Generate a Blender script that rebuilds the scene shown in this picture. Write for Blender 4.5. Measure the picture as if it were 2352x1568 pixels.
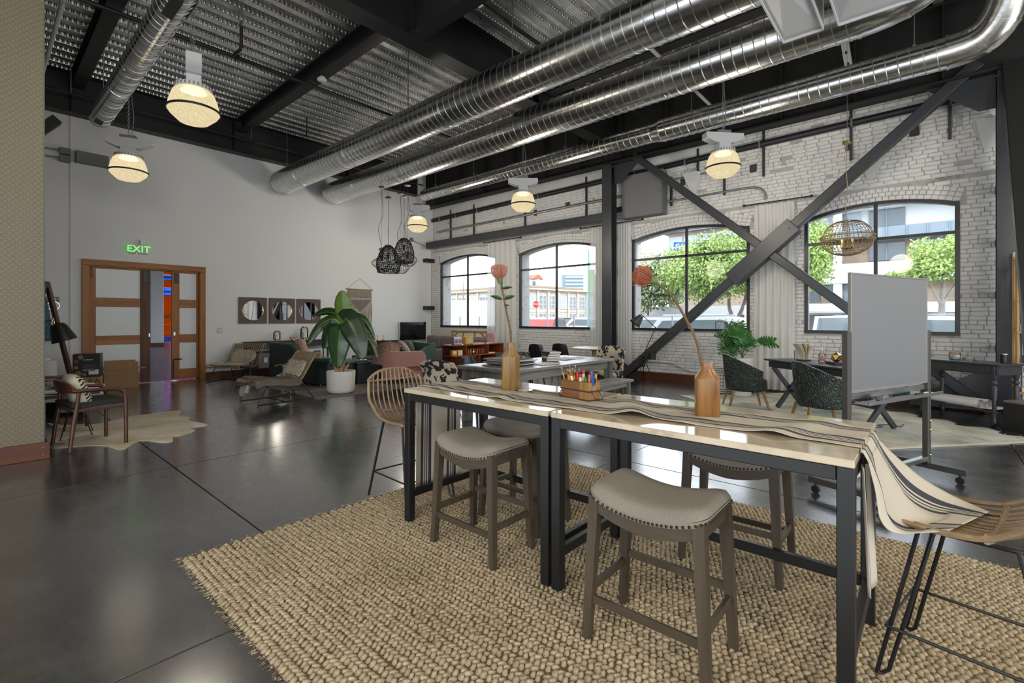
import bpy, bmesh, math, random
import numpy as np
from mathutils import Vector, Matrix, Euler
random.seed(7); RNG = np.random.default_rng(7)
PI = math.pi; R = math.radians
SC = bpy.context.scene
COL = SC.collection
for _o in list(bpy.data.objects): bpy.data.objects.remove(_o)

# ------------------------------------------------------------------ camera
cam_d = bpy.data.cameras.new('camera'); cam = bpy.data.objects.new('camera', cam_d); COL.objects.link(cam)
cam_d.sensor_width = 36.0; cam_d.sensor_fit = 'HORIZONTAL'
cam_d.lens = 36.0 * 1097.0 / 2352.0
cam_d.shift_y = -52.0 / 2352.0
cam_d.clip_start = 0.05; cam_d.clip_end = 600
cam.location = (0, 0, 1.4); cam.rotation_euler = (R(90), 0, -R(48.5245))
SC.camera = cam

# ------------------------------------------------------------------ view
vs = SC.view_settings
SC.display_settings.display_device = 'sRGB'
vs.view_transform = 'Standard'; vs.look = 'None'; vs.gamma = 1.0; vs.use_curve_mapping = False
vs.exposure = 0.80
try:
    SC.cycles.max_bounces = 7; SC.cycles.diffuse_bounces = 4; SC.cycles.glossy_bounces = 3
    SC.cycles.transmission_bounces = 6; SC.cycles.transparent_max_bounces = 8
    SC.cycles.sample_clamp_indirect = 6.0; SC.cycles.caustics_reflective = False; SC.cycles.caustics_refractive = False
except Exception: pass

# ------------------------------------------------------------------ world: bright overcast sky
W = bpy.data.worlds.new('sky'); SC.world = W; W.use_nodes = True
nt = W.node_tree; nt.nodes.clear()
_o = nt.nodes.new('ShaderNodeOutputWorld'); _b = nt.nodes.new('ShaderNodeBackground')
_t = nt.nodes.new('ShaderNodeTexCoord'); _m = nt.nodes.new('ShaderNodeMapping'); _m.inputs['Scale'].default_value = (2.2, 2.2, 6.0)
_n = nt.nodes.new('ShaderNodeTexNoise'); _n.inputs['Scale'].default_value = 1.6; _n.inputs['Detail'].default_value = 5
_r = nt.nodes.new('ShaderNodeValToRGB')
_r.color_ramp.elements[0].position = .35; _r.color_ramp.elements[0].color = (.60, .67, .77, 1)
_r.color_ramp.elements[1].position = .68; _r.color_ramp.elements[1].color = (.88, .91, .94, 1)
nt.links.new(_t.outputs['Generated'], _m.inputs[0]); nt.links.new(_m.outputs[0], _n.inputs['Vector'])
nt.links.new(_n.outputs['Fac'], _r.inputs[0]); nt.links.new(_r.outputs[0], _b.inputs['Color'])
_b.inputs['Strength'].default_value = 3.4
nt.links.new(_b.outputs[0], _o.inputs[0])

def portal(name, loc, sx, sy, rot):
    d = bpy.data.lights.new(name, 'AREA'); d.shape = 'RECTANGLE'; d.size = sx; d.size_y = sy
    d.energy = 1.0; d.cycles.is_portal = True
    o = bpy.data.objects.new(name, d); COL.objects.link(o); o.location = loc; o.rotation_euler = rot
    return o
# daylight enters here (sampling guides in the window openings; they add no light of their own)
for _y, _w in ((11.10, 2.6), (7.62, 2.6), (4.085, 2.6), (.765, 2.15)):
    portal('window_portal', (10.9, _y, 2.28), 2.3, _w, (0, R(90), 0))
portal('window_portal', (2.6, -6.35, 1.4), 11.6, 2.4, (R(90), 0, 0))
portal('window_portal', (-4.35, .3, 1.4), 2.4, 11.6, (0, R(-90), 0))

# ------------------------------------------------------------------ scene helpers
def tag(o, label=None, cat=None, group=None, kind=None):
    if label: o['label'] = label
    if cat: o['category'] = cat
    if group: o['group'] = group
    if kind: o['kind'] = kind
    return o
def thing(name, label, cat, loc=(0, 0, 0), rz=0.0, group=None, kind=None):
    o = bpy.data.objects.new(name, None); COL.objects.link(o); o.empty_display_size = .1
    o.location = loc; o.rotation_euler = (0, 0, rz)
    return tag(o, label, cat, group, kind)
def dup(root, loc, rz=None, label=None, rot=None, group=None):
    def cp(o, par):
        c = o.copy(); COL.objects.link(c)
        if par is not None: c.parent = par
        for ch in KIDS.get(o.name, []): cp(ch, c)
        if o.name in KIDS: KIDS[c.name] = list(c.children)
        return c
    r = cp(root, None); r.location = loc
    if rz is not None: r.rotation_euler = (0, 0, rz)
    if rot is not None: r.rotation_euler = rot
    if label: r['label'] = label
    if group: r['group'] = group
    return r
KIDS = {}
def rotz(a): return Matrix.Rotation(a, 3, 'Z')
def rotx(a): return Matrix.Rotation(a, 3, 'X')
def roty(a): return Matrix.Rotation(a, 3, 'Y')

class G:
    """collects faces for ONE mesh"""
    def __init__(s): s.v = []; s.f = []; s.uv = None
    def add(s, vs, fs):
        b = len(s.v); s.v.extend([tuple(p) for p in vs]); s.f.extend([tuple(i + b for i in f) for f in fs]); return s
    def box(s, c, d, bev=0.0, M=None):
        hx, hy, hz = d[0] / 2, d[1] / 2, d[2] / 2; c = Vector(c)
        if bev <= 0:
            P = [Vector((x * hx, y * hy, z * hz)) for z in (-1, 1) for y in (-1, 1) for x in (-1, 1)]
            F = [(0, 2, 3, 1), (4, 5, 7, 6), (0, 1, 5, 4), (2, 6, 7, 3), (0, 4, 6, 2), (1, 3, 7, 5)]
        else:
            b = min(bev, hx * .95, hy * .95, hz * .95); P = []; ix = {}
            for z in (-1, 1):
                for y in (-1, 1):
                    for x in (-1, 1):
                        for a in range(3):
                            q = [x * (hx - b), y * (hy - b), z * (hz - b)]; q[a] = (x * hx, y * hy, z * hz)[a]
                            ix[(x, y, z, a)] = len(P); P.append(Vector(q))
            F = []
            S = (-1, 1)
            for a in range(3):
                for sg in S:
                    q = []
                    for (m, n) in ((-1, -1), (1, -1), (1, 1), (-1, 1)):
                        k = [m, n]; k.insert(a, sg); q.append(ix[(*k, a)])
                    F.append(tuple(q))
            for a in range(3):
                b1, c1 = [(1, 2), (0, 2), (0, 1)][a]
                for m in S:
                    for n in S:
                        q = []
                        for (t, ax) in ((-1, b1), (1, b1), (1, c1), (-1, c1)):
                            k = [0, 0, 0]; k[a] = t; k[b1] = m; k[c1] = n; q.append(ix[(*k, ax)])
                        F.append(tuple(q))
            for x in S:
                for y in S:
                    for z in S: F.append(tuple(ix[(x, y, z, a)] for a in range(3)))
        if M is not None: P = [M @ p for p in P]
        return s.add([p + c for p in P], F)
    def beam(s, p0, p1, w, h, bev=0.0, up=(0, 0, 1)):
        p0 = Vector(p0); p1 = Vector(p1); d = p1 - p0; L = d.length; d.normalize(); up = Vector(up)
        if abs(d.dot(up)) > .999: up = Vector((1, 0, 0))
        x = d.cross(up).normalized(); z = x.cross(d).normalized()
        M = Matrix((x, d, z)).transposed()
        return s.box((p0 + p1) / 2, (w, L, h), bev, M)
    def cyl(s, p0, p1, r0, r1=None, n=12, cap=True):
        p0 = Vector(p0); p1 = Vector(p1); r1 = r0 if r1 is None else r1
        d = (p1 - p0).normalized(); a = Vector((0, 0, 1)) if abs(d.z) < .9 else Vector((1, 0, 0))
        x = d.cross(a).normalized(); y = d.cross(x)
        P = []; F = []
        for p, r in ((p0, r0), (p1, r1)):
            for i in range(n):
                t = 2 * PI * i / n; P.append(p + x * (r * math.cos(t)) + y * (r * math.sin(t)))
        for i in range(n): j = (i + 1) % n; F.append((i, j, n + j, n + i))
        if cap: F.append(tuple(range(n))[::-1]); F.append(tuple(range(n, 2 * n)))
        return s.add(P, F)
    def tube(s, pts, r, n=8, closed=False, cap=True):
        P = [Vector(p) for p in pts]; m = len(P); rr = r if hasattr(r, '__len__') else [r] * m
        def tan(i):
            if closed: return (P[(i + 1) % m] - P[i - 1]).normalized()
            if i == 0: return (P[1] - P[0]).normalized()
            if i == m - 1: return (P[-1] - P[-2]).normalized()
            return (P[i + 1] - P[i - 1]).normalized()
        t = tan(0); a = Vector((0, 0, 1)) if abs(t.z) < .9 else Vector((1, 0, 0)); x = t.cross(a).normalized()
        V = []; F = []
        for i in range(m):
            t = tan(i); x = (x - t * x.dot(t)).normalized(); y = t.cross(x)
            for k in range(n):
                an = 2 * PI * k / n; V.append(P[i] + (x * math.cos(an) + y * math.sin(an)) * rr[i])
        for i in range(m if closed else m - 1):
            a0 = i * n; b0 = ((i + 1) % m) * n
            for k in range(n): l = (k + 1) % n; F.append((a0 + k, a0 + l, b0 + l, b0 + k))
        if cap and not closed: F.append(tuple(range(n))[::-1]); F.append(tuple(range((m - 1) * n, m * n)))
        return s.add(V, F)
    def lathe(s, prof, n=24, c=(0, 0, 0), M=None, sq=None):
        V = []; F = []; c = Vector(c); m = len(prof)
        for (r, z) in prof:
            for k in range(n):
                t = 2 * PI * k / n; cx, sy = math.cos(t), math.sin(t)
                q = 1.0
                if sq: q = 1.0 / (abs(cx) ** sq + abs(sy) ** sq) ** (1.0 / sq)
                p = Vector((r * q * cx, r * q * sy, z))
                V.append((M @ p if M is not None else p) + c)
        for i in range(m - 1):
            for k in range(n): l = (k + 1) % n; F.append((i * n + k, i * n + l, (i + 1) * n + l, (i + 1) * n + k))
        if prof[0][0] > 1e-5: F.append(tuple(range(n))[::-1])
        if prof[-1][0] > 1e-5: F.append(tuple(range((m - 1) * n, m * n)))
        return s.add(V, F)
    def prism(s, poly, h0, h1, plane='xy'):
        def mp(p, h): return {'xy': (p[0], p[1], h), 'xz': (p[0], h, p[1]), 'yz': (h, p[0], p[1])}[plane]
        n = len(poly)
        V = [mp(p, h0) for p in poly] + [mp(p, h1) for p in poly]
        F = [tuple(range(n))[::-1], tuple(range(n, 2 * n))] + [(i, (i + 1) % n, n + (i + 1) % n, n + i) for i in range(n)]
        return s.add(V, F)
    def surf(s, fn, nu, nv, th=0.0, closeu=False, uv=False):
        P = [[Vector(fn(i / (nu if closeu else nu - 1), j / (nv - 1))) for j in range(nv)] for i in range(nu)]
        b = len(s.v); V = [p for row in P for p in row]; F = []
        N = nu if closeu else nu - 1
        for i in range(N):
            k = (i + 1) % nu
            for j in range(nv - 1): F.append((i * nv + j, k * nv + j, k * nv + j + 1, i * nv + j + 1))
        if th:
            o = len(V); 
            for i in range(nu):
                for j in range(nv):
                    du = P[(i + 1) % nu if closeu else min(i + 1, nu - 1)][j] - P[i - 1 if closeu else max(i - 1, 0)][j]
                    dv = P[i][min(j + 1, nv - 1)] - P[i][max(j - 1, 0)]
                    nn = du.cross(dv)
                    if nn.length < 1e-9: nn = Vector((0, 0, 1))
                    V.append(P[i][j] + nn.normalized() * th)
            F += [tuple(reversed([q + o for q in f])) for f in F[:]]
            def st(a, c): F.append((a, c, c + o, a + o))
            for i in range(N):
                k = (i + 1) % nu
                st(k * nv, i * nv); st(i * nv + nv - 1, k * nv + nv - 1)
            if not closeu:
                for j in range(nv - 1): st(j, j + 1); st((nu - 1) * nv + j + 1, (nu - 1) * nv + j)
        s.add(V, F)
        if uv:
            s.uv = s.uv or {}
            for rep in ((0, len(P) * nv) if th else (0,)):
                for i in range(nu):
                    for j in range(nv): s.uv[b + rep + i * nv + j] = (i / (nu - 1), j / (nv - 1))
        return s
    def ball(s, c, r, n=12, m=8):
        r = r if hasattr(r, '__len__') else (r, r, r)
        V = [(c[0], c[1], c[2] - r[2])]; F = []
        for i in range(1, m):
            a = PI * i / m - PI / 2
            for k in range(n):
                t = 2 * PI * k / n
                V.append((c[0] + r[0] * math.cos(a) * math.cos(t), c[1] + r[1] * math.cos(a) * math.sin(t), c[2] + r[2] * math.sin(a)))
        V.append((c[0], c[1], c[2] + r[2])); L = len(V) - 1
        for k in range(n): l = (k + 1) % n; F.append((0, 1 + l, 1 + k)); F.append((L, L - n + k, L - n + l))
        for i in range(m - 2):
            for k in range(n): l = (k + 1) % n; F.append((1 + i * n + k, 1 + i * n + l, 1 + (i + 1) * n + l, 1 + (i + 1) * n + k))
        return s.add(V, F)
    def mesh(s, name, mat, smooth=40, fix=True):
        me = bpy.data.meshes.new(name); me.from_pydata(s.v, [], s.f)
        if fix and len(s.f) < 30000:
            bm = bmesh.new(); bm.from_mesh(me); bmesh.ops.recalc_face_normals(bm, faces=bm.faces); bm.to_mesh(me); bm.free()
        if s.uv:
            l = me.uv_layers.new(name='UVMap')
            vi = np.empty(len(me.loops), dtype=np.int32); me.loops.foreach_get('vertex_index', vi)
            arr = np.array([s.uv.get(int(i), (0, 0)) for i in vi], dtype=np.float32); l.data.foreach_set('uv', arr.ravel())
        if mat is not None: me.materials.append(mat)
        if smooth:
            me.shade_smooth()
            if smooth < 180: me.set_sharp_from_angle(angle=R(smooth))
        me.update(); return me
    def obj(s, name, mat, parent=None, smooth=40, loc=None, rz=None, fix=True):
        return link(name, s.mesh(name, mat, smooth, fix), parent, loc, rz)
def link(name, me, parent=None, loc=None, rz=None, rot=None):
    o = bpy.data.objects.new(name, me); COL.objects.link(o)
    if parent is not None:
        o.parent = parent; KIDS.setdefault(parent.name, []).append(o)
    if loc is not None: o.location = loc
    if rz is not None: o.rotation_euler = (0, 0, rz)
    if rot is not None: o.rotation_euler = rot
    return o
def fastmesh(name, V, F, mat, smooth=0):
    """numpy arrays -> mesh (all faces the same size)"""
    V = np.asarray(V, dtype=np.float32).reshape(-1, 3); F = np.asarray(F, dtype=np.int32); k = F.shape[1]
    me = bpy.data.meshes.new(name); me.vertices.add(len(V)); me.vertices.foreach_set('co', V.ravel())
    me.loops.add(F.size); me.loops.foreach_set('vertex_index', F.ravel())
    me.polygons.add(len(F)); me.polygons.foreach_set('loop_start', np.arange(0, F.size, k, dtype=np.int32))
    me.polygons.foreach_set('loop_total', np.full(len(F), k, dtype=np.int32))
    me.update(calc_edges=True)
    if mat is not None: me.materials.append(mat)
    if smooth: me.shade_smooth()
    return me
def bez(p0, p1, p2, p3, n=12):
    p0, p1, p2, p3 = map(Vector, (p0, p1, p2, p3)); out = []
    for i in range(n + 1):
        t = i / n; u = 1 - t; out.append(p0 * u ** 3 + p1 * (3 * u * u * t) + p2 * (3 * u * t * t) + p3 * t ** 3)
    return out
def spline(pts, n=8):
    P = [Vector(p) for p in pts]; out = []
    for i in range(len(P) - 1):
        a = P[i - 1] if i else P[0] * 2 - P[1]; b = P[i]; c = P[i + 1]; d = P[i + 2] if i + 2 < len(P) else P[-1] * 2 - P[-2]
        for k in range(n):
            t = k / n
            out.append(.5 * ((2 * b) + (c - a) * t + (2 * a - 5 * b + 4 * c - d) * t * t + (3 * b - a - 3 * c + d) * t ** 3))
    out.append(P[-1]); return out
def lerp(a, b, t): return a + (b - a) * t
def text_mesh(name, body, size, mat, parent, loc, rot, depth=.001, align='CENTER'):
    cu = bpy.data.curves.new(name, 'FONT'); cu.body = body; cu.size = size; cu.extrude = depth; cu.align_x = align; cu.align_y = 'CENTER'
    t = bpy.data.objects.new(name, cu); me = bpy.data.meshes.new_from_object(t); bpy.data.objects.remove(t); me.materials.clear(); me.materials.append(mat)
    return link(name, me, parent, loc, rot=rot)
# ------------------------------------------------------------------ materials (all procedural)
def rgb(h):
    h = h.lstrip('#'); c = [int(h[i:i + 2], 16) / 255 for i in (0, 2, 4)]
    return tuple(x / 12.92 if x <= .04045 else ((x + .055) / 1.055) ** 2.4 for x in c)
class N:
    def __init__(s, name):
        s.m = bpy.data.materials.new(name); s.m.use_nodes = True; s.t = s.m.node_tree; s.p = s.t.nodes['Principled BSDF']
        s.o = s.t.nodes['Material Output']
    def n(s, typ, **kw):
        x = s.t.nodes.new(typ)
        for k, v in kw.items():
            if k in x.inputs.keys(): x.inputs[k].default_value = v
            else: setattr(x, k, v)
        return x
    def l(s, a, b): s.t.links.new(a, b)
    def coord(s, scale=(1, 1, 1), kind='Object', rot=(0, 0, 0)):
        c = s.n('ShaderNodeTexCoord'); m = s.n('ShaderNodeMapping'); m.inputs['Scale'].default_value = scale; m.inputs['Rotation'].default_value = rot
        s.l(c.outputs[kind], m.inputs[0]); return m.outputs[0]
    def noise(s, vec, scale=5, detail=3, rough=.5):
        x = s.n('ShaderNodeTexNoise'); x.inputs['Scale'].default_value = scale; x.inputs['Detail'].default_value = detail; x.inputs['Roughness'].default_value = rough
        s.l(vec, x.inputs['Vector']); return x.outputs['Fac']
    def ramp(s, fac, stops, interp='LINEAR'):
        r = s.n('ShaderNodeValToRGB'); e = r.color_ramp; e.interpolation = interp
        while len(e.elements) < len(stops): e.elements.new(.5)
        for el, (p, c) in zip(e.elements, stops):
            el.position = p; el.color = (*c, 1) if hasattr(c, '__len__') else (c, c, c, 1)
        s.l(fac, r.inputs[0]); return r.outputs[0]
    def bump(s, h, strength=.3, dist=.01):
        b = s.n('ShaderNodeBump'); b.inputs['Strength'].default_value = strength; b.inputs['Distance'].default_value = dist
        s.l(h, b.inputs['Height']); s.l(b.outputs[0], s.p.inputs['Normal']); return b
    def math(s, op, a, b=None, c=None):
        x = s.n('ShaderNodeMath', operation=op)
        for i, q in enumerate((a, b, c)):
            if q is None: continue
            if isinstance(q, (int, float)): x.inputs[i].default_value = q
            else: s.l(q, x.inputs[i])
        return x.outputs[0]
    def col(s, out): s.l(out, s.p.inputs['Base Color'])
    def rough(s, out): s.l(out, s.p.inputs['Roughness'])
def mat(name, c, rough=.5, metal=0.0, var=0.0, vscale=8, bump=0.0, bscale=60, stretch=(1, 1, 1), sheen=0, coat=0, emit=None, es=0, trans=0, alpha=1, spec=None, ior=None):
    x = N(name); p = x.p; c = rgb(c) if isinstance(c, str) else c
    p.inputs['Base Color'].default_value = (*c, 1); p.inputs['Roughness'].default_value = rough; p.inputs['Metallic'].default_value = metal
    if spec is not None: p.inputs['Specular IOR Level'].default_value = spec
    if ior: p.inputs['IOR'].default_value = ior
    if sheen: p.inputs['Sheen Weight'].default_value = sheen; p.inputs['Sheen Roughness'].default_value = .4; p.inputs['Sheen Tint'].default_value = (*[min(1, q * 3 + .1) for q in c], 1)
    if coat: p.inputs['Coat Weight'].default_value = coat; p.inputs['Coat Roughness'].default_value = .1
    if trans: p.inputs['Transmission Weight'].default_value = trans
    if alpha < 1: p.inputs['Alpha'].default_value = alpha
    if emit: p.inputs['Emission Color'].default_value = (*(rgb(emit) if isinstance(emit, str) else emit), 1); p.inputs['Emission Strength'].default_value = es
    if var or bump: v = x.coord(stretch)
    if var: x.col(x.ramp(x.noise(v, vscale, 4, .6), [(.3, [q * (1 - var) for q in c]), (.72, [min(1, q * (1 + var)) for q in c])]))
    if bump: x.bump(x.noise(v, bscale, 3), bump, .01)
    return x.m
def wood(name, c1, c2, axis='x', scale=14, rough=.5, coat=0, dark=None, bump=.12):
    x = N(name); st = {'x': (.07, 1, 1), 'y': (1, .07, 1), 'z': (1, 1, .07)}[axis]
    v = x.coord(st); a = rgb(c1); b = rgb(c2); d = rgb(dark) if dark else [q * .45 for q in a]
    nz = x.noise(v, scale, 6, .65)
    x.col(x.ramp(nz, [(.25, d), (.40, a), (.62, b), (.80, a)])); x.p.inputs['Roughness'].default_value = rough
    if coat: x.p.inputs['Coat Weight'].default_value = coat
    x.bump(x.noise(v, scale * 3, 4), bump, .004); return x.m

M = {}
# -- room surfaces
x = N('polished_concrete'); v = x.coord(kind='Object')
n1 = x.noise(v, 1.1, 7, .62); n2 = x.noise(x.coord((1, .35, 1)), 4.5, 6, .7); mx = x.math('ADD', x.math('MULTIPLY', n1, .55), x.math('MULTIPLY', n2, .45))
x.col(x.ramp(mx, [(.34, (.017, .0165, .016)), (.5, (.040, .039, .038)), (.60, (.068, .067, .065)), (.72, (.12, .118, .112))]))
x.rough(x.ramp(n2, [(.3, .20), (.7, .36)])); x.p.inputs['Coat Weight'].default_value = 1.0; x.p.inputs['Coat IOR'].default_value = 1.6; x.p.inputs['Coat Roughness'].default_value = .17; x.bump(x.noise(v, 9, 5), .05, .01); M['floor'] = x.m
x = N('white_wall_paint'); x.p.inputs['Base Color'].default_value = (.70, .715, .725, 1); x.p.inputs['Roughness'].default_value = .75
x.bump(x.noise(x.coord(), 120, 2), .08, .003); M['paint'] = x.m
def bricky(nm, lo, hi, ro=.7):
    x = N(nm); v = x.coord(kind='Object'); oi = x.n('ShaderNodeObjectInfo')
    nz = x.noise(v, 7, 5, .7); big = x.noise(v, 1.3, 3); f = x.math('ADD', x.math('MULTIPLY', nz, .6), x.math('MULTIPLY', big, .4))
    x.col(x.ramp(f, [(.28, lo), (.46, hi), (.8, [min(1, q * 1.08) for q in hi])])); x.p.inputs['Roughness'].default_value = ro
    x.bump(x.noise(v, 45, 5, .7), .5, .012); return x.m
M['brick'] = bricky('white_painted_brick', (.50, .50, .49), (.66, .66, .65))
M['mortar'] = bricky('white_painted_mortar', (.07, .07, .07), (.40, .40, .39), .85)
M['plaster'] = mat('white_plaster_band', (.56, .565, .56), .8, var=.06, vscale=2)
x = N('scallop_wallpaper'); sp = x.n('ShaderNodeSeparateXYZ'); c = x.n('ShaderNodeTexCoord'); wob = x.n('ShaderNodeTexNoise'); wob.inputs['Scale'].default_value = 5.0
x.l(c.outputs['Object'], wob.inputs['Vector']); vm = x.n('ShaderNodeVectorMath', operation='MULTIPLY_ADD'); vm.inputs[1].default_value = (.022, .022, .022)
x.l(wob.outputs['Color'], vm.inputs[0]); x.l(c.outputs['Object'], vm.inputs[2]); x.l(vm.outputs[0], sp.inputs[0])
wv, hv = .050, .027
row = x.math('FLOOR', x.math('DIVIDE', sp.outputs['Z'], hv)); par = x.math('MODULO', row, 2.0)
fu = x.math('SUBTRACT', x.math('FRACT', x.math('ADD', x.math('DIVIDE', sp.outputs['X'], wv), x.math('MULTIPLY', par, .5))), .5)
fv = x.math('FRACT', x.math('DIVIDE', sp.outputs['Z'], hv))
ds = x.math('SQRT', x.math('ADD', x.math('POWER', x.math('MULTIPLY', fu, wv), 2.0), x.math('POWER', x.math('MULTIPLY', fv, hv), 2.0)))
ring = x.math('ABSOLUTE', x.math('SUBTRACT', ds, .0195)); mk = x.math('LESS_THAN', ring, .0033)
mm = x.n('ShaderNodeMix', data_type='RGBA'); mm.inputs['A'].default_value = (.205, .172, .115, 1); mm.inputs['B'].default_value = (.138, .114, .072, 1)
x.l(mk, mm.inputs['Factor']); x.col(mm.outputs['Result']); x.p.inputs['Roughness'].default_value = .55; M['wallpaper'] = x.m
M['redwood'] = wood('stained_redwood_trim', '#522a12', '#643618', 'x', 10, .45)
M['redwood_y'] = wood('stained_redwood_trim_y', '#4c2811', '#5c3216', 'y', 10, .45)
M['fir'] = wood('reclaimed_fir', '#8a5527', '#a0672f', 'z', 9, .5)
M['fir_x'] = wood('reclaimed_fir_rail', '#8a5527', '#a86d33', 'x', 9, .5)
M['fir_dark'] = wood('weathered_fir', '#4a2d17', '#6a4220', 'z', 7, .6, dark='#1d120a')
M['steel'] = mat('black_painted_steel', (.016, .0165, .018), .48, var=.15, vscale=2, spec=.4)
M['steel_blue'] = mat('charcoal_painted_steel', (.030, .033, .039), .42, var=.12, vscale=2)
M['winframe'] = mat('black_window_frame', (.014, .014, .016), .4)
def galv(nm, c, ro, sc, st, me=1.0):
    x = N(nm); v = x.coord(st); p = x.p; p.inputs['Metallic'].default_value = me
    vo = x.n('ShaderNodeTexVoronoi'); vo.inputs['Scale'].default_value = sc; x.l(x.coord(), vo.inputs['Vector'])
    nz = x.noise(v, 3, 5, .6); f = x.math('ADD', x.math('MULTIPLY', vo.outputs['Color'], .35), x.math('MULTIPLY', nz, .65))
    x.col(x.ramp(f, [(.25, [q * .62 for q in c]), (.7, c)])); x.rough(x.ramp(nz, [(.3, ro * .8), (.7, ro * 1.25)])); x.bump(nz, .16, .02); return x.m
M['duct'] = galv('galvanized_duct', (.70, .70, .68), .21, 26, (1, .25, 1), 1.0)
M['deck'] = galv('galvanized_deck', (.68, .68, .66), .31, 10, (.15, 1, 1), .85)
M['galv'] = mat('galvanized_conduit', (.36, .37, .38), .4, .85)
M['white_metal'] = mat('white_enamel', (.50, .51, .52), .45)
M['grey_box'] = mat('grey_enamel', (.155, .157, .16), .5)
def thin_glass(nm, c, k):
    x = N(nm); tp = x.n('ShaderNodeBsdfTransparent'); tp.inputs['Color'].default_value = (*c, 1); gl = x.n('ShaderNodeBsdfGlossy'); gl.inputs['Roughness'].default_value = .02; lw = x.n('ShaderNodeFresnel'); lw.inputs['IOR'].default_value = k
    mx = x.n('ShaderNodeMixShader'); x.l(lw.outputs[0], mx.inputs[0]); x.l(tp.outputs[0], mx.inputs[1]); x.l(gl.outputs[0], mx.inputs[2]); x.l(mx.outputs[0], x.o.inputs['Surface']); return x.m
M['glass'] = thin_glass('window_glass', (.95, .965, .97), 1.25)
M['clear_glass'] = thin_glass('clear_glass', (.95, .97, .97), 1.45)
M['frost'] = mat('frosted_glass', (.66, .71, .74), .35, var=.03, vscale=3)
M['mirror'] = mat('mirror_glass', (.85, .87, .87), .02, 1.0)
# -- soft goods, timber, metal
M['black'] = mat('matte_black', (.013, .013, .014), .5)
M['black_metal'] = mat('black_powder_coat', (.0065, .0065, .007), .42, spec=.5)
M['black_gloss'] = mat('black_shell', (.010, .011, .012), .28, spec=.5)
M['screen'] = mat('dark_screen', (.006, .006, .008), .12)
M['marble'] = None
x = N('cream_marble'); v = x.coord((1, 1, 1)); nz = x.noise(v, 3.2, 8, .7)
x.col(x.ramp(nz, [(.34, (.36, .28, .18)), (.45, (.54, .45, .31)), (.6, (.62, .53, .38)), (.75, (.60, .51, .36))])); x.p.inputs['Roughness'].default_value = .08; M['marble'] = x.m
M['linen'] = mat('taupe_linen', (.255, .222, .178), .9, var=.16, vscale=190, bump=.25, bscale=500, sheen=.2)
M['stool_wood'] = wood('grey_brown_oak', '#3e3427', '#4f4334', 'z', 16, .5)
M['stool_wood_y'] = wood('grey_brown_oak_y', '#3e3427', '#4f4334', 'y', 16, .5)
M['nail'] = mat('bronze_nailhead', (.045, .036, .028), .35, .8)
M['rattan'] = mat('rattan_cane', (.27, .185, .10), .45, var=.3, vscale=24)
M['rattan_grey'] = mat('weathered_rattan', (.27, .19, .115), .55, var=.3, vscale=24)
x = N('braided_jute'); v = x.coord(); nz = x.noise(v, 40, 4, .7); big = x.noise(v, 2.2, 3)
x.col(x.ramp(x.math('ADD', x.math('MULTIPLY', nz, .65), x.math('MULTIPLY', big, .35)), [(.3, (.27, .20, .115)), (.5, (.50, .40, .255)), (.7, (.65, .54, .375))])); x.p.inputs['Roughness'].default_value = .95
x.bump(x.noise(x.coord((1, 1, 1)), 260, 4, .7), .6, .006); M['jute'] = x.m
M['jute_base'] = mat('jute_backing', (.17, .115, .06), .95)
x = N('striped_runner_cloth'); uvn = x.n('ShaderNodeTexCoord'); sp = x.n('ShaderNodeSeparateXYZ'); x.l(uvn.outputs['UV'], sp.inputs[0])
cr, dk = (.56, .50, .40), (.045, .047, .055)
st = [(0, cr), (.108, dk), (.160, cr), (.185, dk), (.203, cr), (.225, dk), (.243, cr), (.262, dk), (.322, cr), (.695, dk), (.750, cr), (.774, dk), (.792, cr), (.812, dk), (.830, cr), (.846, dk), (.898, cr)]
x.col(x.ramp(sp.outputs['X'], st, 'CONSTANT')); x.p.inputs['Roughness'].default_value = .9; x.bump(x.noise(x.coord(), 420, 2), .3, .003); M['runner'] = x.m
M['vase1'] = wood('mango_wood_light', '#7d6034', '#93733f', 'z', 26, .35, dark='#3a2711')
M['vase2'] = wood('mango_wood_warm', '#82592f', '#946a3b', 'z', 26, .3, dark='#4e3015')
M['box_wood'] = wood('acacia_block', '#6e4423', '#8d5c30', 'y', 30, .5)
M['box_wood2'] = wood('acacia_block_pale', '#86602f', '#a07a45', 'z', 30, .5)
M['iron'] = mat('rusted_iron', (.055, .036, .024), .6, .3)
M['walnut'] = wood('walnut', '#3c2114', '#56301c', 'x', 18, .35)
M['walnut_z'] = wood('walnut_z', '#3c2114', '#56301c', 'z', 18, .35)
M['teak'] = wood('teak', '#7d3a1b', '#93481f', 'x', 14, .4)
M['teak_in'] = wood('teak_dark', '#3d1c10', '#4c2415', 'x', 14, .5)
M['greywood'] = wood('weathered_grey_plank', '#77766f', '#97968f', 'x', 11, .32, dark='#3f3f3c')
M['greywood_z'] = wood('weathered_grey_leg', '#5e5d58', '#76756f', 'z', 11, .6, dark='#3f3f3c')
M['charwood'] = mat('charcoal_painted_wood', (.032, .034, .041), .42, var=.12, vscale=6)
M['slate'] = mat('slate_table', (.040, .046, .058), .45, var=.2, vscale=8)
M['oakleg'] = wood('pale_oak', '#8a6a3c', '#a58350', 'z', 14, .5)
M['birch'] = wood('birch_shelf', '#9c7a49', '#b08e5b', 'z', 10, .5)
M['rope'] = mat('black_rope', (.022, .022, .021), .85, bump=.5, bscale=120, stretch=(1, 6, 1))
M['velvet_dark'] = mat('dark_green_velvet', (.010, .024, .018), .7, sheen=.35, var=.25, vscale=3)
M['velvet'] = mat('green_velvet', (.024, .062, .047), .65, sheen=.6, var=.2, vscale=3)
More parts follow.
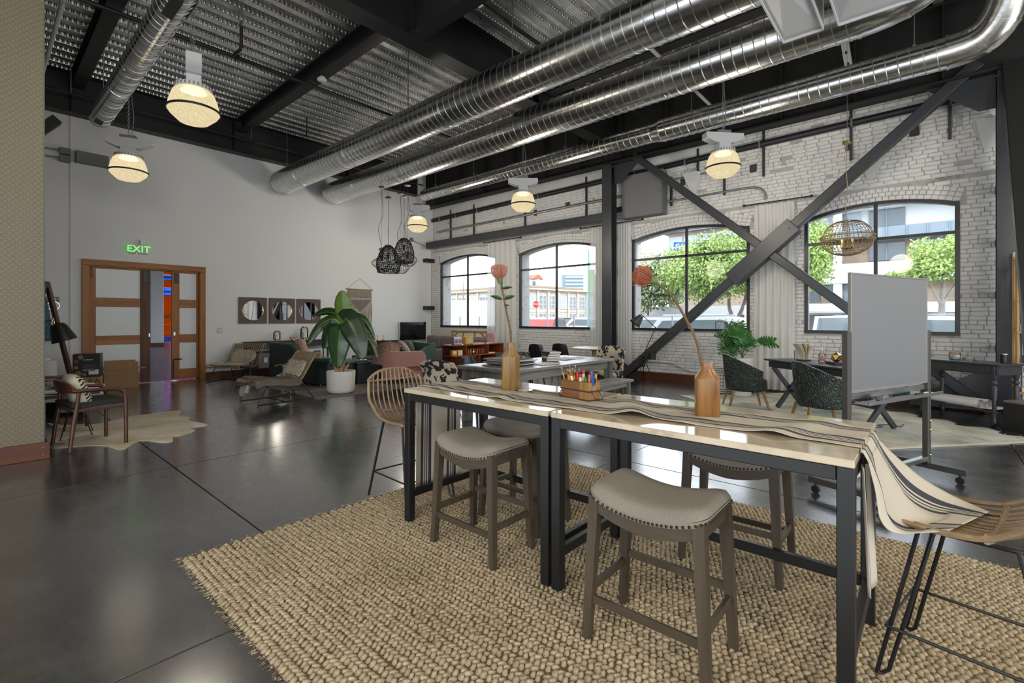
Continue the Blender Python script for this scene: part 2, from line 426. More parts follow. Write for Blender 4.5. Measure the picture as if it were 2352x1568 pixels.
M['pink'] = mat('dusty_pink_velvet', (.36, .17, .145), .75, sheen=.4, var=.08, vscale=4)
M['mauve'] = mat('mauve_upholstery', (.20, .155, .145), .85, sheen=.2, var=.1, vscale=6)
M['sage'] = mat('sage_linen', (.14, .15, .115), .9, var=.15, vscale=20, bump=.3, bscale=200)
M['fur_white'] = mat('ivory_sheepskin', (.62, .55, .45), 1.0, var=.25, vscale=14, bump=1.0, bscale=90)
M['fur_pink'] = mat('blush_fur', (.55, .36, .28), 1.0, var=.25, vscale=18, bump=1.0, bscale=90)
M['throw'] = mat('taupe_quilt', (.125, .105, .085), .95, var=.2, vscale=14, bump=.5, bscale=30)
M['knit'] = mat('boucle_knit', (.42, .38, .34), .95, var=.5, vscale=60, bump=.8, bscale=120)
def cow(nm, cream, scale, thr):
    x = N(nm); nz = x.noise(x.coord((1, 1, 1)), scale, 4, .55)
    x.col(x.ramp(nz, [(0, (.012, .011, .012)), (thr, (.012, .011, .012)), (thr + .02, cream), (1, cream)])); x.p.inputs['Roughness'].default_value = .85; return x.m
M['cow'] = cow('cow_print_fabric', (.46, .39, .30), 11, .47)
x = N('cream_cowhide'); nz = x.noise(x.coord((1, 1, 1)), 1.9, 8, .6)
x.col(x.ramp(nz, [(.3, (.44, .34, .21)), (.47, (.60, .52, .39)), (.62, (.68, .63, .53))])); x.p.inputs['Roughness'].default_value = .9; x.bump(x.noise(x.coord(), 180, 4), .5, .005); M['hide'] = x.m
x = N('embossed_green_leather'); vo = x.n('ShaderNodeTexVoronoi'); vo.inputs['Scale'].default_value = 13; x.l(x.coord((1, 1, .75)), vo.inputs['Vector'])
wv2 = x.math('SINE', x.math('MULTIPLY', vo.outputs['Distance'], 24.0)); x.col(x.ramp(x.noise(x.coord(), 4, 3), [(.3, (.016, .025, .019)), (.7, (.034, .048, .038))]))
x.p.inputs['Roughness'].default_value = .38; x.bump(wv2, .5, .010); M['emboss'] = x.m
x = N('woven_lounge_rug'); b = x.n('ShaderNodeTexWave'); b.inputs['Scale'].default_value = 9; b.inputs['Distortion'].default_value = 3; x.l(x.coord((1, 2.2, 1)), b.inputs['Vector'])
x.col(x.ramp(b.outputs['Fac'], [(.3, (.075, .066, .060)), (.7, (.34, .30, .27))])); x.p.inputs['Roughness'].default_value = .95; x.bump(b.outputs['Fac'], .5, .01); M['rug_lounge'] = x.m
x = N('cream_green_rug'); nz = x.noise(x.coord((.55, 6, 1)), 4, 6, .7); big = x.noise(x.coord((1, .8, 1)), 2.2, 2); f = x.math('ADD', x.math('MULTIPLY', nz, .5), x.math('MULTIPLY', big, .5))
x.col(x.ramp(f, [(.40, (.34, .36, .27)), (.5, (.55, .54, .47)), (.6, (.68, .66, .60))])); x.p.inputs['Roughness'].default_value = .95; M['rug_desk'] = x.m
M['curtain'] = None
x = N('sheer_white_curtain'); tr = x.n('ShaderNodeBsdfTranslucent'); tr.inputs['Color'].default_value = (.90, .90, .88, 1); df = x.n('ShaderNodeBsdfDiffuse'); df.inputs['Color'].default_value = (.90, .90, .88, 1)
tp = x.n('ShaderNodeBsdfTransparent'); a1 = x.n('ShaderNodeMixShader'); a1.inputs[0].default_value = .42; a2 = x.n('ShaderNodeMixShader'); a2.inputs[0].default_value = .18
x.l(df.outputs[0], a1.inputs[1]); x.l(tr.outputs[0], a1.inputs[2]); x.l(a1.outputs[0], a2.inputs[1]); x.l(tp.outputs[0], a2.inputs[2]); x.l(a2.outputs[0], x.o.inputs['Surface']); M['curtain'] = x.m
M['brass'] = mat('brass', (.55, .38, .14), .25, 1.0)
M['copper'] = mat('copper_wire', (.62, .28, .17), .3, 1.0)
M['chrome'] = mat('aluminium', (.55, .56, .57), .28, 1.0)
M['whiteboard'] = mat('shaded_whiteboard_face', (.21, .215, .225), .28)  # white board greyed: the shade on its face is put into the base colour
M['wb_frame'] = mat('whiteboard_frame', (.30, .29, .27), .4, .5)
M['wb_post'] = mat('olive_grey_post', (.075, .073, .066), .42, .2)
M['white'] = mat('white_ceramic', (.72, .72, .70), .4)
M['stone'] = mat('white_stone_pot', (.66, .65, .61), .75, var=.05, vscale=14)
M['paper'] = mat('white_paper', (.68, .68, .68), .8, var=.05, vscale=3)
M['kraft'] = mat('corrugated_cardboard', (.30, .18, .095), .85, var=.08, vscale=5)
M['board'] = mat('grey_board', (.20, .185, .165), .8, var=.3, vscale=5)
M['dkbook'] = mat('dark_book_cover', (.045, .032, .030), .5)
M['candle'] = mat('ivory_candle', (.70, .65, .52), .6)
M['denim'] = mat('blue_denim', (.075, .12, .19), .9, var=.25, vscale=12)
M['teal'] = mat('teal_cloth', (.10, .30, .26), .85, var=.1)
M['leaf'] = mat('glossy_leaf', (.030, .085, .022), .28, var=.3, vscale=5, spec=.6)
M['leaf_light'] = mat('young_leaf', (.12, .20, .025), .35, var=.2, vscale=5)
M['leaf_dark'] = mat('deep_green_leaf', (.018, .048, .018), .3, var=.3, vscale=5, spec=.6)
M['monstera'] = mat('monstera_leaf', (.028, .12, .022), .22, var=.35, vscale=6, spec=.6)
M['midrib'] = mat('pale_midrib', (.26, .34, .07), .5)
M['stem'] = mat('brown_stem', (.13, .085, .035), .7, var=.2, vscale=30)
M['stem_green'] = mat('green_stalk', (.10, .16, .045), .6)
M['bark'] = mat('dry_bark', (.42, .26, .13), .8, var=.3, vscale=14)
M['soil'] = mat('potting_bark', (.16, .10, .06), .95, var=.4, vscale=40)
M['protea'] = mat('coral_protea', (.50, .21, .14), .7, var=.2, vscale=30)
M['protea2'] = mat('orange_protea', (.38, .11, .055), .7, var=.2, vscale=30)
M['lamp_glass'] = None
x = N('lit_prismatic_glass'); em = x.n('ShaderNodeEmission'); gl = x.n('ShaderNodeBsdfGlass'); gl.inputs['Roughness'].default_value = .2; gl.inputs['Color'].default_value = (1, .93, .72, 1); gl.inputs['IOR'].default_value = 1.15
nz = x.noise(x.coord((1, 1, .04)), 90, 2); rr = x.ramp(nz, [(.35, (.74, .61, .35)), (.7, (.98, .84, .54))]); x.l(rr, em.inputs['Color']); em.inputs['Strength'].default_value = .60
ad = x.n('ShaderNodeMixShader'); ad.inputs[0].default_value = .80; x.l(gl.outputs[0], ad.inputs[1]); x.l(em.outputs[0], ad.inputs[2]); x.l(ad.outputs[0], x.o.inputs['Surface']); M['lamp_glass'] = x.m
M['lamp_core'] = mat('lit_lamp', (1, .95, .8), .5, emit=(1, .90, .66), es=2.2)
M['exit_green'] = mat('lit_exit_green', (.1, .8, .1), .5, emit=(.12, .95, .10), es=1.0)
M['red_led'] = mat('red_led', (.8, .05, .03), .4, emit=(1, .08, .04), es=2.0)
for nm, h in dict(red='#b5201c', yellow='#d69a1e', blue='#1d52a8', green='#1f7a3a', purple='#6b4a9c', orange='#e0701c', ivory='#d8cdb6', pinkish='#b98a86', tealp='#2f8f7c').items():
    M[nm] = mat(nm + '_plastic', h, .45)
# ================================================================== STRUCTURE
XW, YW = 10.40, 12.90            # window wall face, white wall face
DECK = 6.25
# -- floor of saw-cut concrete slabs
g = G(); g.box((3.4, 3.4, -.12), (15.2, 19.4, .10)); floor = tag(g.obj('floor', M['black'], smooth=0), 'dark polished concrete floor with saw-cut joints', kind='structure')
xs = [-4.2, 1.265, 4.27, 7.27, 10.95]; ys = [-6.2, -3.65, -.65, 2.37, 5.39, 8.41, 11.43, 13.1]
for i in range(4):
    for j in range(7):
        a, b, c, d = xs[i], xs[i + 1], ys[j], ys[j + 1]
        # object coordinates stay in room space so that the concrete runs on from slab to slab
        g = G(); g.box(((a + b) / 2, (c + d) / 2, -.035), (b - a - .007, d - c - .007, .07), .004); g.obj('floor_slab', M['floor'], floor, 30)

# -- windows (centre y, half width)
WINS = [(11.10, 1.29), (7.62, 1.295), (4.088, 1.293), (.765, 1.067)]
SILL, SPR, RISE = 1.135, 3.262, .172
def arch(yc, a, extra=0.0, n=14):
    Rr = (a * a + RISE * RISE) / (2 * RISE); zc = SPR + RISE - Rr; t = math.asin(a / Rr)
    return [(yc + (Rr + extra) * math.sin(-t + 2 * t * k / n), zc + (Rr + extra) * math.cos(-t + 2 * t * k / n)) for k in range(n + 1)]
# -- window wall: painted mortar core with openings
g = G(); XB = 10.413; XO = 10.86; ZT = 3.70
g.prism([(-6.2, 0), (13.1, 0), (13.1, SILL), (-6.2, SILL)], XB, XO, 'yz')
edges = [13.1] + [q for w in WINS for q in (w[0] + w[1], w[0] - w[1])] + [-6.2]
for k in range(0, len(edges), 2):
    g.prism([(edges[k + 1], SILL), (edges[k], SILL), (edges[k], ZT), (edges[k + 1], ZT)], XB, XO, 'yz')
for yc, a in WINS:
    A = arch(yc, a); g.prism(A + [(yc + a, ZT), (yc - a, ZT)], XB, XO, 'yz')
g.prism([(-6.2, ZT), (13.1, ZT), (13.1, 6.6), (-6.2, 6.6)], 10.513, XO, 'yz')
wall_r = tag(g.obj('wall_right', M['mortar'], smooth=0), 'white painted brick wall with arched windows', kind='structure')
# bricks
class BrickBox:
    def __init__(s): s.items = []
BR = []          # (x_face, yc, zc, len, hgt, angle)
def courses(z0, z1, face, lo, hi, upper):
    ch = .0705; z = z0 + ch / 2; r = 0
    while z < z1 - ch * .4:
        iv = [(lo, hi)]
        if not upper:
            for yc, a in WINS:
                ex = None
                if SILL - .02 < z < SPR + .02: ex = a + .004
                if z >= SPR - .03:
                    Rr = (a * a + RISE * RISE) / (2 * RISE); zc = SPR + RISE - Rr; ro = Rr + .225; q = ro * ro - (z - zc) ** 2
                    if q > 0: ex = max(ex or 0, min(math.sqrt(q), a + .075))
                if ex:
                    n2 = []
                    for (p, q2) in iv:
                        if yc - ex > p: n2.append((p, min(q2, yc - ex)))
                        if yc + ex < q2: n2.append((max(p, yc + ex), q2))
                    iv = [t for t in n2 if t[1] - t[0] > .03]
        hdr = (r % 6 == 4)
        for (p, q) in iv:
            y = p - random.uniform(0, .2) if r % 2 else p - .1 * random.random()
            while y < q:
                L = (.10 if hdr else .205) + random.uniform(-.012, .012)
                a0, a1 = max(y, p), min(y + L, q)
                if a1 - a0 > .035 and not (upper and random.random() < .018):
                    BR.append((face + random.uniform(-.004, .004), (a0 + a1) / 2, z + random.uniform(-.002, .002), a1 - a0 - random.uniform(.006, .011), ch - random.uniform(.005, .010), 0.0))
                y += L
        z += ch; r += 1
courses(.175, ZT - .03, XW, -1.6, 12.88, False)
courses(ZT + .02, 5.22, 10.50, -1.6, 12.88, True)
for yc, a in WINS[:4]:
    for ring in range(3):
        Rr = (a * a + RISE * RISE) / (2 * RISE); zc = SPR + RISE - Rr; t = math.asin(a / Rr); rr = Rr + .038 + ring * .074; n = int(2 * t * rr / .088)
        for k in range(n):
            an = -t + 2 * t * (k + .5) / n; BR.append((XW + random.uniform(-.006, .003), yc + rr * math.sin(an), zc + rr * math.cos(an), 2 * t * rr / n - .008, .066, -an))
_fx, _fy = math.sin(R(48.5245)), math.cos(R(48.5245))
def _d(b): return b[0] * _fx + b[1] * _fy
def _seen(b): return -0.62 < b[1] and not (b[2] < .75 and b[1] < 1.9)
BR.sort(key=lambda b: (0 if (_seen(b) and b[3] > .15) else 1, _d(b)))
_bm = {}
def brick_mesh(L, H, v):
    k = (round(L / .012), v)
    if k not in _bm:
        q = G(); q.box((0, 0, 0), (.05, k[0] * .012, .0625), .0055 + .0025 * v); P = []
        rs = random.Random(k[0] * 7 + v)
        q.v = [(p[0] + rs.uniform(-.002, .002), p[1] + rs.uniform(-.0025, .0025), p[2] + rs.uniform(-.0022, .0022)) for p in q.v]
        _bm[k] = q.mesh('brick', M['brick'], 0)
    return _bm[k]
for i, b in enumerate(BR[:300]):
    link('brick', brick_mesh(b[3], b[4], i % 3), wall_r, (b[0] + .025, b[1], b[2]), rot=(b[5], R(random.uniform(-.6, .6)), R(random.uniform(-.7, .7))))
g = G()
for i, b in enumerate(BR[300:]):
    Mx = rotx(b[5]) @ rotz(R(random.uniform(-.7, .7))); g.box((b[0] + .025, b[1], b[2]), (.05, b[3], b[4]), .007, Mx)
o = g.obj('brickwork', M['brick'], wall_r, 0, fix=False); o['kind'] = 'stuff'
# ledge cap at the step in the wall, plaster band above the bricks
g = G(); g.prism([(XB, ZT), (10.515, ZT), (10.515, ZT + .035), (XB - .01, ZT + .012)], -6.0, 12.89, 'xz'); g.obj('ledge', M['brick'], wall_r, 0)
g = G(); g.box((10.488, 8.2, 5.10), (.03, 9.3, .5), .004); g.obj('plaster_band', M['plaster'], wall_r, 0)
# pieces of broken mortar / cavities with old joist pockets
for k, (py, pz) in enumerate([(9.6, 4.3), (8.4, 4.38), (7.3, 4.42), (6.5, 4.4), (4.2, 4.45), (2.75, 4.45), (2.2, 4.47), (1.15, 4.52), (.25, 4.55), (-.3, 4.58)]):
    g = G(); g.box((10.497, py, pz), (.03, .07 + .03 * (k % 3), .16), .004); g.obj('joist_pocket', M['mortar'] if k % 3 == 0 else mat('dark_pocket_%d' % k, (.05, .048, .045), .9), wall_r, 0)

def make_window(idx, yc, a):
    r = tag(bpy.data.objects.new('window_%d' % idx, None), 'arched black steel window with four panes', kind='structure'); COL.objects.link(r)
    fx0, fx1 = 10.395, 10.470; fw = .055
    A = arch(yc, a); Ai = arch(yc, a - fw, -fw + .006)
    g = G()
    for (P, Q) in ((A, Ai),):
        n = len(P)
        for k in range(n - 1): g.prism([P[k], P[k + 1], Q[k + 1], Q[k]], fx0, fx1, 'yz')
    g.obj('arched_head', M['winframe'], r, 30)
    for s in (-1, 1):
        g = G(); g.box(((fx0 + fx1) / 2, yc + s * (a - fw / 2), (SILL + SPR) / 2 + .01), (fx1 - fx0, fw, SPR - SILL + .02), .004); g.obj('jamb', M['winframe'], r, 0)
    g = G(); g.box(((fx0 + fx1) / 2, yc, SILL + fw / 2), (fx1 - fx0 + .03, 2 * a, fw), .004); g.obj('bottom_rail', M['winframe'], r, 0)
    g = G(); g.box(((fx0 + fx1) / 2 + .01, yc, (SILL + SPR + RISE) / 2), (.05, .055, SPR + RISE - SILL - .03), .004); g.obj('mullion', M['winframe'], r, 0)
    g = G(); g.box(((fx0 + fx1) / 2 + .01, yc, 2.79), (.05, 2 * a - .08, .05), .004); g.obj('transom', M['winframe'], r, 0)
    xg = 10.447
    for s in (-1, 1):
        y0, y1 = sorted((yc + s * .02, yc + s * (a - .03)))
        g = G(); g.box((xg, (y0 + y1) / 2, (SILL + .04 + 2.77) / 2), (.006, y1 - y0, 2.77 - SILL - .04)); g.obj('pane', M['glass'], r, 0)
        top = [p for p in arch(yc, a - .03, -.03, 24) if min(y0, y1) - 1e-4 <= p[0] <= max(y0, y1) + 1e-4]
        g = G(); g.prism([(top[0][0], 2.81)] + top + [(top[-1][0], 2.81)], xg - .003, xg + .003, 'yz'); g.obj('pane', M['glass'], r, 0)
    g = G(); g.box((10.63, yc, SILL - .02), (.34, 2 * a, .04), .004); g.obj('window_sill', M['brick'], r, 0)
for i, (yc, a) in enumerate(WINS): make_window(i + 1, yc, a)

# -- white end wall with the door opening, and the low jog beside it
DX0, DX1, DZ = 1.585, 3.535, 2.50
g = G()
g.box(((1.298 + DX0) / 2, 13.0, 3.25), (DX0 - 1.298, .2, 6.5)); g.box(((DX1 + 10.9) / 2, 13.0, 3.25), (10.9 - DX1, .2, 6.5)); g.box(((DX0 + DX1) / 2, 13.0, (DZ + 6.5) / 2), (DX1 - DX0, .2, 6.5 - DZ))
g.box((-1.45, 13.02, 3.25), (5.5, .2, 6.5))
tag(g.obj('wall_back', M['paint'], smooth=0), 'tall smooth white painted end wall', kind='structure')
# -- wallpapered partition
g = G(); g.box((-1.862, 6.76, 3.2), (4.68, .16, 6.4)); w = tag(g.obj('wall_left', M['wallpaper'], smooth=0), 'tan partition wall with scalloped wallpaper', kind='structure')
g = G(); g.box((.4805, 6.76, 3.2), (.008, .166, 6.4), .002); g.obj('corner_trim', M['sage'], w, 0)
g = G(); g.box((-1.845, 6.668, .085), (4.73, .024, .17), .004); g.box((.497, 6.745, .085), (.024, .18, .17), .004)
b = g.obj('baseboard_left', M['redwood'], smooth=0); tag(b, 'stained redwood baseboard of the wallpapered partition', kind='structure')
for zz in (.05, .12): 
    q = G(); q.ball((.470, 6.654, zz), .0035, 6, 4); q.obj('nail', M['chrome'], b)
# baseboards of white wall and window wall
g = G(); g.box(((3.66 + 10.4) / 2, 12.888, .07), (6.74, .024, .14), .004); tag(g.obj('baseboard_back', M['redwood'], smooth=0), 'redwood baseboard along the white wall', kind='structure')
g = G(); g.box((-1.3, 12.905, .07), (5.3, .024, .14), .004); tag(g.obj('baseboard_back', M['redwood'], smooth=0), 'redwood baseboard behind the partition', kind='structure')
g = G(); g.box((10.388, 3.3, .08), (.026, 19.0, .17), .004); tag(g.obj('baseboard_right', M['redwood_y'], smooth=0), 'redwood baseboard below the brick wall', kind='structure')
# -- glazed walls behind the camera (the daylight side of the hall)
g = G()
g.box((3.3, -6.1, .12), (14.6, .2, .24)); g.box((3.3, -6.1, 4.55), (14.6, .2, 3.9)); g.box((-3.65, -6.1, 2.6), (.8, .2, 4.9)); g.box((9.6, -6.1, 2.6), (2.4, .2, 4.9))
wf = tag(g.obj('wall_front', M['paint'], smooth=0), 'white wall with storefront glazing', kind='structure')
for k in range(6): q = G(); q.box((-3.2 + k * 2.32, -6.1, 2.6), (.06, .1, 4.9)); q.obj('glazing_post', M['winframe'], wf, 0)
g = G()
g.box((-4.1, .3, .12), (.2, 12.6, .24)); g.box((-4.1, .3, 4.55), (.2, 12.6, 3.9)); g.box((-4.1, -5.8, 2.6), (.2, .6, 4.9)); g.box((-4.1, 9.65, 3.2), (.2, 6.9, 6.5))
wg = tag(g.obj('wall_west', M['paint'], smooth=0), 'white side wall with tall glazing', kind='structure')
for k in range(6): q = G(); q.box((-4.1, -5.5 + k * 2.32, 2.6), (.1, .06, 4.9)); q.obj('glazing_post', M['winframe'], wg, 0)

# -- roof deck: ribbed galvanized sheets, ribs along x
ceil = tag(bpy.data.objects.new('ceiling', None), 'ribbed galvanized steel roof deck', kind='structure'); COL.objects.link(ceil)
PER = .305; X0, X1 = -4.2, 10.9
prof = []
def rib(y): return [(y, DECK), (y + .115, DECK), (y + .135, DECK + .072), (y + .175, DECK + .076), (y + .20, DECK + .064), (y + .225, DECK + .076), (y + .285, DECK + .072)]
npan = 21; y0 = -6.2
for k in range(npan):
    V = []; pts = []
    for j in range(3): pts += rib(y0 + k * PER * 3 + j * PER)
    pts.append((y0 + (k + 1) * PER * 3 - .002, DECK))
    n = len(pts); V = [(X0, p[0], p[1]) for p in pts] + [(X1, p[0], p[1]) for p in pts]; q = G(); q.add(V, [(i, i + 1, n + i + 1, n + i) for i in range(n - 1)])
    q.obj('deck_panel', M['deck'], ceil, 0, fix=False)
V = []; F = []
cube = np.array([(x, y, z) for z in (-.5, .5) for y in (-.5, .5) for x in (-.5, .5)]); cf = np.array([(0, 2, 3, 1), (4, 5, 7, 6), (0, 1, 5, 4), (2, 6, 7, 3), (0, 4, 6, 2), (1, 3, 7, 5)])
xx = np.arange(.6, 9.9, .066); k = 0
rows = [y0 + PER * r for r in range(63) if y0 + PER * r > 1.5]
for yy in rows:
    for s, off in ((1, .124), (-1, .296)):
        c = np.stack([xx, np.full_like(xx, yy + off), np.full_like(xx, DECK + .034)], 1)
        P = cube[None] * np.array([.040, .014, .056]) + c[:, None]
        V.append(P.reshape(-1, 3)); F.append((np.arange(len(xx))[:, None, None] * 8 + cf[None]).reshape(-1, 4) + k); k += len(xx) * 8
me = fastmesh('rib_embossing', np.concatenate(V), np.concatenate(F), M['deck']); o = link('rib_embossing', me, ceil); o['kind'] = 'stuff'
q = G(); q.box((3.35, 3.35, 6.50), (15.3, 19.5, .06)); q.obj('roof_slab', M['black'], ceil, 0)

# -- the long room seen through the doors
g = G(); g.box((5.2, 24.575, -.058), (11.2, 23.05, .11)); tag(g.obj('floor_hall', wood('dark_plank_floor', '#3a2b26', '#4a3931', 'y', 6, .3), smooth=0), 'dark plank floor of the room behind', kind='structure')
g = G(); g.box((-.4, 24.6, 2.6), (.2, 23, 5.4)); g.box((5.2, 24.6, 5.4), (11.2, 23, .2)); g.box((5.2, 36.1, 5.1), (11.4, .2, .6)); g.box((1.9, 36.1, 2.6), (4.6, .2, 5.2)); g.box((10.75, 24.6, .45), (.2, 23, .9)); g.box((10.75, 24.6, 4.9), (.2, 23, .8))
for k in range(6): g.box((10.75, 14 + 4.4 * k, 2.6), (.2, 1.2, 5.2))
tag(g.obj('wall_hall', M['paint'], smooth=0), 'white walls of the room behind the doors', kind='structure')
g = G(); g.box((6.25, 30.0, 2.6), (.55, .75, 5.2), .01); pl = tag(g.obj('pillar', M['paint'], smooth=0), 'white pillar in the room behind the doors', 'pillar')
g = G(); g.box((6.25, 30.0, .09), (.60, .80, .18), .01); g.obj('baseboard', M['redwood'], pl, 0)
x = N('orange_roller_shade'); tr = x.n('ShaderNodeBsdfTranslucent'); tr.inputs['Color'].default_value = (.26, .085, .014, 1); x.l(tr.outputs[0], x.o.inputs['Surface']); shade_m = x.m
blue_glass = thin_glass('blue_film_glass', (.03, .16, .5), 1.2)
for k in range(3):
    xa = 4.35 + k * 2.15
    wn = tag(bpy.data.objects.new('window_%d' % (6 + k), None), 'far window with orange shades', kind='structure'); COL.objects.link(wn)
    for (za, zb) in ((.25, 2.9), (3.35, 3.85), (4.15, 4.7)):
        q = G(); q.box((xa + 1.0, 36.02, (za + zb) / 2), (1.95, .01, zb - za)); q.obj('shade', shade_m, wn, 0)
    for xq in (xa - .02, xa + 2.07): q = G(); q.box((xq, 36.0, 2.5), (.09, .12, 5)); q.obj('frame', M['winframe'], wn, 0)
    for zq in (.05, 1.55, 3.1, 4.0): q = G(); q.box((xa + 1.02, 36.0, zq), (2.1, .12, .10)); q.obj('glazing_bar', M['winframe'], wn, 0)
    for (za, zb) in ((0, .25), (2.9, 3.35), (3.85, 4.15), (4.7, 5.0)): q = G(); q.box((xa + 1.02, 36.08, (za + zb) / 2), (2.05, .012, zb - za)); q.obj('pane', blue_glass, wn, 0)
g = G()
for zq in (.55, 1.05): g.tube([(5.6, 35.0, zq), (9.8, 35.0, zq)], .02, 6)
for k in range(4): g.tube([(5.7 + k * 1.35, 35.0, 0), (5.7 + k * 1.35, 35.0, 1.1)], .02, 6)
tag(g.obj('guard_rail', M['chrome']), 'thin metal guard rail in the room behind', 'railing')

# -- sliding doors of reclaimed fir with frosted panes
dr = tag(bpy.data.objects.new('door_1', None), 'pair of sliding fir doors with frosted panes', kind='structure'); COL.objects.link(dr)
g = G(); g.box((2.56, 12.872, 2.555), (2.18, .06, .12), .006); g.obj('head_casing', M['fir_x'], dr, 0)
for xa in (1.525, 3.592): g = G(); g.box((xa, 12.878, 1.247), (.115, .05, 2.495), .005); g.obj('side_casing', M['fir'], dr, 0)
for xa in (1.583, 3.537): g = G(); g.box((xa, 13.0, 1.247), (.03, .22, 2.495), .003); g.obj('jamb', M['fir'], dr, 0)
g = G(); g.box((2.56, 13.0, 2.49), (1.95, .22, .03)); g.obj('head_jamb', M['fir_x'], dr, 0)
def door_leaf(x0, x1, sl, sr, ydoor, label, dark_r=False):
    L = bpy.data.objects.new('door_leaf', None); COL.objects.link(L); L.parent = dr; L['label'] = label; KIDS.setdefault(dr.name, []).append(L)
    zt, zb = 2.475, .02; th = .05
    g = G(); g.box((x0 + sl / 2, ydoor, (zt + zb) / 2), (sl, th, zt - zb), .004); g.obj('stile', M['fir'], L, 0)
    g = G(); g.box((x1 - sr / 2, ydoor, (zt + zb) / 2), (sr, th, zt - zb), .004); g.obj('stile', M['fir_dark'] if dark_r else M['fir'], L, 0)
    xa, xb = x0 + sl, x1 - sr
    for (za, zc) in ((2.445, zt), (1.651, 1.842), (.857, 1.048), (zb, .254)):
        g = G(); g.box(((xa + xb) / 2, ydoor, (za + zc) / 2), (xb - xa, th - .008, zc - za), .004); g.obj('rail', M['fir_x'], L, 0)
    for (za, zc) in ((1.842, 2.445), (1.048, 1.651), (.254, .857)):
        g = G(); g.box(((xa + xb) / 2, ydoor + .004, (za + zc) / 2), (xb - xa, .012, zc - za)); g.obj('frosted_pane', M['frost'], L, 0)
    return L
la = door_leaf(1.60, 2.60, .095, .17, 12.965, 'left sliding leaf with a dark weathered stile', True)
lb = door_leaf(3.0, 3.52, .15, .035, 12.965, 'right sliding leaf with a flush pull')
g = G(); g.box((2.585, 12.935, 1.04), (.03, .02, .09), .006); g.obj('latch', M['chrome'], la)
g = G(); g.box((3.05, 12.937, 1.06), (.05, .015, .09), .01); g.obj('pull', M['chrome'], lb)
for zz in (.08, .2, .33, .45): g = G(); g.box((3.03, 12.933, zz), (.035, .02, .05), .004); g.obj('floor_bolt', M['black_metal'], lb, 0)
g = G(); g.tube([(3.03, 12.93, .1), (3.03, 12.93, .46)], .008, 6); g.obj('bolt_rod', M['black_metal'], lb)
g = G(); g.tube([(3.03, 12.925, .48), (3.08, 12.90, .48), (3.16, 12.90, .475), (3.20, 12.91, .48), (3.16, 12.92, .49), (3.06, 12.925, .49)], .008, 6); g.obj('padlock_hasp', M['black_metal'], lb)
for (xa, za) in ((1.625, 2.35), (2.52, 2.32), (3.09, 2.33)): g = G(); g.box((xa, 12.935, za), (.03 if xa < 2 else .09, .012, .24), .003); g.obj('strap_hanger', M['black_metal'], la if xa < 2.8 else lb, 0)
# ================================================================== STEEL, DUCTS, LAMPS, PIPES
def ibeam(g, p0, p1, w, h, tf=.022, tw=.014):
    p0 = Vector(p0); p1 = Vector(p1); u = Vector((0, 0, 1))
    g.beam(p0 - u * (tf / 2), p1 - u * (tf / 2), w, tf); g.beam(p0 - u * (h - tf / 2), p1 - u * (h - tf / 2), w, tf); g.beam(p0 - u * (h / 2), p1 - u * (h / 2), tw, h - 2 * tf); return g
def girder(name, p0, p1, w, h, label, stiff=(), cat='beam', m='steel'):
    g = G(); ibeam(g, p0, p1, w, h); o = tag(g.obj(name, M[m], smooth=0), label, cat)
    d = (Vector(p1) - Vector(p0)).normalized(); L = (Vector(p1) - Vector(p0)).length
    for t in stiff:
        q = G(); c = Vector(p0) + d * t - Vector((0, 0, h / 2)); M3 = Matrix((d.cross(Vector((0, 0, 1))), d, Vector((0, 0, 1)))).transposed()
        q.box(c, (w * .9, .014, h - .05), 0, M3); q.obj('stiffener', M[m], o, 0)
    return o
wg_ = girder('roof_girder', (-4.0, 12.765, 6.24), (9.75, 12.765, 6.24), .26, .80, 'deep black girder along the top of the white wall', (2.2, 5.3, 8.2, 11.2))
girder('roof_girder', (-4.0, 5.81, 6.24), (9.75, 5.81, 6.24), .31, .75, 'deep black girder crossing above the middle of the hall', (5.3, 8.25, 11.2))
girder('roof_beam', (4.35, 12.62, 6.245), (4.35, 5.97, 6.245), .22, .31, 'black roof beam running to the white wall, right of the big lamp')
girder('roof_beam', (1.38, 12.62, 6.245), (1.38, 5.97, 6.245), .20, .31, 'black roof beam beside the left duct')
girder('roof_beam', (.62, 12.62, 6.245), (.62, 7.0, 6.245), .14, .25, 'short dark beam at the edge of the tan partition')
girder('roof_beam', (7.4, 12.62, 6.245), (7.4, 5.97, 6.245), .20, .31, 'black roof beam above the paired ducts')
girder('roof_beam', (4.295, 5.65, 6.245), (4.295, -6, 6.245), .24, .74, 'deep black beam running toward the viewer from the girder')
girder('roof_beam', (7.4, 5.65, 6.245), (7.4, -6, 6.245), .20, .5, 'black roof beam running toward the viewer behind the ducts')
g = G(); g.box((9.96, 3.3, 5.64), (.03, 18.6, 1.2)); g.box((9.96, 3.3, 5.03), (.26, 18.6, .03)); g.box((9.96, 3.3, 6.22), (.26, 18.6, .03))
eg = tag(g.obj('eave_girder', M['steel'], smooth=0), 'deep black eave girder above the brick wall', 'beam')
for k in range(16):
    q = G(); q.box((9.88, 12.0 - k * 1.1, 5.63), (.13, .014, 1.14)); q.obj('stiffener', M['steel'], eg, 0)
def column(y, label):
    g = G(); g.box((9.86, y, 2.5), (.022, .25, 5.0)); g.box((10.09, y, 2.5), (.022, .25, 5.0)); g.box((9.975, y, 2.5), (.21, .016, 5.0))
    o = tag(g.obj('steel_column', M['steel_blue'], smooth=0), label, 'column')
    q = G(); q.box((9.975, y, .012), (.4, .4, .024)); q.obj('base_plate', M['steel_blue'], o, 0)
    for zz in (.95, 1.76, 2.55, 3.35):
        q = G(); q.box((10.24, y + .06, zz), (.28, .11, .11), .004); q.obj('wall_tie', M['black'], o, 0)
    return o
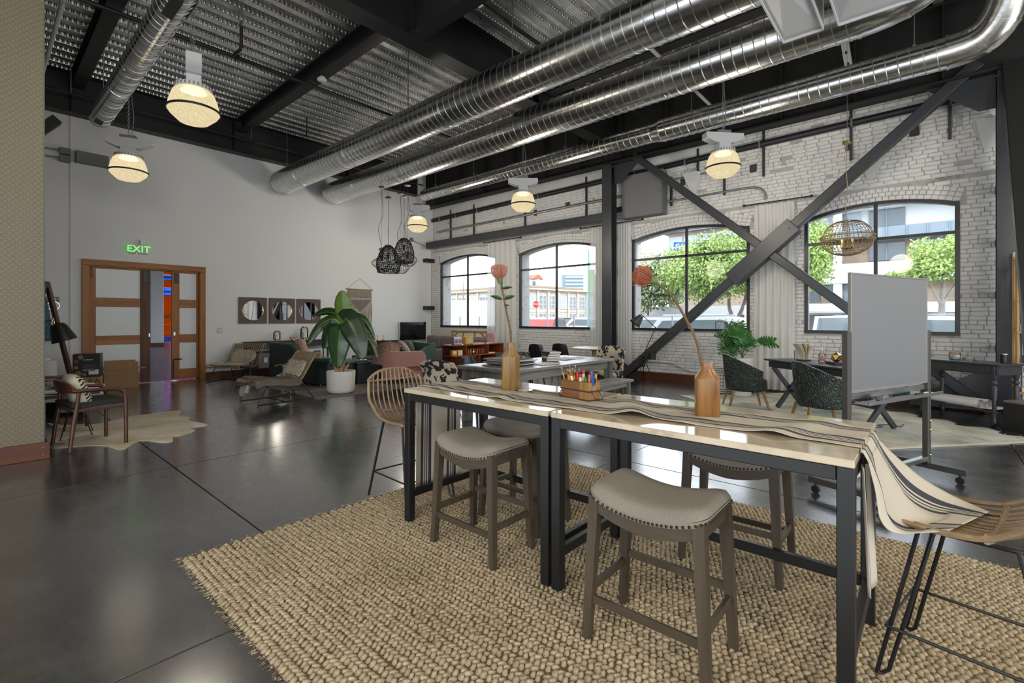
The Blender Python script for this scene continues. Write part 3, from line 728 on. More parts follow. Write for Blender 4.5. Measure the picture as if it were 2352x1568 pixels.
c1 = column(5.75, 'charcoal steel column between the curtains, left end of the cross brace')
c2 = column(-.81, 'charcoal steel column at the right edge, beside the wooden shelf')
q = G(); q.prism([(5.62, .03), (5.62, .50), (5.50, .50), (4.98, .12), (4.98, .03)], 9.965, 9.985, 'yz'); q.obj('gusset', M['steel_blue'], c1, 0)
q = G(); q.prism([(5.62, 5.0), (5.62, 4.55), (5.45, 4.55), (4.95, 5.0)], 9.965, 9.985, 'yz'); q.obj('gusset', M['steel_blue'], c1, 0)
q = G(); q.prism([(-.68, .03), (-.68, .62), (-.5, .62), (.3, .12), (.3, .03)], 9.965, 9.985, 'yz'); q.obj('gusset', M['steel_blue'], c2, 0)
q = G(); q.prism([(-.68, 5.0), (-.68, 4.5), (-.5, 4.5), (.1, 5.0)], 9.965, 9.985, 'yz'); q.obj('gusset', M['steel_blue'], c2, 0)
g = G(); g.box((9.96, 9.19, 3.80), (.20, 6.62, .20), .012); tag(g.obj('tie_beam', M['steel_blue'], smooth=0), 'horizontal charcoal beam from the column to the white wall', 'beam')
br = thing('cross_brace', 'big charcoal steel X brace in front of the arched windows', 'brace', (9.97, 2.45, 0))
A0, A1 = Vector((0, 2.95, .06)), Vector((0, -2.95, 5.22)); B0, B1 = Vector((0, 2.65, 5.10)), Vector((0, -3.10, .02))
g = G(); g.beam(A0, A1, .17, .19, .012, (1, 0, 0)); g.obj('brace_member', M['steel_blue'], br, 0)
g = G(); g.beam(B0, B1, .15, .17, .012, (1, 0, 0)); g.obj('brace_member', M['steel_blue'], br, 0)
dA = (A1 - A0).normalized(); cA = A0 + dA * ((0 - A0.y) / dA.y)
g = G(); g.beam(cA - dA * .72, cA + dA * .72, .30, .27, .006, (1, 0, 0)); sl = g.obj('sleeve', M['steel_blue'], br, 0)
for s in (-1, 1):
    q = G(); q.cyl(cA + dA * (.62 * s) + Vector((-.16, 0, 0)), cA + dA * (.62 * s) + Vector((-.13, 0, 0)), .018, n=8); q.obj('bolt', M['steel_blue'], sl)
for t in (.35, .62): q = G(); pB = B0.lerp(B1, t * .9) + Vector((-.02, .09, .1)); q.box(pB, (.1, .1, .1), .01, rotx(R(40))); q.obj('lug', M['steel_blue'], br, 0)
g = G(); g.beam((9.88, -.84, 5.05), (6.95, -.84, .02), .17, .22, .01, (0, 1, 0)); tag(g.obj('knee_brace', M['steel'], smooth=0), 'dark steel diagonal brace at the right picture edge', 'brace')

# ---------------------------------------------------------------- spiral ducts
def ring_band(g, c, d, r, w, n=28):
    c = Vector(c); d = Vector(d).normalized(); g.cyl(c - d * (w / 2), c + d * (w / 2), r, n=n, cap=True)
def spiral(g, path0, path1, r, pitch=.13, tr=.0075):
    p0, p1 = Vector(path0), Vector(path1); d = p1 - p0; L = d.length; d.normalize(); a = Vector((0, 0, 1)); x = d.cross(a).normalized(); y = d.cross(x)
    n = int(L / pitch * 22); pts = [p0 + d * (L * i / n) + (x * math.cos(2 * PI * L * i / n / pitch) + y * math.sin(2 * PI * L * i / n / pitch)) * r for i in range(n + 1)]
    g.tube(pts, tr, 4, cap=False)
def duct(name, label, secs, bands=(), hang=(), cap0=True):
    """secs: list of (p0, p1, r)"""
    p = Vector(secs[0][0]); root = thing(name, label, 'duct', tuple(p))
    for (a, b, r) in secs:
        a = Vector(a) - p; b = Vector(b) - p; d = (b - a).normalized()
        g = G(); g.cyl(a, b, r, n=40); g.obj('duct_section', M['duct'], root, 60)
        g = G(); spiral(g, a, b, r); g.obj('spiral_seam', M['galv'], root, 60, fix=False)
    for (c, r) in bands:
        g = G(); ring_band(g, Vector(c) - p, Vector(secs[0][1]) - Vector(secs[0][0]), r, .06, 40); g.obj('coupling_band', M['duct'], root, 60)
    for (c, r) in hang:
        c = Vector(c) - p; g = G(); g.tube([c + Vector((0, 0, r)), (c.x, c.y, DECK - p.z)], .007, 5); g.box(c + Vector((0, 0, r + .03)), (.03, .04, .06)); g.obj('hanger_rod', M['galv'], root)
    return root
ra = .283
dA_ = duct('spiral_duct', 'largest galvanized spiral duct, nearest of the three on the right', [((5.21, 12.45, 4.85), (5.21, -6, 4.85), ra)], [((5.21, y, 4.85), ra + .004) for y in (11.2, 9.0, 6.0, 3.0)], [((5.21, y, 4.85), ra) for y in (12.1, 9.6, 7.1, 4.6, 2.1)])
dB_ = duct('spiral_duct', 'middle galvanized spiral duct with an elbow at its right end', [((6.585, 12.45, 4.85), (6.585, .62, 4.85), ra)], [((6.585, y, 4.85), ra + .004) for y in (11.0, 8.3, 5.4, 2.9)], [((6.585, y, 4.85), ra) for y in (12.1, 9.3, 6.6, 3.9, 1.3)])
def elbow(root, pts, r, n=28):
    p = Vector(root.location); P = [Vector(q) - p for q in pts]; g = G(); g.tube(P, r, n); g.obj('elbow', M['duct'], root, 60)
    for q in (0, len(P) // 3, 2 * len(P) // 3, len(P) - 2):
        g = G(); ring_band(g, P[q], P[q + 1] - P[q], r + .008, .03); g.obj('elbow_seam', M['duct'], root, 60)
elbow(dB_, bez((6.585, .64, 4.85), (6.585, .2, 4.85), (6.62, -.05, 5.0), (6.7, -.25, 5.5), 10), ra)
g = G(); g.cyl((.115, -12.70, .65), (.16, -12.9, 1.45), ra, n=32); g.obj('riser', M['duct'], dB_, 60)
dC_ = duct('spiral_duct', 'slimmest spiral duct, closest to the brick wall, stepping up in width', [((8.39, 10.70, 4.85), (8.39, 7.45, 4.85), .150), ((8.39, 7.45, 4.85), (8.39, 3.90, 4.85), .166), ((8.39, 3.75, 4.85), (8.39, -.15, 4.85), .198)], [], [((8.39, y, 4.85), .17) for y in (10.2, 8.7, 5.9, 3.2, .2)])
g = G(); g.cyl((0, -6.80, 0), (0, -6.95, 0), .166, .198, 40); g.obj('reducer', M['duct'], dC_, 60)
g = G(); g.cyl((0, -3.23, 0), (0, -3.30, 0), .150, .166, 40); g.obj('reducer', M['duct'], dC_, 60)
elbow(dC_, bez((8.39, -.13, 4.85), (8.39, -.50, 4.85), (8.30, -.62, 4.95), (8.10, -.70, 5.35), 12), .205)
g = G(); g.cyl((-.29, -11.40, .50), (-.60, -11.55, 1.40), .255, n=32); g.obj('riser', M['duct'], dC_, 60)
g = G(); spiral(g, (-.29, -11.40, .50), (-.60, -11.55, 1.40), .256, .09, .006); g.obj('spiral_seam', M['duct'], dC_, 60, fix=False)
dD_ = duct('spiral_duct', 'slim spiral duct at the upper left beside the tan partition', [((1.528, 11.27, 5.0), (1.528, -6, 5.0), .152)], [((1.528, y, 5.0), .157) for y in (9.5, 8.55, 6.6)], [((1.528, y, 5.0), .152) for y in (10.9, 8.9, 6.9)])
for yy, w in ((10.98, .22), (6.35, .45)):
    for an in (-20, 75):
        q = G(); q.box((.156 * math.cos(R(an - 90)), yy - 11.27, .156 * math.sin(R(an - 90))), (.012, w, .11), .002, roty(-R(an - 90))); q.obj('grille', M['grey_box'] if an > 0 else M['black'], dD_, 0)
# plain sheet-metal plenums between the ducts
def plenum(loc, dx, dy, dz, label):
    r = thing('plenum_box', label, 'duct', loc, group='white sheet-metal plenums')
    g = G(); hx, hy = dx / 2, dy / 2
    V = [(-hx, -hy, 0), (hx, -hy, 0), (hx, hy, 0), (-hx, hy, 0), (0, 0, -.035)]; g.add(V, [(0, 1, 4), (1, 2, 4), (2, 3, 4), (3, 0, 4)]); g.obj('creased_panel', M['white_metal'], r, 0)
    g = G()
    for (a, b, c, d) in ((0, -hy, dx, .012), (0, hy, dx, .012), (-hx, 0, .012, dy), (hx, 0, .012, dy)): g.box((a, b, dz / 2 - .012), (c, d, dz + .024))
    g.obj('side_panel', M['white_metal'], r, 0); return r
plenum((4.45, .97, 4.20), 1.95, .34, .42, 'white creased plenum box under the largest duct, left one')
plenum((4.62, .40, 4.20), 1.66, .56, .42, 'white creased plenum box under the largest duct, right one')

# ---------------------------------------------------------------- lamps
def make_lamp(label):
    r = thing('high_bay_lamp', label, 'lamp', group='prismatic high-bay lamps')
    g = G(); g.lathe([(.165, .235), (.205, .20), (.235, .12), (.250, .05), (.258, .012)], 48); up = g.obj('glass_refractor', M['lamp_glass'], r, 60)
    g = G(); g.lathe([(.258, -.012), (.235, -.05), (.150, -.130), (.02, -.136)], 48); g.obj('glass_lens', M['lamp_glass'], r, 60)
    g = G(); g.lathe([(.250, -.012), (.268, -.012), (.268, .012), (.250, .012)], 48); g.obj('ring_clamp', M['black_metal'], r, 60)
    g = G(); g.lathe([(.15, .232), (.185, .235), (.187, .275), (.15, .285), (.10, .287)], 40); c = g.obj('collar', M['white_metal'], r, 60)
    for k in range(28):
        t = 2 * PI * k / 28; q = G(); q.box((.188 * math.cos(t), .188 * math.sin(t), .254), (.006, .012, .030), 0, rotz(t)); q.obj('vent_slot', M['grey_box'], c, 0)
    g = G(); g.box((0, 0, .335), (.20, .15, .11), .008); g.obj('yoke', M['white_metal'], r, 0)
    g = G(); g.prism([(-.15, .385), (.15, .385), (.31, .455), (.31, .54), (-.31, .54), (-.31, .455)], -.075, .075, 'xz'); b = g.obj('ballast_housing', M['white_metal'], r, 0)
    q = G(); q.box((0, 0, .565), (.22, .12, .05), .006); q.obj('junction_box', M['grey_box'], b, 0)
    q = G(); q.ball((.312, 0, .50), .007, 8, 6); q.obj('indicator_light', M['red_led'], b)
    g = G(); n = 2; z = .60
    while z < 2.46:
        pts = []
        for k in range(8):
            t = 2 * PI * k / 8; a = .012 * math.cos(t); h = .022 * math.sin(t); pts.append((a, 0, z + h) if n % 2 else (0, a, z + h))
        g.tube(pts, .0035, 4, closed=True); z += .034; n += 1
    g.obj('chain', M['galv'], r, fix=False)
    g = G(); g.tube(spline([(.03, .02, .59), (.06, .03, .9), (.03, .02, 1.4), (.04, .02, 2.48)], 6), .006, 5); g.obj('power_cord', M['galv'], r)
    g = G(); g.ball((0, 0, .195), (.11, .11, .03), 14, 8); g.obj('bulb', M['lamp_core'], r)
    return r
def lamp_light(r, power):
    d = bpy.data.lights.new('lamp_glow', 'POINT'); d.energy = power; d.color = (1.0, .91, .76); d.shadow_soft_size = .34
    o = bpy.data.objects.new('lamp_glow', d); COL.objects.link(o); o.parent = r; o.location = (0, 0, -.50)
LP = [((1.70, 6.41, 3.8), R(75), 'largest lit high-bay lamp, hanging at the upper left'), ((1.70, 9.87, 3.8), R(-24), 'lit high-bay lamp in front of the white wall by the left duct'),
      ((7.68, 10.07, 3.8), R(-49), 'smallest lit high-bay lamp, beside the black pendant cluster'), ((7.68, 6.48, 3.8), R(-49), 'lit high-bay lamp below the slim duct, left of the steel column'),
      ((7.92, 2.52, 3.8), R(-42), 'lit high-bay lamp in front of the brick wall, left of the rattan globe')]
lamp0 = make_lamp(LP[0][2]); lamp0.location = LP[0][0]; lamp0.rotation_euler = (0, 0, LP[0][1])
ALL_LAMPS = [lamp0] + [dup(lamp0, l, a, t) for (l, a, t) in LP[1:]]
for k, (l, t) in enumerate([((-1.4, .9, 3.9), 'high-bay lamp left of the viewer'), ((1.0, -1.9, 3.9), 'high-bay lamp behind the viewer'), ((4.6, -2.4, 3.9), 'high-bay lamp behind the right end of the bar table'), ((7.9, -2.6, 3.9), 'high-bay lamp beyond the right edge'), ((-1.6, -2.6, 3.9), 'high-bay lamp at the back left')]):
    ALL_LAMPS.append(dup(lamp0, l, R(40 * k), t))
for k, l in enumerate(ALL_LAMPS): lamp_light(l, 75 if k >= 5 else (26 if k == 0 else 2.5 if k == 1 else 55))

def woven(g, prof, nv, ringn, r_w, jit=0.0, rs=random, tilt=0.0):
    """basket net: prof is [(r,z)...] spline"""
    P = spline([(a, 0, b) for a, b in prof], 8); m = len(P)
    for k in range(nv):
        t = 2 * PI * k / nv; pts = [(p.x * math.cos(t + tilt * i / m + rs.uniform(-jit, jit)), p.x * math.sin(t + tilt * i / m + rs.uniform(-jit, jit)), p.z) for i, p in enumerate(P)]
        g.tube(pts, r_w, 4, cap=False)
    for k in range(ringn):
        p = P[int(round(k * (m - 1) / (ringn - 1)))]; n = 28
        g.tube([(p.x * (1 + rs.uniform(-jit, jit) * .3) * math.cos(2 * PI * i / n), p.x * math.sin(2 * PI * i / n), p.z + rs.uniform(-jit, jit) * .15) for i in range(n)], r_w, 4, closed=True)
def pendant(label, loc, kind, zcan):
    r = thing('wicker_pendant', label, 'pendant lamp', loc, group='black pendant cluster'); z0 = loc[2]
    g = G(); rs = random.Random(int(loc[0] * 100))
    if kind == 'basket': woven(g, [(.05, .27), (.12, .20), (.18, .08), (.22, -.06), (.215, -.18), (.19, -.25)], 34, 22, .0045, .06, rs, .5)
    elif kind == 'basket2': woven(g, [(.05, .25), (.12, .18), (.17, .06), (.195, -.08), (.18, -.19), (.16, -.23)], 30, 20, .0045, .06, rs, -.5)
    elif kind == 'wire': woven(g, [(.03, .27), (.05, .24), (.025, .20), (.05, .16), (.03, .11), (.10, .06), (.19, -.02), (.13, -.10), (.07, -.15)], 26, 4, .0026, .0, rs, .6)
    else: woven(g, [(.03, .15), (.09, .10), (.18, .0), (.14, -.08), (.08, -.13)], 26, 4, .0026, .0, rs, .6)
    g.obj('woven_shade', M['black'], r, 60, fix=False)
    g = G(); g.cyl((0, 0, .02), (0, 0, .13), .022, n=10); g.obj('socket', M['black'], r)
    zc = zcan - z0; sw = .05 if kind.startswith('wire') else .004
    g = G(); g.tube(spline([(0, 0, .12), (0, 0, .30), (-sw, sw * .5, lerp(.3, zc, .3)), (sw * .6, 0, lerp(.3, zc, .55)), (0, 0, zc)], 8), .004, 5); g.tube([(0, 0, .1), (0, 0, zc)], .0025, 4); g.obj('cord', M['black'], r)
    g = G(); g.lathe([(.012, zc + .03), (.05, zc + .02), (.062, zc), (.01, zc - .004)], 20); g.obj('canopy_disc', M['black'], r)
    g = G(); g.tube([(0, 0, zc), (0, 0, DECK - z0)], .003, 4); g.obj('suspension_wire', M['black'], r)
rt = Vector((math.cos(R(48.5245)), -math.sin(R(48.5245)), 0)); fwv = Vector((_fx, _fy, 0))
def off(c, lat, fw, z): p = Vector((c[0], c[1], 0)) + rt * lat + fwv * fw; return (p.x, p.y, z)
pc = (5.4, 7.9)
pendant('black woven basket pendant, lowest and widest of the cluster', off(pc, -.02, -.15, 2.53), 'basket', 3.71)
pendant('black woven basket pendant, upper right one of the cluster', off(pc, .22, .12, 2.73), 'basket2', 3.80)
pendant('thin black wire pendant with a beaded neck, leftmost of the cluster', off(pc, -.22, .10, 2.52), 'wire', 3.98)
pendant('thin black wire pendant, rightmost of the cluster', off(pc, .32, -.02, 2.55), 'wire2', 3.98)
pendant('thin black wire pendant half hidden behind the two woven baskets', off(pc, .10, .30, 2.44), 'wire2', 3.90)
gl = thing('globe_pendant', 'natural rattan globe pendant with candle arms by the last window', 'pendant lamp', (8.9, 1.0, 2.63))
g = G(); woven(g, [(.06, .275), (.18, .245), (.29, .14), (.345, 0)], 36, 8, .0035); woven(g, [(.345, 0), (.30, -.13), (.18, -.225), (.05, -.26)], 36, 8, .0035); g.obj('rattan_cage', M['rattan'], gl, fix=False)
for zz, rr in ((.03, .350), (-.035, .350)): g = G(); g.tube([(rr * math.cos(2 * PI * i / 36), rr * math.sin(2 * PI * i / 36), zz) for i in range(36)], .011, 6, closed=True); g.obj('rim_band', M['rattan'], gl)
for k in range(4):
    t = PI / 4 + k * PI / 2; c, s = math.cos(t), math.sin(t); g = G(); g.tube(spline([(0, 0, -.14), (.05 * c, .05 * s, -.16), (.09 * c, .09 * s, -.14), (.095 * c, .095 * s, -.06)], 5), .007, 6); g.cyl((.095 * c, .095 * s, -.06), (.095 * c, .095 * s, .0), .012, n=8); g.obj('candle_arm', M['brass'], gl)
g = G(); g.cyl((0, 0, -.17), (0, 0, .28), .006, n=6); g.ball((0, 0, -.155), (.05, .05, .02), 12, 6); g.obj('center_stem', M['brass'], gl)
g = G(); g.tube(spline([(0, 0, .28), (.0, .02, .5), (.03, 0, .75), (-.02, .01, 1.1), (0, 0, 1.46)], 8), .005, 5); g.obj('cord', M['rattan_grey'], gl)
g = G(); g.lathe([(.01, 1.50), (.06, 1.49), (.065, 1.46), (.01, 1.455)], 20); g.obj('canopy_disc', M['brass'], gl)
g = G(); g.tube([(0, 0, 1.48), (0, 0, 3.6)], .0025, 4); g.obj('suspension_wire', M['galv'], gl)

# ---------------------------------------------------------------- pipes, conduits, fittings
def pipe(name, label, pts, r, m, cat='pipe', n=10, parts=()):
    p = Vector(pts[0]); root = thing(name, label, cat, tuple(p)); g = G(); g.tube([Vector(q) - p for q in pts], r, n); g.obj('run', M[m], root)
    for (nm, c, d, mm) in parts: q = G(); q.box(Vector(c) - p, d, min(d) * .15); q.obj(nm, M[mm], root, 0)
    return root
pipe('sprinkler_pipe', 'black sprinkler pipe crossing below the deck near the big lamp', [(-3.9, 8.9, 5.85), (9.8, 8.9, 5.85)], .032, 'steel', parts=[('coupling', (xx, 8.9, 5.85), (.07, .09, .09), 'steel') for xx in (.9, 3.0, 6.3)])
pipe('sprinkler_pipe', 'black sprinkler pipe crossing above the duct at the top of the picture', [(-3.9, 4.8, 5.85), (9.8, 4.8, 5.85)], .032, 'steel', parts=[('coupling', (xx, 4.8, 5.85), (.07, .09, .09), 'galv') for xx in (4.75, 6.9)])
pipe('conduit', 'thin grey conduit hung in front of the white wall girder', [(-3.9, 12.3, 5.68), (9.6, 12.3, 5.68)], .022, 'steel', parts=[('hanger_rod', (xx, 12.3, 5.95), (.012, .012, .56), 'galv') for xx in (1.25, 4.45, 7.3)])
pipe('conduit', 'thick pale conduit beside the tan partition at the upper left', [(.80, 12.6, 5.6), (.80, -2, 5.6)], .030, 'white_metal', parts=[('strap', (.8, yy, 5.6), (.075, .03, .075), 'galv') for yy in (10.6, 8.6)])
sp = pipe('sprinkler_drop', 'rust-brown bent sprinkler pipe hanging from the deck', [(2.93, 8.9, 5.85), (2.95, 8.62, 5.86), (2.95, 8.58, 5.90), (2.95, 8.58, 6.22)], .026, 'iron', parts=[('sprinkler_head', (2.95, 8.58, 6.20), (.04, .04, .06), 'brass')])
for k, (xx, yy, t) in enumerate(((4.0, 10.6, 'left'), (5.6, 7.05, 'right'))):
    pipe('upright_sprinkler', 'small dark upright sprinkler beside the largest duct, %s one' % t, [(xx + 1.0, yy, 5.5), (xx + 1.0, yy, 5.95)], .016, 'steel', 'sprinkler')
for (xx, yy, zz, t) in ((1.62, 8.75, 5.35, 'round white smoke detector beside the left duct'), (4.35, 8.60, 5.86, 'round white smoke detector under the roof beam')):
    r_ = thing('smoke_detector', t, 'detector', (xx, yy, zz)); g = G(); g.lathe([(.03, .06), (.085, .035), (.09, .01), (.05, -.01), (.01, -.012)], 24); g.obj('cover', M['white'], r_); g = G(); g.box((0, 0, .09), (.09, .09, .06), .006); g.obj('back_box', M['white_metal'], r_, 0)
    if xx < 2: g = G(); g.tube(spline([(0, 0, .11), (.02, -.02, .2), (.18, -.2, .32), (.2, -.22, .5), (.2, -.22, .88)], 5), .012, 6); g.obj('conduit_arm', M['galv'], r_)
pipe('wall_pipe', 'long black pipe clamped along the top of the brick wall', [(10.40, 12.80, 4.74), (10.40, -1.6, 4.925)], .062, 'steel', n=14, parts=[('pipe_clamp', (10.40, yy, lerp(4.74, 4.925, (12.8 - yy) / 14.4)), (.135, .03, .135), 'galv') for yy in (12.4, 11.6, 10.6, 8.2, 5.3, 4.1, 2.6, 1.1, -.2)])
for qk, (yy, z0, z1) in enumerate(((11.95, 3.95, 5.0), (10.85, 3.95, 5.0), (8.75, 3.95, 5.05), (6.7, 4.0, 5.05), (4.45, 3.95, 4.6), (3.85, 4.55, 5.1), (3.3, 4.0, 4.7), (2.55, 4.24, 5.2), (1.12, 4.25, 5.2), (-.19, 4.3, 5.2))):
    g = G(); g.box((10.475, yy, (z0 + z1) / 2), (.025, .042, z1 - z0)); g.box((10.458, yy - .018, (z0 + z1) / 2), (.02, .006, z1 - z0)); g.box((10.458, yy + .018, (z0 + z1) / 2), (.02, .006, z1 - z0))
    tag(g.obj('strut_channel', mat('strut_%d' % int(yy * 10), (.07, .07, .07), .5, .5), smooth=0), 'upright strut channel on the brick wall, %s' % ('leftmost in the corner', 'second from the left corner', 'below the lamp left of the steel column', 'just left of the steel column', 'just right of the grey panel', 'short one above the conduit bend', 'low one before the conduit bend', 'above the third curtain', 'behind the globe pendant cord', 'rightmost, near the right column')[qk], 'bracket', 'strut channels carrying the wall pipes')
pipe('conduit', 'galvanized conduit along the brick wall ending at the grey panel', [(10.44, 12.6, 4.33), (10.44, 5.56, 4.37)], .034, 'galv')
pipe('conduit', 'upper galvanized conduit right of the grey panel', [(10.44, 4.55, 4.52), (10.44, 3.05, 4.53)], .018, 'galv')
pipe('conduit', 'galvanized conduit bending down behind the third curtain', [(10.44, 4.55, 4.05)] + [tuple(p) for p in bez((10.44, 3.0, 4.06), (10.44, 2.70, 4.06), (10.44, 2.52, 4.05), (10.44, 2.50, 3.78), 8)], .024, 'galv')
pipe('conduit', 'white conduit crossing above the ducts toward the brick wall', [(4.5, 3.3, 5.6), (9.9, 3.3, 5.6)], .03, 'white_metal')
g = G(); g.beam((9.2, 1.12, 6.2), (9.62, 1.0, 5.12), .10, .04); sx_ = tag(g.obj('hanging_strut', M['white_metal'], smooth=0), 'pale perforated strut hanging between two ducts', 'bracket')
for t in (.3, .45, .6, .75): q = G(); q.box(Vector((9.2, 1.12, 6.2)).lerp(Vector((9.62, 1.0, 5.12)), t) + Vector((-.022, 0, -.008)), (.012, .03, .04)); q.obj('slot', M['black'], sx_, 0)
r_ = thing('electrical_panel', 'large grey metal electrical cabinet high on the brick wall', 'cabinet', (10.34, 5.05, 4.27))
g = G(); g.box((.02, 0, 0), (.27, 1.0, 1.0), .006); g.obj('body', M['grey_box'], r_, 0); g = G(); g.box((-.125, 0, 0), (.02, .98, .98), .004); d_ = g.obj('door', M['grey_box'], r_, 0); g = G(); g.box((-.14, -.42, 0), (.012, .02, .1), .003); g.obj('latch', M['galv'], d_, 0)
g = G(); g.box((-.05, .62, -.25), (.1, .26, .1), .004); g.obj('side_conduit', M['steel'], r_, 0)
for yy, zz, t in ((3.96, 4.42, 'left of the lit lamp'), (.83, 4.10, 'above the last arched window'), (-.63, 4.32, 'beside the right steel column')):
    r_ = thing('wall_sconce', 'white wedge-shaped wall sconce ' + t, 'sconce', (10.30, yy, zz)); g = G()
    V = [(.19, -.2, .16), (.19, .2, .16), (.19, .06, -.24), (.19, -.06, -.24), (-.06, -.15, .14), (-.06, .15, .14)]; g.add(V, [(0, 1, 5, 4), (0, 4, 3), (1, 2, 5), (4, 5, 2, 3), (0, 3, 2, 1)]); g.obj('wedge', M['plaster'], r_, 0); g = G(); g.box((-.02, 0, .17), (.06, .06, .04), .005); g.obj('knuckle', M['white_metal'], r_, 0)
for zz in (3.36, 1.77): g = G(); g.box((10.22, 12.78, zz), (.34, .2, .12), .004); tag(g.obj('wall_bracket', M['steel'], smooth=0), 'black steel bracket in the room corner, %s one' % ('upper' if zz > 2 else 'lower'), 'bracket')
g = G(); g.box((1.62, 12.80, 4.63), (.5, .16, .22), .006); r_ = tag(g.obj('junction_box', M['grey_box'], smooth=0), 'grey electrical box on the white wall behind the left lamp', 'box')
for zz in (4.70, 4.55): q = G(); q.box((1.22, 12.84, zz), (.16, .1, .12), .005); q.obj('side_box', M['grey_box'], r_, 0); q = G(); q.tube([(1.14, 12.84, zz), (-2, 12.86, zz)], .014, 6); q.obj('conduit_run', M['galv'], r_)
g = G(); g.beam((.35, 11.9, 4.2), (1.02, 11.9, 5.0), .16, .2, 0, (0, 1, 0)); tag(g.obj('diagonal_brace', M['steel'], smooth=0), 'short black diagonal brace behind the tan partition edge', 'brace')
pipe('conduit', 'short grey conduit with a box in the far corner', [(9.62, 12.87, 3.98), (10.3, 12.87, 3.80)], .012, 'galv', parts=[('outlet_box', (9.56, 12.86, 4.0), (.12, .08, .12), 'grey_box')])
pipe('conduit', 'white painted conduit jogging along the low brick wall', [(10.37, 5.35, .42), (10.37, 4.4, .42), (10.37, 4.0, .26), (10.37, 2.4, .26)], .014, 'brick')
pipe('conduit', 'lower white painted conduit along the low brick wall', [(10.37, 5.35, .20), (10.37, 2.4, .19)], .014, 'brick')
# ================================================================== FOREGROUND
# ---- jute rug
rug = thing('jute_rug', 'chunky braided natural jute rug under the bar table', 'rug', (.80, -1.25, 0))
LX, LY = 3.04, 4.52
g = G(); g.box((LX / 2, LY / 2, .006), (LX, LY, .012), .004); g.obj('backing', M['jute_base'], rug, 0)
sx, sy = .0315, .029
nx, ny = int(LX / sx), int(LY / sy)
ii, jj = np.meshgrid(np.arange(nx), np.arange(ny), indexing='ij'); ii = ii.ravel(); jj = jj.ravel(); n = len(ii)
cx = (ii + .5) * sx + RNG.normal(0, .0022, n); cy = (jj + .5 + .5 * (ii % 2)) * sy + RNG.normal(0, .0022, n)
ok = cy < LY; cx, cy, ii = cx[ok], cy[ok], ii[ok]; n = len(cx)
sc = RNG.uniform(.85, 1.18, n); yaw = np.where(ii % 2 == 0, .55, -.55) + RNG.normal(0, .18, n); hz = RNG.uniform(.010, .015, n)
T = [(0, 0, 1.0)]
for (rr, zz, m) in ((.62, .78, 6), (1.0, .05, 6)):
    for k in range(m): T.append((rr * math.cos(2 * PI * k / m), rr * math.sin(2 * PI * k / m), zz))
T = np.array(T); a, b = .0195, .0135
ca, sa = np.cos(yaw)[:, None], np.sin(yaw)[:, None]
px = (T[None, :, 0] * a * sc[:, None]); py = T[None, :, 1] * b * sc[:, None]; pz = T[None, :, 2] * hz[:, None] + .011
skew = T[None, :, 2] * .006 * np.sign(ca * 0 + np.where(ii % 2 == 0, 1, -1)[:, None])
P = np.stack([cx[:, None] + px * ca - py * sa + skew, cy[:, None] + px * sa + py * ca, pz], 2)
tf = [(0, 1 + k, 1 + (k + 1) % 6) for k in range(6)]
for k in range(6): l = (k + 1) % 6; tf += [(1 + k, 7 + k, 7 + l), (1 + k, 7 + l, 1 + l)]
F = (np.arange(n)[:, None, None] * len(T) + np.array(tf)[None]).reshape(-1, 3)
o = link('loop_pile', fastmesh('loop_pile', P.reshape(-1, 3), F, M['jute'], 1), rug); o['kind'] = 'stuff'
# frayed edge fibres
V = []; F = []; k = 0
def fray(p, d, cnt):
    global k
    for _ in range(cnt):
        q = np.array(p) + np.array([RNG.uniform(-.02, .02), RNG.uniform(-.02, .02), RNG.uniform(.002, .018)]); e = np.array(d) * RNG.uniform(.006, .022) + RNG.normal(0, .006, 3); e[2] = abs(e[2]) * .5 - .004
        w = np.array([RNG.normal(), RNG.normal(), RNG.normal()]) * .0016
        V.extend([q - w, q + w, q + e]); F.append((k, k + 1, k + 2)); k += 3
for t in np.arange(0, LY, .012): fray((.0, t, 0), (-1, 0, 0), 5); fray((LX, t, 0), (1, 0, 0), 4)
for t in np.arange(0, LX, .012): fray((t, LY, 0), (0, 1, 0), 5)
o = link('frayed_edge', fastmesh('frayed_edge', V, F, M['jute']), rug); o['kind'] = 'stuff'
RT = .018     # walking height of the rug

# ---- bar tables
def make_bar_table(label, yc, ln):
    r = thing('bar_table', label, 'table', (2.35, yc, RT), group='cream-topped black bar tables'); H = .906; hx, hy = .385, ln / 2; t = .052
    g = G(); g.box((0, 0, H - .014), (.78, ln, .028), .003); g.obj('table_top', M['marble'], r, 0)
    zt = H - .028
    for sx_ in (-1, 1):
        for sy_ in (-1, 1): g = G(); g.box((sx_ * (hx - t / 2), sy_ * (hy - t / 2), zt / 2), (t, t, zt), .003); g.obj('leg', M['black_metal'], r, 0); 
        g = G(); g.box((sx_ * (hx - t / 2), 0, zt - .026), (t - .004, ln - 2 * t, .05), .003); g.obj('apron_rail', M['black_metal'], r, 0)
    for sy_ in (-1, 1):
        g = G(); g.box((0, sy_ * (hy - t / 2), zt - .026), (.78 - 2 * t, t - .004, .05), .003); g.obj('apron_rail', M['black_metal'], r, 0)
        g = G(); g.box((0, sy_ * (hy - t / 2), .185), (.78 - 2 * t, .034, .05), .003); g.obj('foot_rail', M['black_metal'], r, 0)
    g = G(); g.box((hx - t / 2, 0, .185), (.034, ln - 2 * t, .05), .003); g.obj('foot_rail', M['black_metal'], r, 0)
    return r
make_bar_table('cream stone-topped black bar table on the left, holding the pencil box', 2.106, 1.232)
make_bar_table('cream stone-topped black bar table on the right, under the second vase', .835, 1.270)
TZ = RT + .906

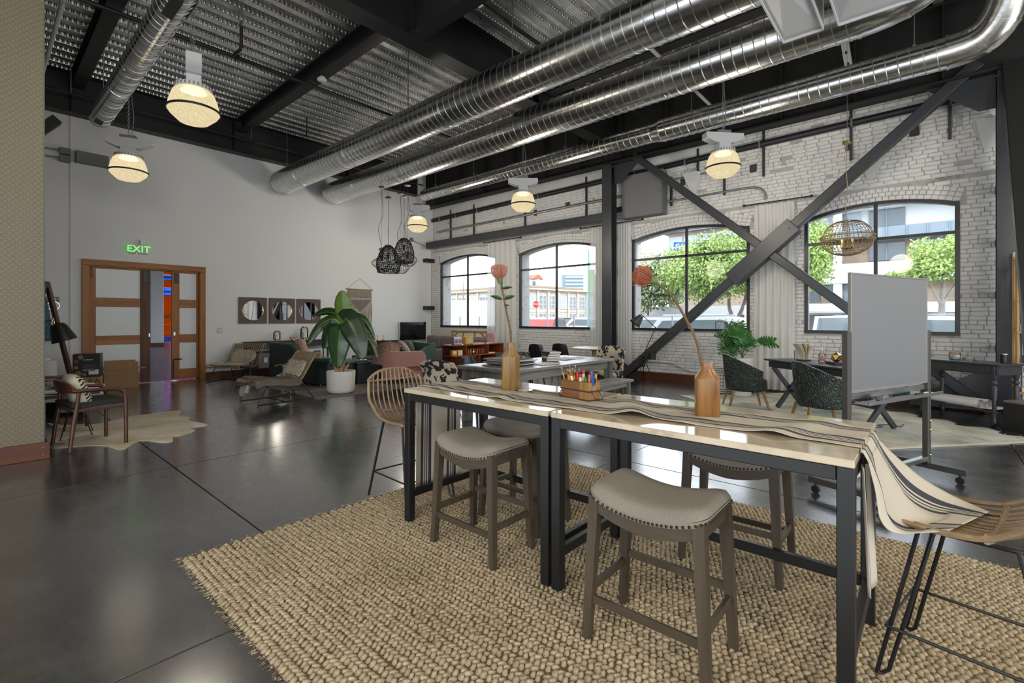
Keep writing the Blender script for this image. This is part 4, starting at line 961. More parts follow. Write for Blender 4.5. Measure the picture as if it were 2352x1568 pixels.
# ---- table runner: one continuous cloth over both tables and onto the right chair
def crease(x, y):
    w = .0
    for (yc, am, wd, ph) in ((1.20, .030, .09, 0), (.42, .022, .07, .4), (1.95, .010, .06, .2), (2.35, .006, .08, .7)):
        d = (y - yc - (x - .5) * (.25 - ph)) / wd; w += am * math.exp(-d * d) * (.35 + .65 * (1 - x))
    return w + .0025 * math.sin(y * 23 + x * 5) + .0025 * math.sin(x * 17 + y * 9)
path = [(2.778, .17), (2.777, .24), (2.775, .30), (2.772, .42), (2.768, .60), (2.764, .78), (2.752, TZ - .02), (2.735, TZ + .006), (2.68, TZ + .004)]
path += [(2.68 - .05 * k, TZ + .004) for k in range(1, 50)]
path += [(.205, TZ + .004), (.188, TZ + .003), (.172, TZ - .03)]
PTH = [Vector((0, a, b)) for a, b in path]
def runner_pt(u, v):
    t = v * (len(PTH) - 1); i = min(int(t), len(PTH) - 2); f = t - i; p = PTH[i].lerp(PTH[i + 1], f)
    x = 2.515 - .42 * (1 - u) ; y, z = p.y, p.z
    if .20 < y < 2.70 and z > TZ - .01:
        k = .05 * math.sin(y * 2.3 + .4); x += k * .6 + (.04 if y < 1.3 else 0) * (1.3 - y); z += max(0, crease(u, y)) + .001
    elif z < TZ - .01 and y > 1: y += .006 * math.sin(u * 11) * (TZ - z) / .6; x += .01 * (TZ - z)
    return (x, y, z)
g = G(); g.surf(runner_pt, 40, 200, .0022, uv=True)
rn = thing('table_runner', 'cream linen runner with charcoal stripes over both bar tables', 'table runner', (2.3, 1.4, TZ)); me = g.mesh('cloth_top', M['runner'], 180, fix=False)
o = link('cloth', me, rn); o.location = (-2.3, -1.4, -TZ)
# the right end spills off the table edge across the woven seat of the right chair
x0, x1 = [runner_pt(u, 1.0)[0] for u in (0, 1)]
Lp = [Vector(p) for p in ((x0, .172, TZ - .03), (x0 - .01, .155, .80), (x0 - .01, .145, .70), (x0 + .02, .11, .655), (x0 + .12, .03, .648), (x0 + .20, -.04, .648))]
Rp = [Vector(p) for p in ((x1, .172, TZ - .03), (x1 + .03, .12, .82), (x1 + .07, .05, .74), (x1 + .11, -.03, .685), (x1 + .12, -.10, .66), (x1 + .10, -.16, .652))]
Ls, Rs = spline(Lp, 7), spline(Rp, 7)
def drape(u, v):
    i = v * (len(Ls) - 1); k = min(int(i), len(Ls) - 2); f = i - k; a = Ls[k].lerp(Ls[k + 1], f); b = Rs[k].lerp(Rs[k + 1], f); p = a.lerp(b, u)
    amp = .022 * math.sin(PI * v) * (1 - .3 * v); ph = u * 4.2 * PI + 1.2 * v
    p += Vector((.3, -.8, .4)) * (amp * math.sin(ph)) - Vector((0, 0, .05)) * (math.sin(PI * u) * math.sin(PI * min(1, v * 1.05)) * .55); p.z = max(p.z, .650 if v > .75 else .63)
    return p
g = G(); g.surf(drape, 40, 36, .0022, uv=True); o = link('draped_end', g.mesh('draped_end', M['runner'], 180, fix=False), rn); o.location = (-2.3, -1.4, -TZ)
def fold(u, v):
    z = lerp(TZ - .05, .42 + .05 * u, v); return (lerp(2.085, 2.24, u) + .012 * math.sin(u * 7 + v * 3), .185 - .02 * v + .012 * math.sin(u * 9), z)
g = G(); g.surf(fold, 14, 14, .0022, uv=True); o = link('hanging_fold', g.mesh('hanging_fold', M['runner'], 180, fix=False), rn); o.location = (-2.3, -1.4, -TZ)
# tassel fringe on the left end
g = G()
for k in range(46):
    u = k / 45; p = Vector(runner_pt(u, 0)); g.tube([p, p + Vector((random.uniform(-.006, .006), .004, -.02)), p + Vector((random.uniform(-.01, .01), .006, -random.uniform(.02, .035)))], .0009, 3)
o = g.obj('fringe', M['runner'], rn, fix=False); o.location = (-2.3, -1.4, -TZ); o['kind'] = 'stuff'

# ---- saddle stools (long side along y)
def make_stool(label):
    r = thing('saddle_stool', label, 'stool', group='saddle stools around the bar table')
    ax, ay = .168, .243; H = .60
    def sad(y): return .052 * (y / ay) ** 2
    def top(u, v):
        x = lerp(-1, 1, u); y = lerp(-1, 1, v); q = 8.0; n_ = (abs(x) ** q + abs(y) ** q) ** (1 / q); m_ = max(abs(x), abs(y)); f = m_ / n_ if n_ > 1e-6 else 1
        X, Y = x * f * (ax + .012), y * f * (ay + .012); e = max(abs(x), abs(y)); h = .054 * (1 - e ** 6) ** .5
        return (X, Y, H + sad(Y) - .012 + h)
    g = G(); g.surf(top, 25, 33, 0); seat = g
    # skirt of the cushion
    rim = []
    for k in range(96):
        t = 2 * PI * k / 96; c, s = math.cos(t), math.sin(t); q = 8.0; f = 1 / (abs(c) ** q + abs(s) ** q) ** (1 / q); rim.append((c * f, s * f))
    V = []
    for (a_, b_) in rim: V.append((a_ * (ax + .012), b_ * (ay + .012), H + sad(b_ * ay) - .010)); 
    m_ = len(V); V += [(p[0] * .995, p[1] * .996, p[2] - .022) for p in V]; seat.add(V, [(i, (i + 1) % m_, m_ + (i + 1) % m_, m_ + i) for i in range(m_)])
    seat.obj('seat_cushion', M['linen'], r, 70)
    g = G()
    for k in range(96):
        a_, b_ = rim[k]
        if k % 1 == 0: g.ball((a_ * (ax + .013), b_ * (ay + .013), H + sad(b_ * ay) - .024), .0062, 6, 4)
    o = g.obj('nailhead_trim', M['nail'], r, fix=False); o['kind'] = 'stuff'
    # seat rails: curved long aprons, straight short aprons
    for s_ in (-1, 1):
        g = G(); n_ = 14; V = []
        for i in range(n_ + 1):
            y = lerp(-ay + .02, ay - .02, i / n_); z = H + sad(y) - .030
            V += [(s_ * (ax - .002), y, z), (s_ * (ax - .030), y, z), (s_ * (ax - .030), y, z - .062 + .010 * abs(y) / ay), (s_ * (ax - .002), y, z - .062 + .010 * abs(y) / ay)]
        Fc = []
        for i in range(n_):
            for k in range(4): l = (k + 1) % 4; Fc.append((i * 4 + k, i * 4 + l, (i + 1) * 4 + l, (i + 1) * 4 + k))
        Fc += [(0, 1, 2, 3), (n_ * 4, n_ * 4 + 3, n_ * 4 + 2, n_ * 4 + 1)]; g.add(V, Fc); g.obj('seat_rail', M['stool_wood_y'], r, 30)
        g = G(); g.box((0, s_ * (ay - .014), H + .052 - .062), (2 * ax - .05, .026, .062), .003); g.obj('seat_rail', M['stool_wood_y'], r, 0)
    bx, by = .188, .255
    def legpt(s1, s2, z): t = 1 - z / (H + .03); return Vector((s1 * lerp(ax - .022, bx - .02, t), s2 * lerp(ay - .022, by - .002, t), z))
    for s1 in (-1, 1):
        for s2 in (-1, 1):
            p0, p1 = legpt(s1, s2, 0), legpt(s1, s2, H + .022); V = []
            for p, w in ((p0, .017), (p1, .023)): V += [(p.x - w, p.y - w, p.z), (p.x + w, p.y - w, p.z), (p.x + w, p.y + w, p.z), (p.x - w, p.y + w, p.z)]
            g = G(); g.add(V, [(3, 2, 1, 0), (4, 5, 6, 7)] + [(i, (i + 1) % 4, 4 + (i + 1) % 4, 4 + i) for i in range(4)]); g.obj('leg', M['stool_wood'], r, 0)
    for s1, z in ((-1, .175), (1, .255)): g = G(); g.beam(legpt(s1, -1, z), legpt(s1, 1, z), .020, .034, .002); g.obj('stretcher', M['stool_wood_y'], r, 0)
    for s2 in (-1, 1): g = G(); g.beam(legpt(-1, s2, .215), legpt(1, s2, .215), .020, .034, .002); g.obj('stretcher', M['stool_wood_y'], r, 0)
    return r
st0 = make_stool('linen saddle stool on the near side, in front of the left bar table'); st0.location = (2.072, 2.075, RT)
dup(st0, (2.548, 2.14, RT), R(180), 'linen saddle stool tucked on the far side of the left bar table')
dup(st0, (1.945, .88, RT), R(1), 'nearest linen saddle stool, standing in front of the right bar table')
dup(st0, (2.905, .85, RT), R(181), 'linen saddle stool on the far side of the right bar table')

# ---- rattan bar stools (front toward -y)
def make_rattan(label, nm='rattan_stool'):
    r = thing(nm, label, 'bar stool', group='rattan bar stools')
    SZ = .625; W2 = .235; nr = 13
    def rib(u):       # u in -1..1 across
        x = u * W2; e = abs(u) ** 3
        return [Vector((x * .92, -.235, SZ - .012)), Vector((x, -.215, SZ + .004)), Vector((x * 1.02, -.08, SZ - .020 * (1 - u * u))), Vector((x * 1.04, .06, SZ - .014 * (1 - u * u) + .02 * e)), Vector((x * 1.06, .165, SZ + .045 + .05 * e)),
                Vector((x * 1.06, .215, SZ + .15)), Vector((x * 1.0, .245, SZ + .27)), Vector((x * .93, .262, SZ + .345 - .07 * e)), Vector((x * .92, .275, SZ + .352 - .07 * e))]
    for k in range(nr):
        u = -1 + 2 * k / (nr - 1); g = G(); g.tube(spline(rib(u), 5), .0062 if abs(u) < .99 else .011, 7); g.obj('cane_rib', M['rattan'], r)
    for idx, rr in ((1, .011), (3, .009), (4, .009), (6, .0075), (7.6, .012)):
        pts = []
        for k in range(25):
            q = spline(rib(-1 + 2 * k / 24), 5); j = min(len(q) - 1, int(round(idx * 5))); pts.append(q[j] + Vector((0, 0, -.010 if idx < 4.5 else 0)) + Vector((0, .010 if idx >= 4.5 else 0, 0)))
        g = G(); g.tube(pts, rr, 7)
        if idx == 3 or idx == 6 or idx == 4:
            for k in range(nr):
                p = pts[min(24, int(round(k * 24 / (nr - 1))))]; g.tube([p + Vector((-.007, 0, .004)), p + Vector((0, -.002, .022)), p + Vector((.007, 0, .004))], .005, 5)
        g.obj('cane_binding', M['rattan'], r)
    for s_ in (-1, 1):
        # hairpin front legs and splayed back legs in black rod
        g = G(); g.tube([(s_ * .17, -.13, SZ - .03), (s_ * .215, -.245, .03), (s_ * .215, -.25, .012), (s_ * .205, -.235, .010), (s_ * .198, -.215, .03), (s_ * .15, -.09, SZ - .03)], .0075, 7); g.obj('leg', M['black_metal'], r)
        g = G(); g.tube([(s_ * .17, .13, SZ - .02), (s_ * .225, .265, .008)], .0095, 7); g.obj('leg', M['black_metal'], r)
        g = G(); g.tube([(s_ * .205, -.22, .20), (s_ * .207, .222, .20)], .006, 6); g.obj('foot_rod', M['black_metal'], r)
        g = G(); g.tube([(s_ * .17, -.14, SZ - .028), (s_ * .17, .14, SZ - .02)], .008, 6); g.obj('seat_bearer', M['black_metal'], r)
    for yy in (-.222, .222): g = G(); g.tube([(-.206, yy, .20), (.206, yy, .20)], .006, 6); g.obj('foot_rod', M['black_metal'], r)
    return r
rs0 = make_rattan('rattan bar stool with black rod legs at the left end of the table'); rs0.location = (2.265, 3.035, 0.018); rs0.rotation_euler = (0, 0, R(-3))
dup(rs0, (2.50, -.115, RT), R(170), 'rattan bar stool at the right picture edge with the runner spilling over its seat')

# ---- wooden vases with protea stems
def make_vase(label, loc, w, h, m, rz, neck):
    r = thing('wooden_vase', label, 'vase', loc, rz); s = w / 2
    g = G(); g.lathe([(s * .94, 0), (s, .008), (s, h * .70)], 40, sq=5.0); 
    prof = [(s, h * .70), (s * .98, h * .735), (neck * 1.12, h * .86), (neck, h * .93), (neck, h), (neck * .78, h), (neck * .7, h * .8), (.004, h * .78)]
    n_ = 40; V = []
    for i, (rr, zz) in enumerate(prof):
        f = min(1, i / 2.0)
        for k in range(n_):
            t = 2 * PI * k / n_; c, q = math.cos(t), math.sin(t); sqf = 1.0 / (abs(c) ** 5 + abs(q) ** 5) ** .2; ff = lerp(sqf, 1, f); V.append((rr * ff * c, rr * ff * q, zz))
    Fc = []
    for i in range(len(prof) - 1):
        for k in range(n_): l = (k + 1) % n_; Fc.append((i * n_ + k, i * n_ + l, (i + 1) * n_ + l, (i + 1) * n_ + k))
    g.f = [f for f in g.f if len(f) == 4 or min(f) == 0]; g.add(V, Fc); g.obj('turned_body', m, r, 50); return r
make_vase('pale carved wooden vase on the left bar table', (2.385, 2.12, TZ + .006), .104, .312, M['vase1'], R(20), .026)
make_vase('warm brown wooden vase on the right bar table', (2.375, .83, TZ + .006), .112, .258, M['vase2'], R(25), .029)
def leafmesh(L, Wd, curl=.3, m=None, fold=.25, n=8):
    g = G()
    def f(u, v):
        w = Wd * math.sin(PI * min(1, .04 + v * .96)) ** .8 * (1 - .25 * v); x = (u - .5) * 2 * w / 2; return (x, v * L, abs(x) * fold - curl * L * v * v)
    g.surf(f, 5, n, .0012); return g
def protea(label, base, pts, head, hdir, hr, cm, leaves):
    r = thing('protea_stem', label, 'flower', base); b = Vector(base)
    P = spline([Vector(p) - b for p in pts], 8); g = G(); g.tube(P, [lerp(.0075, .0055, i / len(P)) for i in range(len(P))], 8)
    for i in range(4, len(P) - 4, 5): g.ball(P[i] + Vector((.005, -.004, 0)), .006, 6, 4)
    g.obj('stem', M['stem'], r)
    hd = Vector(hdir).normalized(); c = Vector(head) - b; q = hd.to_track_quat('Z', 'Y')
    rs = random.Random(len(label)); g = G()
    for k in range(130):
        t = k * 2.39996; f = (k + .5) / 130; sp_ = hr * (.15 + .85 * math.sqrt(f)); w = Vector((math.cos(t), math.sin(t), 0))
        a = w * (hr * .18 * math.sqrt(f)); b1 = w * (sp_ * (1.05 if f > .3 else .75)) + Vector((0, 0, hr * (.55 + .4 * (1 - f)))); c1 = w * (sp_ * (.62 + .45 * rs.random())) + Vector((0, 0, hr * (1.35 + .35 * (1 - f)) + rs.uniform(-.006, .006)))
        g.tube([c + q @ p for p in bez(a, a.lerp(b1, .6) + w * (hr * .25), b1 + Vector((0, 0, hr * .4)), c1, 5)], [.0014, .0013, .0012, .0011, .0011, .0019], 4, cap=True)
    g.obj('flower_head', cm, r, fix=False)
    g = G(); g.tube([c - hd * hr * .55, c - hd * hr * .2, c + hd * hr * .1, c + hd * hr * .3], [.010, .018, .022, .012], 10); g.obj('calyx', M['stem_green'], r)
    for (p, d, L, Wd, rl) in leaves:
        g = leafmesh(L, Wd, .12); dq = Vector(d).normalized().to_track_quat('Y', 'Z'); o = g.obj('leaf', M['leaf_light'] if rl > 90 else M['leaf'], r, 180); o.location = Vector(p) - b; o.rotation_mode = 'QUATERNION'; o.rotation_quaternion = dq @ Euler((0, R(rl), 0)).to_quaternion()
def vp(c, lat, z, fwd=0): p = Vector((c[0], c[1], 0)) + rt * lat + fwv * fwd; return Vector((p.x, p.y, z))
v1 = (2.385, 2.12); b1 = vp(v1, .004, TZ + .25)
protea('tall coral protea stem standing in the pale vase', tuple(b1), [b1, vp(v1, .0, 1.30), vp(v1, -.022, 1.42), vp(v1, -.050, 1.56), vp(v1, -.062, 1.63), vp(v1, -.070, 1.66)], vp(v1, -.072, 1.665), (rt * -.1 + Vector((0, 0, 1))), .060, M['protea'],
       [(vp(v1, -.055, 1.53), tuple(rt * -1 + Vector((0, 0, .35))), .085, .035, 60), (vp(v1, -.052, 1.53), tuple(rt * 1 + Vector((0, 0, .35))), .085, .036, -60), (vp(v1, -.06, 1.60), tuple(rt * 1 + Vector((0, 0, .25)) + fwv * .3), .075, .028, -50), (vp(v1, -.048, 1.49), tuple(rt * .6 - fwv * .5), .05, .022, 30), (vp(v1, -.06, 1.59), tuple(rt * .05 + Vector((0, 0, .9)) - fwv * .25), .06, .03, 100)])
v2 = (2.375, .83); b2 = vp(v2, -.010, TZ + .20)
protea('orange protea stem bending left out of the brown vase', tuple(b2), [b2, vp(v2, -.028, 1.19), vp(v2, -.055, 1.30), vp(v2, -.115, 1.42), vp(v2, -.175, 1.515), vp(v2, -.235, 1.565), vp(v2, -.268, 1.585)], vp(v2, -.270, 1.588), tuple(rt * -1 + Vector((0, 0, .42))), .056, M['protea2'],
       [(vp(v2, -.180, 1.51), tuple(rt * .12 + Vector((0, 0, 1)) - fwv * .2), .085, .045, 100), (vp(v2, -.178, 1.51), tuple(rt * -1 + Vector((0, 0, .15))), .095, .028, 40), (vp(v2, -.155, 1.485), tuple(rt * .25 + Vector((0, 0, 1))), .075, .022, 60), (vp(v2, -.215, 1.55), tuple(rt * .25 + Vector((0, 0, 1)) + fwv * .1), .080, .026, 110), (vp(v2, -.225, 1.56), tuple(rt * -.7 - Vector((0, 0, .6))), .045, .03, 60)])

# ---- pencil box with three bins
bxp = (2.395, 1.575, TZ + .004); br_ = R(-11)
pb = thing('pencil_box', 'three-bin wooden pencil box banded with rusty iron', 'box', bxp, br_)
for k, y in enumerate((.075, 0, -.075)):
    g = G()
    for (c, d) in (((-.046, y, .053), (.008, .073, .106)), ((.046, y, .053), (.008, .073, .106)), ((0, y - .0325, .053), (.084, .008, .106)), ((0, y + .0325, .053), (.084, .008, .106)), ((0, y, .004), (.084, .06, .006))): g.box(c, d, .001)
    g.obj('bin', (M['box_wood'], M['box_wood'], M['box_wood2'])[k], pb, 0)
for z in (.055, .004):
    g = G()
    for (c, d) in (((-.0525, 0, z), (.004, .238, .008)), ((.0525, 0, z), (.004, .238, .008)), ((0, -.1165, z), (.105, .004, .008)), ((0, .1165, z), (.105, .004, .008))): g.box(c, d)
    g.obj('iron_band', M['iron'], pb, 0)
for s in (-1, 1):
    g = G(); g.tube([(-.03, s * .118, .062), (-.03, s * .150, .008), (.03, s * .150, .008), (.03, s * .118, .062)], .003, 5); g.obj('handle', M['iron'], pb)
def slender(nm, label, cat, x, y, ln, tx, ty, body, tip, rad, group, hexa=True):
    Mr = Matrix.Rotation(br_, 4, 'Z'); loc = Vector(bxp) + Mr.to_3x3() @ Vector((x, y, .010)); r = thing(nm, label, cat, tuple(loc), br_, group)
    d = Vector((tx, ty, 1)).normalized(); n_ = 6 if hexa else 10
    g = G(); g.cyl((0, 0, 0), d * (ln * .86), rad, n=n_); g.obj('barrel', body, r)
    g = G(); g.cyl(d * (ln * .86), d * ln, rad * 1.06, rad * 1.0, n=10); g.obj('cap' if not hexa else 'ferrule', tip, r)
    if hexa: g = G(); g.cyl(d * ln, d * (ln + .012), rad * .95, rad * .8, n=8); g.obj('eraser', M['pinkish'], r)
grn = mat('green_ferrule', (.11, .13, .05), .35, .7)
pk = [(-.01, .088, .165, -.05, .34), (.01, .08, .178, .05, .17), (.015, .072, .17, .1, .02), (-.015, .07, .150, -.1, .05), (-.02, .062, .148, -.1, -.02), (.0, .066, .152, .02, .02), (.02, .06, .150, .1, -.10), (-.005, .056, .148, -.06, -.16)]
for k, (x, y, l, tx, ty) in enumerate(pk): slender('pencil', ('yellow pencil leaning far left out of the pencil box' if k == 0 else 'tall yellow pencil behind the leaning one' if k == 1 else 'yellow pencil in the left pencil-box bin, %s' % ('third tallest', 'front left of the upright bunch', 'front middle of the upright bunch', 'in the very middle of the bunch', 'back right of the bunch', 'rightmost of the bunch')[k - 2]), 'pencil', x, y, l, tx, ty, M['yellow'], grn, .0042, 'pencils in the pencil box')
for k, (x, y, l, tx, ty) in enumerate([(-.018, .018, .145, -.1, .22), (.0, .008, .148, .05, .18), (.012, -.004, .155, .1, .02), (-.012, -.014, .140, -.1, -.08)]): slender('dry_erase_marker', ('leftmost red-capped marker', 'all-red marker', 'tallest red-capped marker', 'rightmost red-capped marker')[k] + ' in the middle bin of the pencil box', 'marker', x, y, l, tx, ty, M['ivory'] if k != 1 else M['red'], M['red'], .0085, 'red markers in the pencil box', False)
for (x, y, l, tx, ty, c1, c2, rd, t) in [(-.015, -.055, .135, -.05, .35, 'purple', 'purple', .007, 'purple pen leaning left in the right bin'), (.005, -.068, .125, .0, .30, 'green', 'green', .008, 'green marker in the right bin'), (.02, -.075, .150, .1, .12, 'purple', 'purple', .008, 'tall purple marker standing at the back of the right bin'),
        (-.01, -.085, .140, -.05, -.02, 'orange', 'orange', .006, 'orange pen in the right bin'), (.012, -.088, .142, .05, -.12, 'yellow', 'yellow', .009, 'yellow highlighter in the right bin'), (.0, -.092, .120, .05, -.18, 'black', 'black', .006, 'black pen in the right bin'), (-.008, -.086, .145, -.05, -.25, 'blue', 'blue', .008, 'blue marker leaning right in the right bin')]:
    slender('pen', t + ' of the pencil box', 'pen', x, y, l, tx, ty, M[c1], M[c2], rd, 'pens in the pencil box', False)
ag = thing('agate_coaster', 'gilt-edged white agate coaster on the runner', 'coaster', (2.375, 1.985, TZ + .006)); rs = random.Random(3); rad = [.049 * (1 + rs.uniform(-.06, .06)) for _ in range(22)]
g = G(); g.prism([(rad[k] * math.cos(2 * PI * k / 22), rad[k] * math.sin(2 * PI * k / 22)) for k in range(22)], 0.0, .010); g.obj('gilt_rim', M['brass'], ag, 30)
g = G(); g.prism([(rad[k] * .93 * math.cos(2 * PI * k / 22), rad[k] * .93 * math.sin(2 * PI * k / 22)) for k in range(22)], .0, .0108); g.obj('agate_face', mat('agate', (.62, .64, .66), .06, var=.2, vscale=25), ag, 30)
# ================================================================== LEFT SIDE AND LOUNGE
# ---- cowhide on the floor
outline = [(107, 1008), (128, 985), (110, 973), (150, 977), (190, 975), (222, 974), (262, 966), (300, 957), (340, 952), (385, 946), (416, 944), (411, 954), (437, 959), (432, 966), (477, 976), (436, 983), (447, 990), (420, 1000), (397, 1004), (396, 1014), (368, 1016), (330, 1012), (308, 1018), (290, 1030), (268, 1032), (245, 1025), (205, 1024), (165, 1027), (120, 1030), (150, 1019), (112, 1017)]
hp = []
for (x_, y_) in outline:
    l_ = (x_ - 1176) / 1097; d_ = 1.4 * 1097 / (y_ - 732); hp.append((d_ * (_fx + l_ * _fy), d_ * (_fy - l_ * _fx)))
cxh = sum(p[0] for p in hp) / len(hp); cyh = sum(p[1] for p in hp) / len(hp)
g = G(); poly = [(p.x, p.y) for p in spline([(a - cxh, b - cyh, 0) for a, b in hp + hp[:1]], 4)][:-1]; g.prism(poly, .001, .008); tag(g.obj('cowhide_rug', M['hide'], smooth=0, loc=(cxh, cyh, 0)), 'cream cowhide rug lying on the dark floor at left', 'rug')

# ---- walnut armchairs (facing +x), origin at floor centre
def make_armchair(label):
    r = thing('walnut_armchair', label, 'chair', group='walnut armchairs with rope seats'); ZA = .62; SZ = .44
    for s in (-1, 1):
        g = G(); g.tube(spline([(.245, s * .275, 0), (.245, s * .272, .30), (.24, s * .268, .52), (.20, s * .266, .60), (.10, s * .27, ZA), (-.10, s * .285, ZA + .01), (-.22, s * .27, ZA + .015)], 6), [.019] * 12 + [.021] * 25, 10); g.obj('front_leg_and_arm', M['walnut'], r)
        g = G(); g.tube([(-.235, s * .26, 0), (-.20, s * .255, .30), (-.175, s * .25, .45), (-.165, s * .275, ZA)], [.017, .021, .022, .018], 10); g.obj('leg', M['walnut_z'], r)
        g = G(); g.beam((-.19, s * .245, SZ - .02), (.235, s * .262, SZ - .01), .03, .04, .006); g.obj('seat_rail', M['walnut'], r, 0)
    def bk(u, v):
        t = lerp(-1, 1, u); y = .275 * math.sin(t * 1.35) / math.sin(1.35); x = -.22 - .10 * math.cos(t * 1.35) + .065; h = .11 * (1 - t * t) ** .7 + .018
        return (x - .02 * v, y, ZA - .012 + v * h)
    g = G(); g.surf(bk, 22, 5, .022); g.obj('back_rail', M['walnut'], r, 60)
    for k, xx in enumerate((-.19, .235)): g = G(); g.beam((xx, -.25, SZ - .015), (xx, .25, SZ - .015), .03, .035, .006); g.obj('seat_rail', M['walnut'], r, 0)
    def st(u, v): x = lerp(-.205, .262, u); y = lerp(-.25, .25, v); return (x, y, SZ + .012 - .025 * math.sin(PI * u) * math.sin(PI * v) + .002 * math.sin(u * 60))
    g = G(); g.surf(st, 100, 8, .05); g.obj('rope_seat', M['rope'], r, 60); return r
ac0 = make_armchair('walnut armchair with black rope seat standing on the cowhide'); ac0.location = (.862, 7.045, .008); ac0.rotation_euler = (0, 0, R(10))
dup(ac0, (.72, 8.50, 0), R(6), 'walnut armchair half hidden behind the round side table')
def pillow(name, label, loc, rot, sx, sy, sz, m, cat='cushion', group=None, fringe=None):
    g = G()
    def f(u, v):
        th = PI * (v - .5); ph = 2 * PI * u; a = math.cos(th); c, s = math.cos(ph), math.sin(ph); q = 1 / (abs(c) ** 4 + abs(s) ** 4) ** .25 if True else 1
        return (sx / 2 * q * c * a ** .55 * .95, sy / 2 * q * s * a ** .55 * .95, sz / 2 * math.sin(th) * (1 if a > .0 else 0))
    g.surf(f, 28, 13, closeu=True); o = tag(g.obj(name, m, smooth=180), label, cat, group); o.location = loc; o.rotation_euler = rot; return o
x = N('zigzag_cushion'); sp_ = x.n('ShaderNodeSeparateXYZ'); c_ = x.n('ShaderNodeTexCoord'); x.l(c_.outputs['Object'], sp_.inputs[0])
zz = x.math('FRACT', x.math('ADD', x.math('MULTIPLY', sp_.outputs['X'], 26.0), x.math('MULTIPLY', x.math('ABSOLUTE', x.math('SUBTRACT', x.math('FRACT', x.math('MULTIPLY', sp_.outputs['Y'], 12.0)), .5)), 1.6)))
msk = x.math('MULTIPLY', x.math('LESS_THAN', zz, .5), x.math('GREATER_THAN', sp_.outputs['Z'], .012)); mx_ = x.n('ShaderNodeMix', data_type='RGBA'); mx_.inputs['A'].default_value = (.55, .50, .40, 1); mx_.inputs['B'].default_value = (.02, .02, .02, 1); x.l(msk, mx_.inputs['Factor']); x.col(mx_.outputs['Result']); x.p.inputs['Roughness'].default_value = .9; M['zigzag'] = x.m
pillow('zigzag_cushion', 'cream cushion with a black zigzag face leaning in the walnut armchair', (.76, 7.03, .615), (R(4), R(72), R(10)), .40, .42, .17, M['zigzag'])
# ---- round side table with wire legs
rt_ = thing('round_side_table', 'round white side table on black wire legs between the armchairs', 'table', (.72, 7.76, 0))
g = G(); g.lathe([(.36, .555), (.375, .562), (.375, .575), (.36, .582), (.01, .582)], 40); g.lathe([(.36, .555), (.01, .555)], 40); g.obj('table_top', M['white'], rt_)
for k in range(3):
    t = 2 * PI * k / 3 + .35; c, s = math.cos(t), math.sin(t); c2, s2 = math.cos(t + 1.1), math.sin(t + 1.1); c3, s3 = math.cos(t + .55), math.sin(t + .55)
    g = G(); g.tube([(.20 * c3, .20 * s3, .553), (.30 * c, .30 * s, .008), (.30 * c2, .30 * s2, .008), (.20 * c3, .20 * s3, .553)], .007, 6); g.obj('wire_leg', M['black_metal'], rt_)
def stackbox(name, label, cat, loc, rz, d, m, parts=(), group=None, bev=.003):
    r = thing(name, label, cat, loc, rz, group); g = G(); g.box((0, 0, d[2] / 2), d, bev); g.obj('body', m, r, 0)
    for (nm, c, dd, mm) in parts: q = G(); q.box(c, dd, min(dd) * .2); q.obj(nm, mm, r, 0)
    return r
stackbox('magazine', 'thin stack of magazines on the round side table', 'magazine', (.86, 7.82, .582), R(25), (.28, .21, .012), M['board'], [('cover', (.005, .006, .016), (.27, .20, .008), M['kraft']), ('cover', (-.01, .0, .023), (.26, .20, .006), M['paper'])])
pillow('knit_throw', 'crumpled cream knit throw on the round side table', (.70, 7.72, .622), (0, R(8), R(30)), .34, .24, .08, M['knit'], 'throw')
# ---- boxes by the doors
bb = stackbox('carton', 'open brown cardboard carton in front of the fir doors', 'box', (2.02, 12.42, 0), R(-8), (.54, .36, .38), M['kraft'], [('flap', (0, -.185, .475), (.54, .008, .19), M['kraft']), ('flap', (-.29, .03, .385), (.09, .34, .008), M['kraft']), ('flap', (.33, .02, .385), (.15, .30, .008), M['kraft']), ('tape', (0, -.183, .2), (.54, .004, .012), M['box_wood2']), ('label', (.25, -.1905, .55), (.06, .003, .04), M['paper'])])
bk = stackbox('gift_carton', 'black printed carton of a food kit standing on smaller boxes', 'box', (1.43, 11.75, .335), R(-16), (.38, .30, .42), M['black'], [('label', (.10, -.1515, .09), (.14, .002, .09), M['paper'])])
rot_b = (R(90), 0, 0)
text_mesh('lettering', 'CULINARY\nADVENTURE', .036, M['board'], bk, (.04, -.1525, .20), rot_b)
q = G(); q.box((.04, -.1515, .315), (.10, .002, .014)); q.cyl((-.03, -.150, .315), (-.03, -.1525, .315), .010, n=12); q.obj('brand_mark', M['paper'], bk, 0); q = G(); q.prism([(-.07, .13), (-.04, .155), (.10, .155), (.13, .13), (.10, .105), (-.04, .105)], -.1525, -.150, 'xz'); q.obj('printed_badge', M['grey_box'], bk, 0)
for (px_, pz_, rr, mm) in ((-.08, .365, .04, 'oakleg'), (-.14, .29, .032, 'teak'), (-.14, .18, .028, 'pink'), (-.11, .07, .045, 'leaf_light'), (-.03, .045, .03, 'oakleg')):
    q = G(); q.cyl((px_, -.1500, pz_), (px_, -.1525, pz_), rr, n=16); q.obj('printed_food', M[mm], bk, 30)
stackbox('small_carton', 'tan box marked with black letters under the black carton', 'box', (1.40, 11.78, .17), R(-14), (.46, .30, .164), M['birch'], [('panel', (.12, -.151, .08), (.20, .003, .15), M['oakleg'])])
text_mesh('lettering', 'AA', .15, M['black'], bpy.data.objects['small_carton'], (.13, -.1535, .075), rot_b)
stackbox('small_carton', 'white box with blue print at the bottom of the carton stack', 'box', (1.44, 11.80, 0), R(-14), (.44, .32, .165), M['paper'], [('print', (.10, -.161, .08), (.16, .003, .13), M['denim'])])
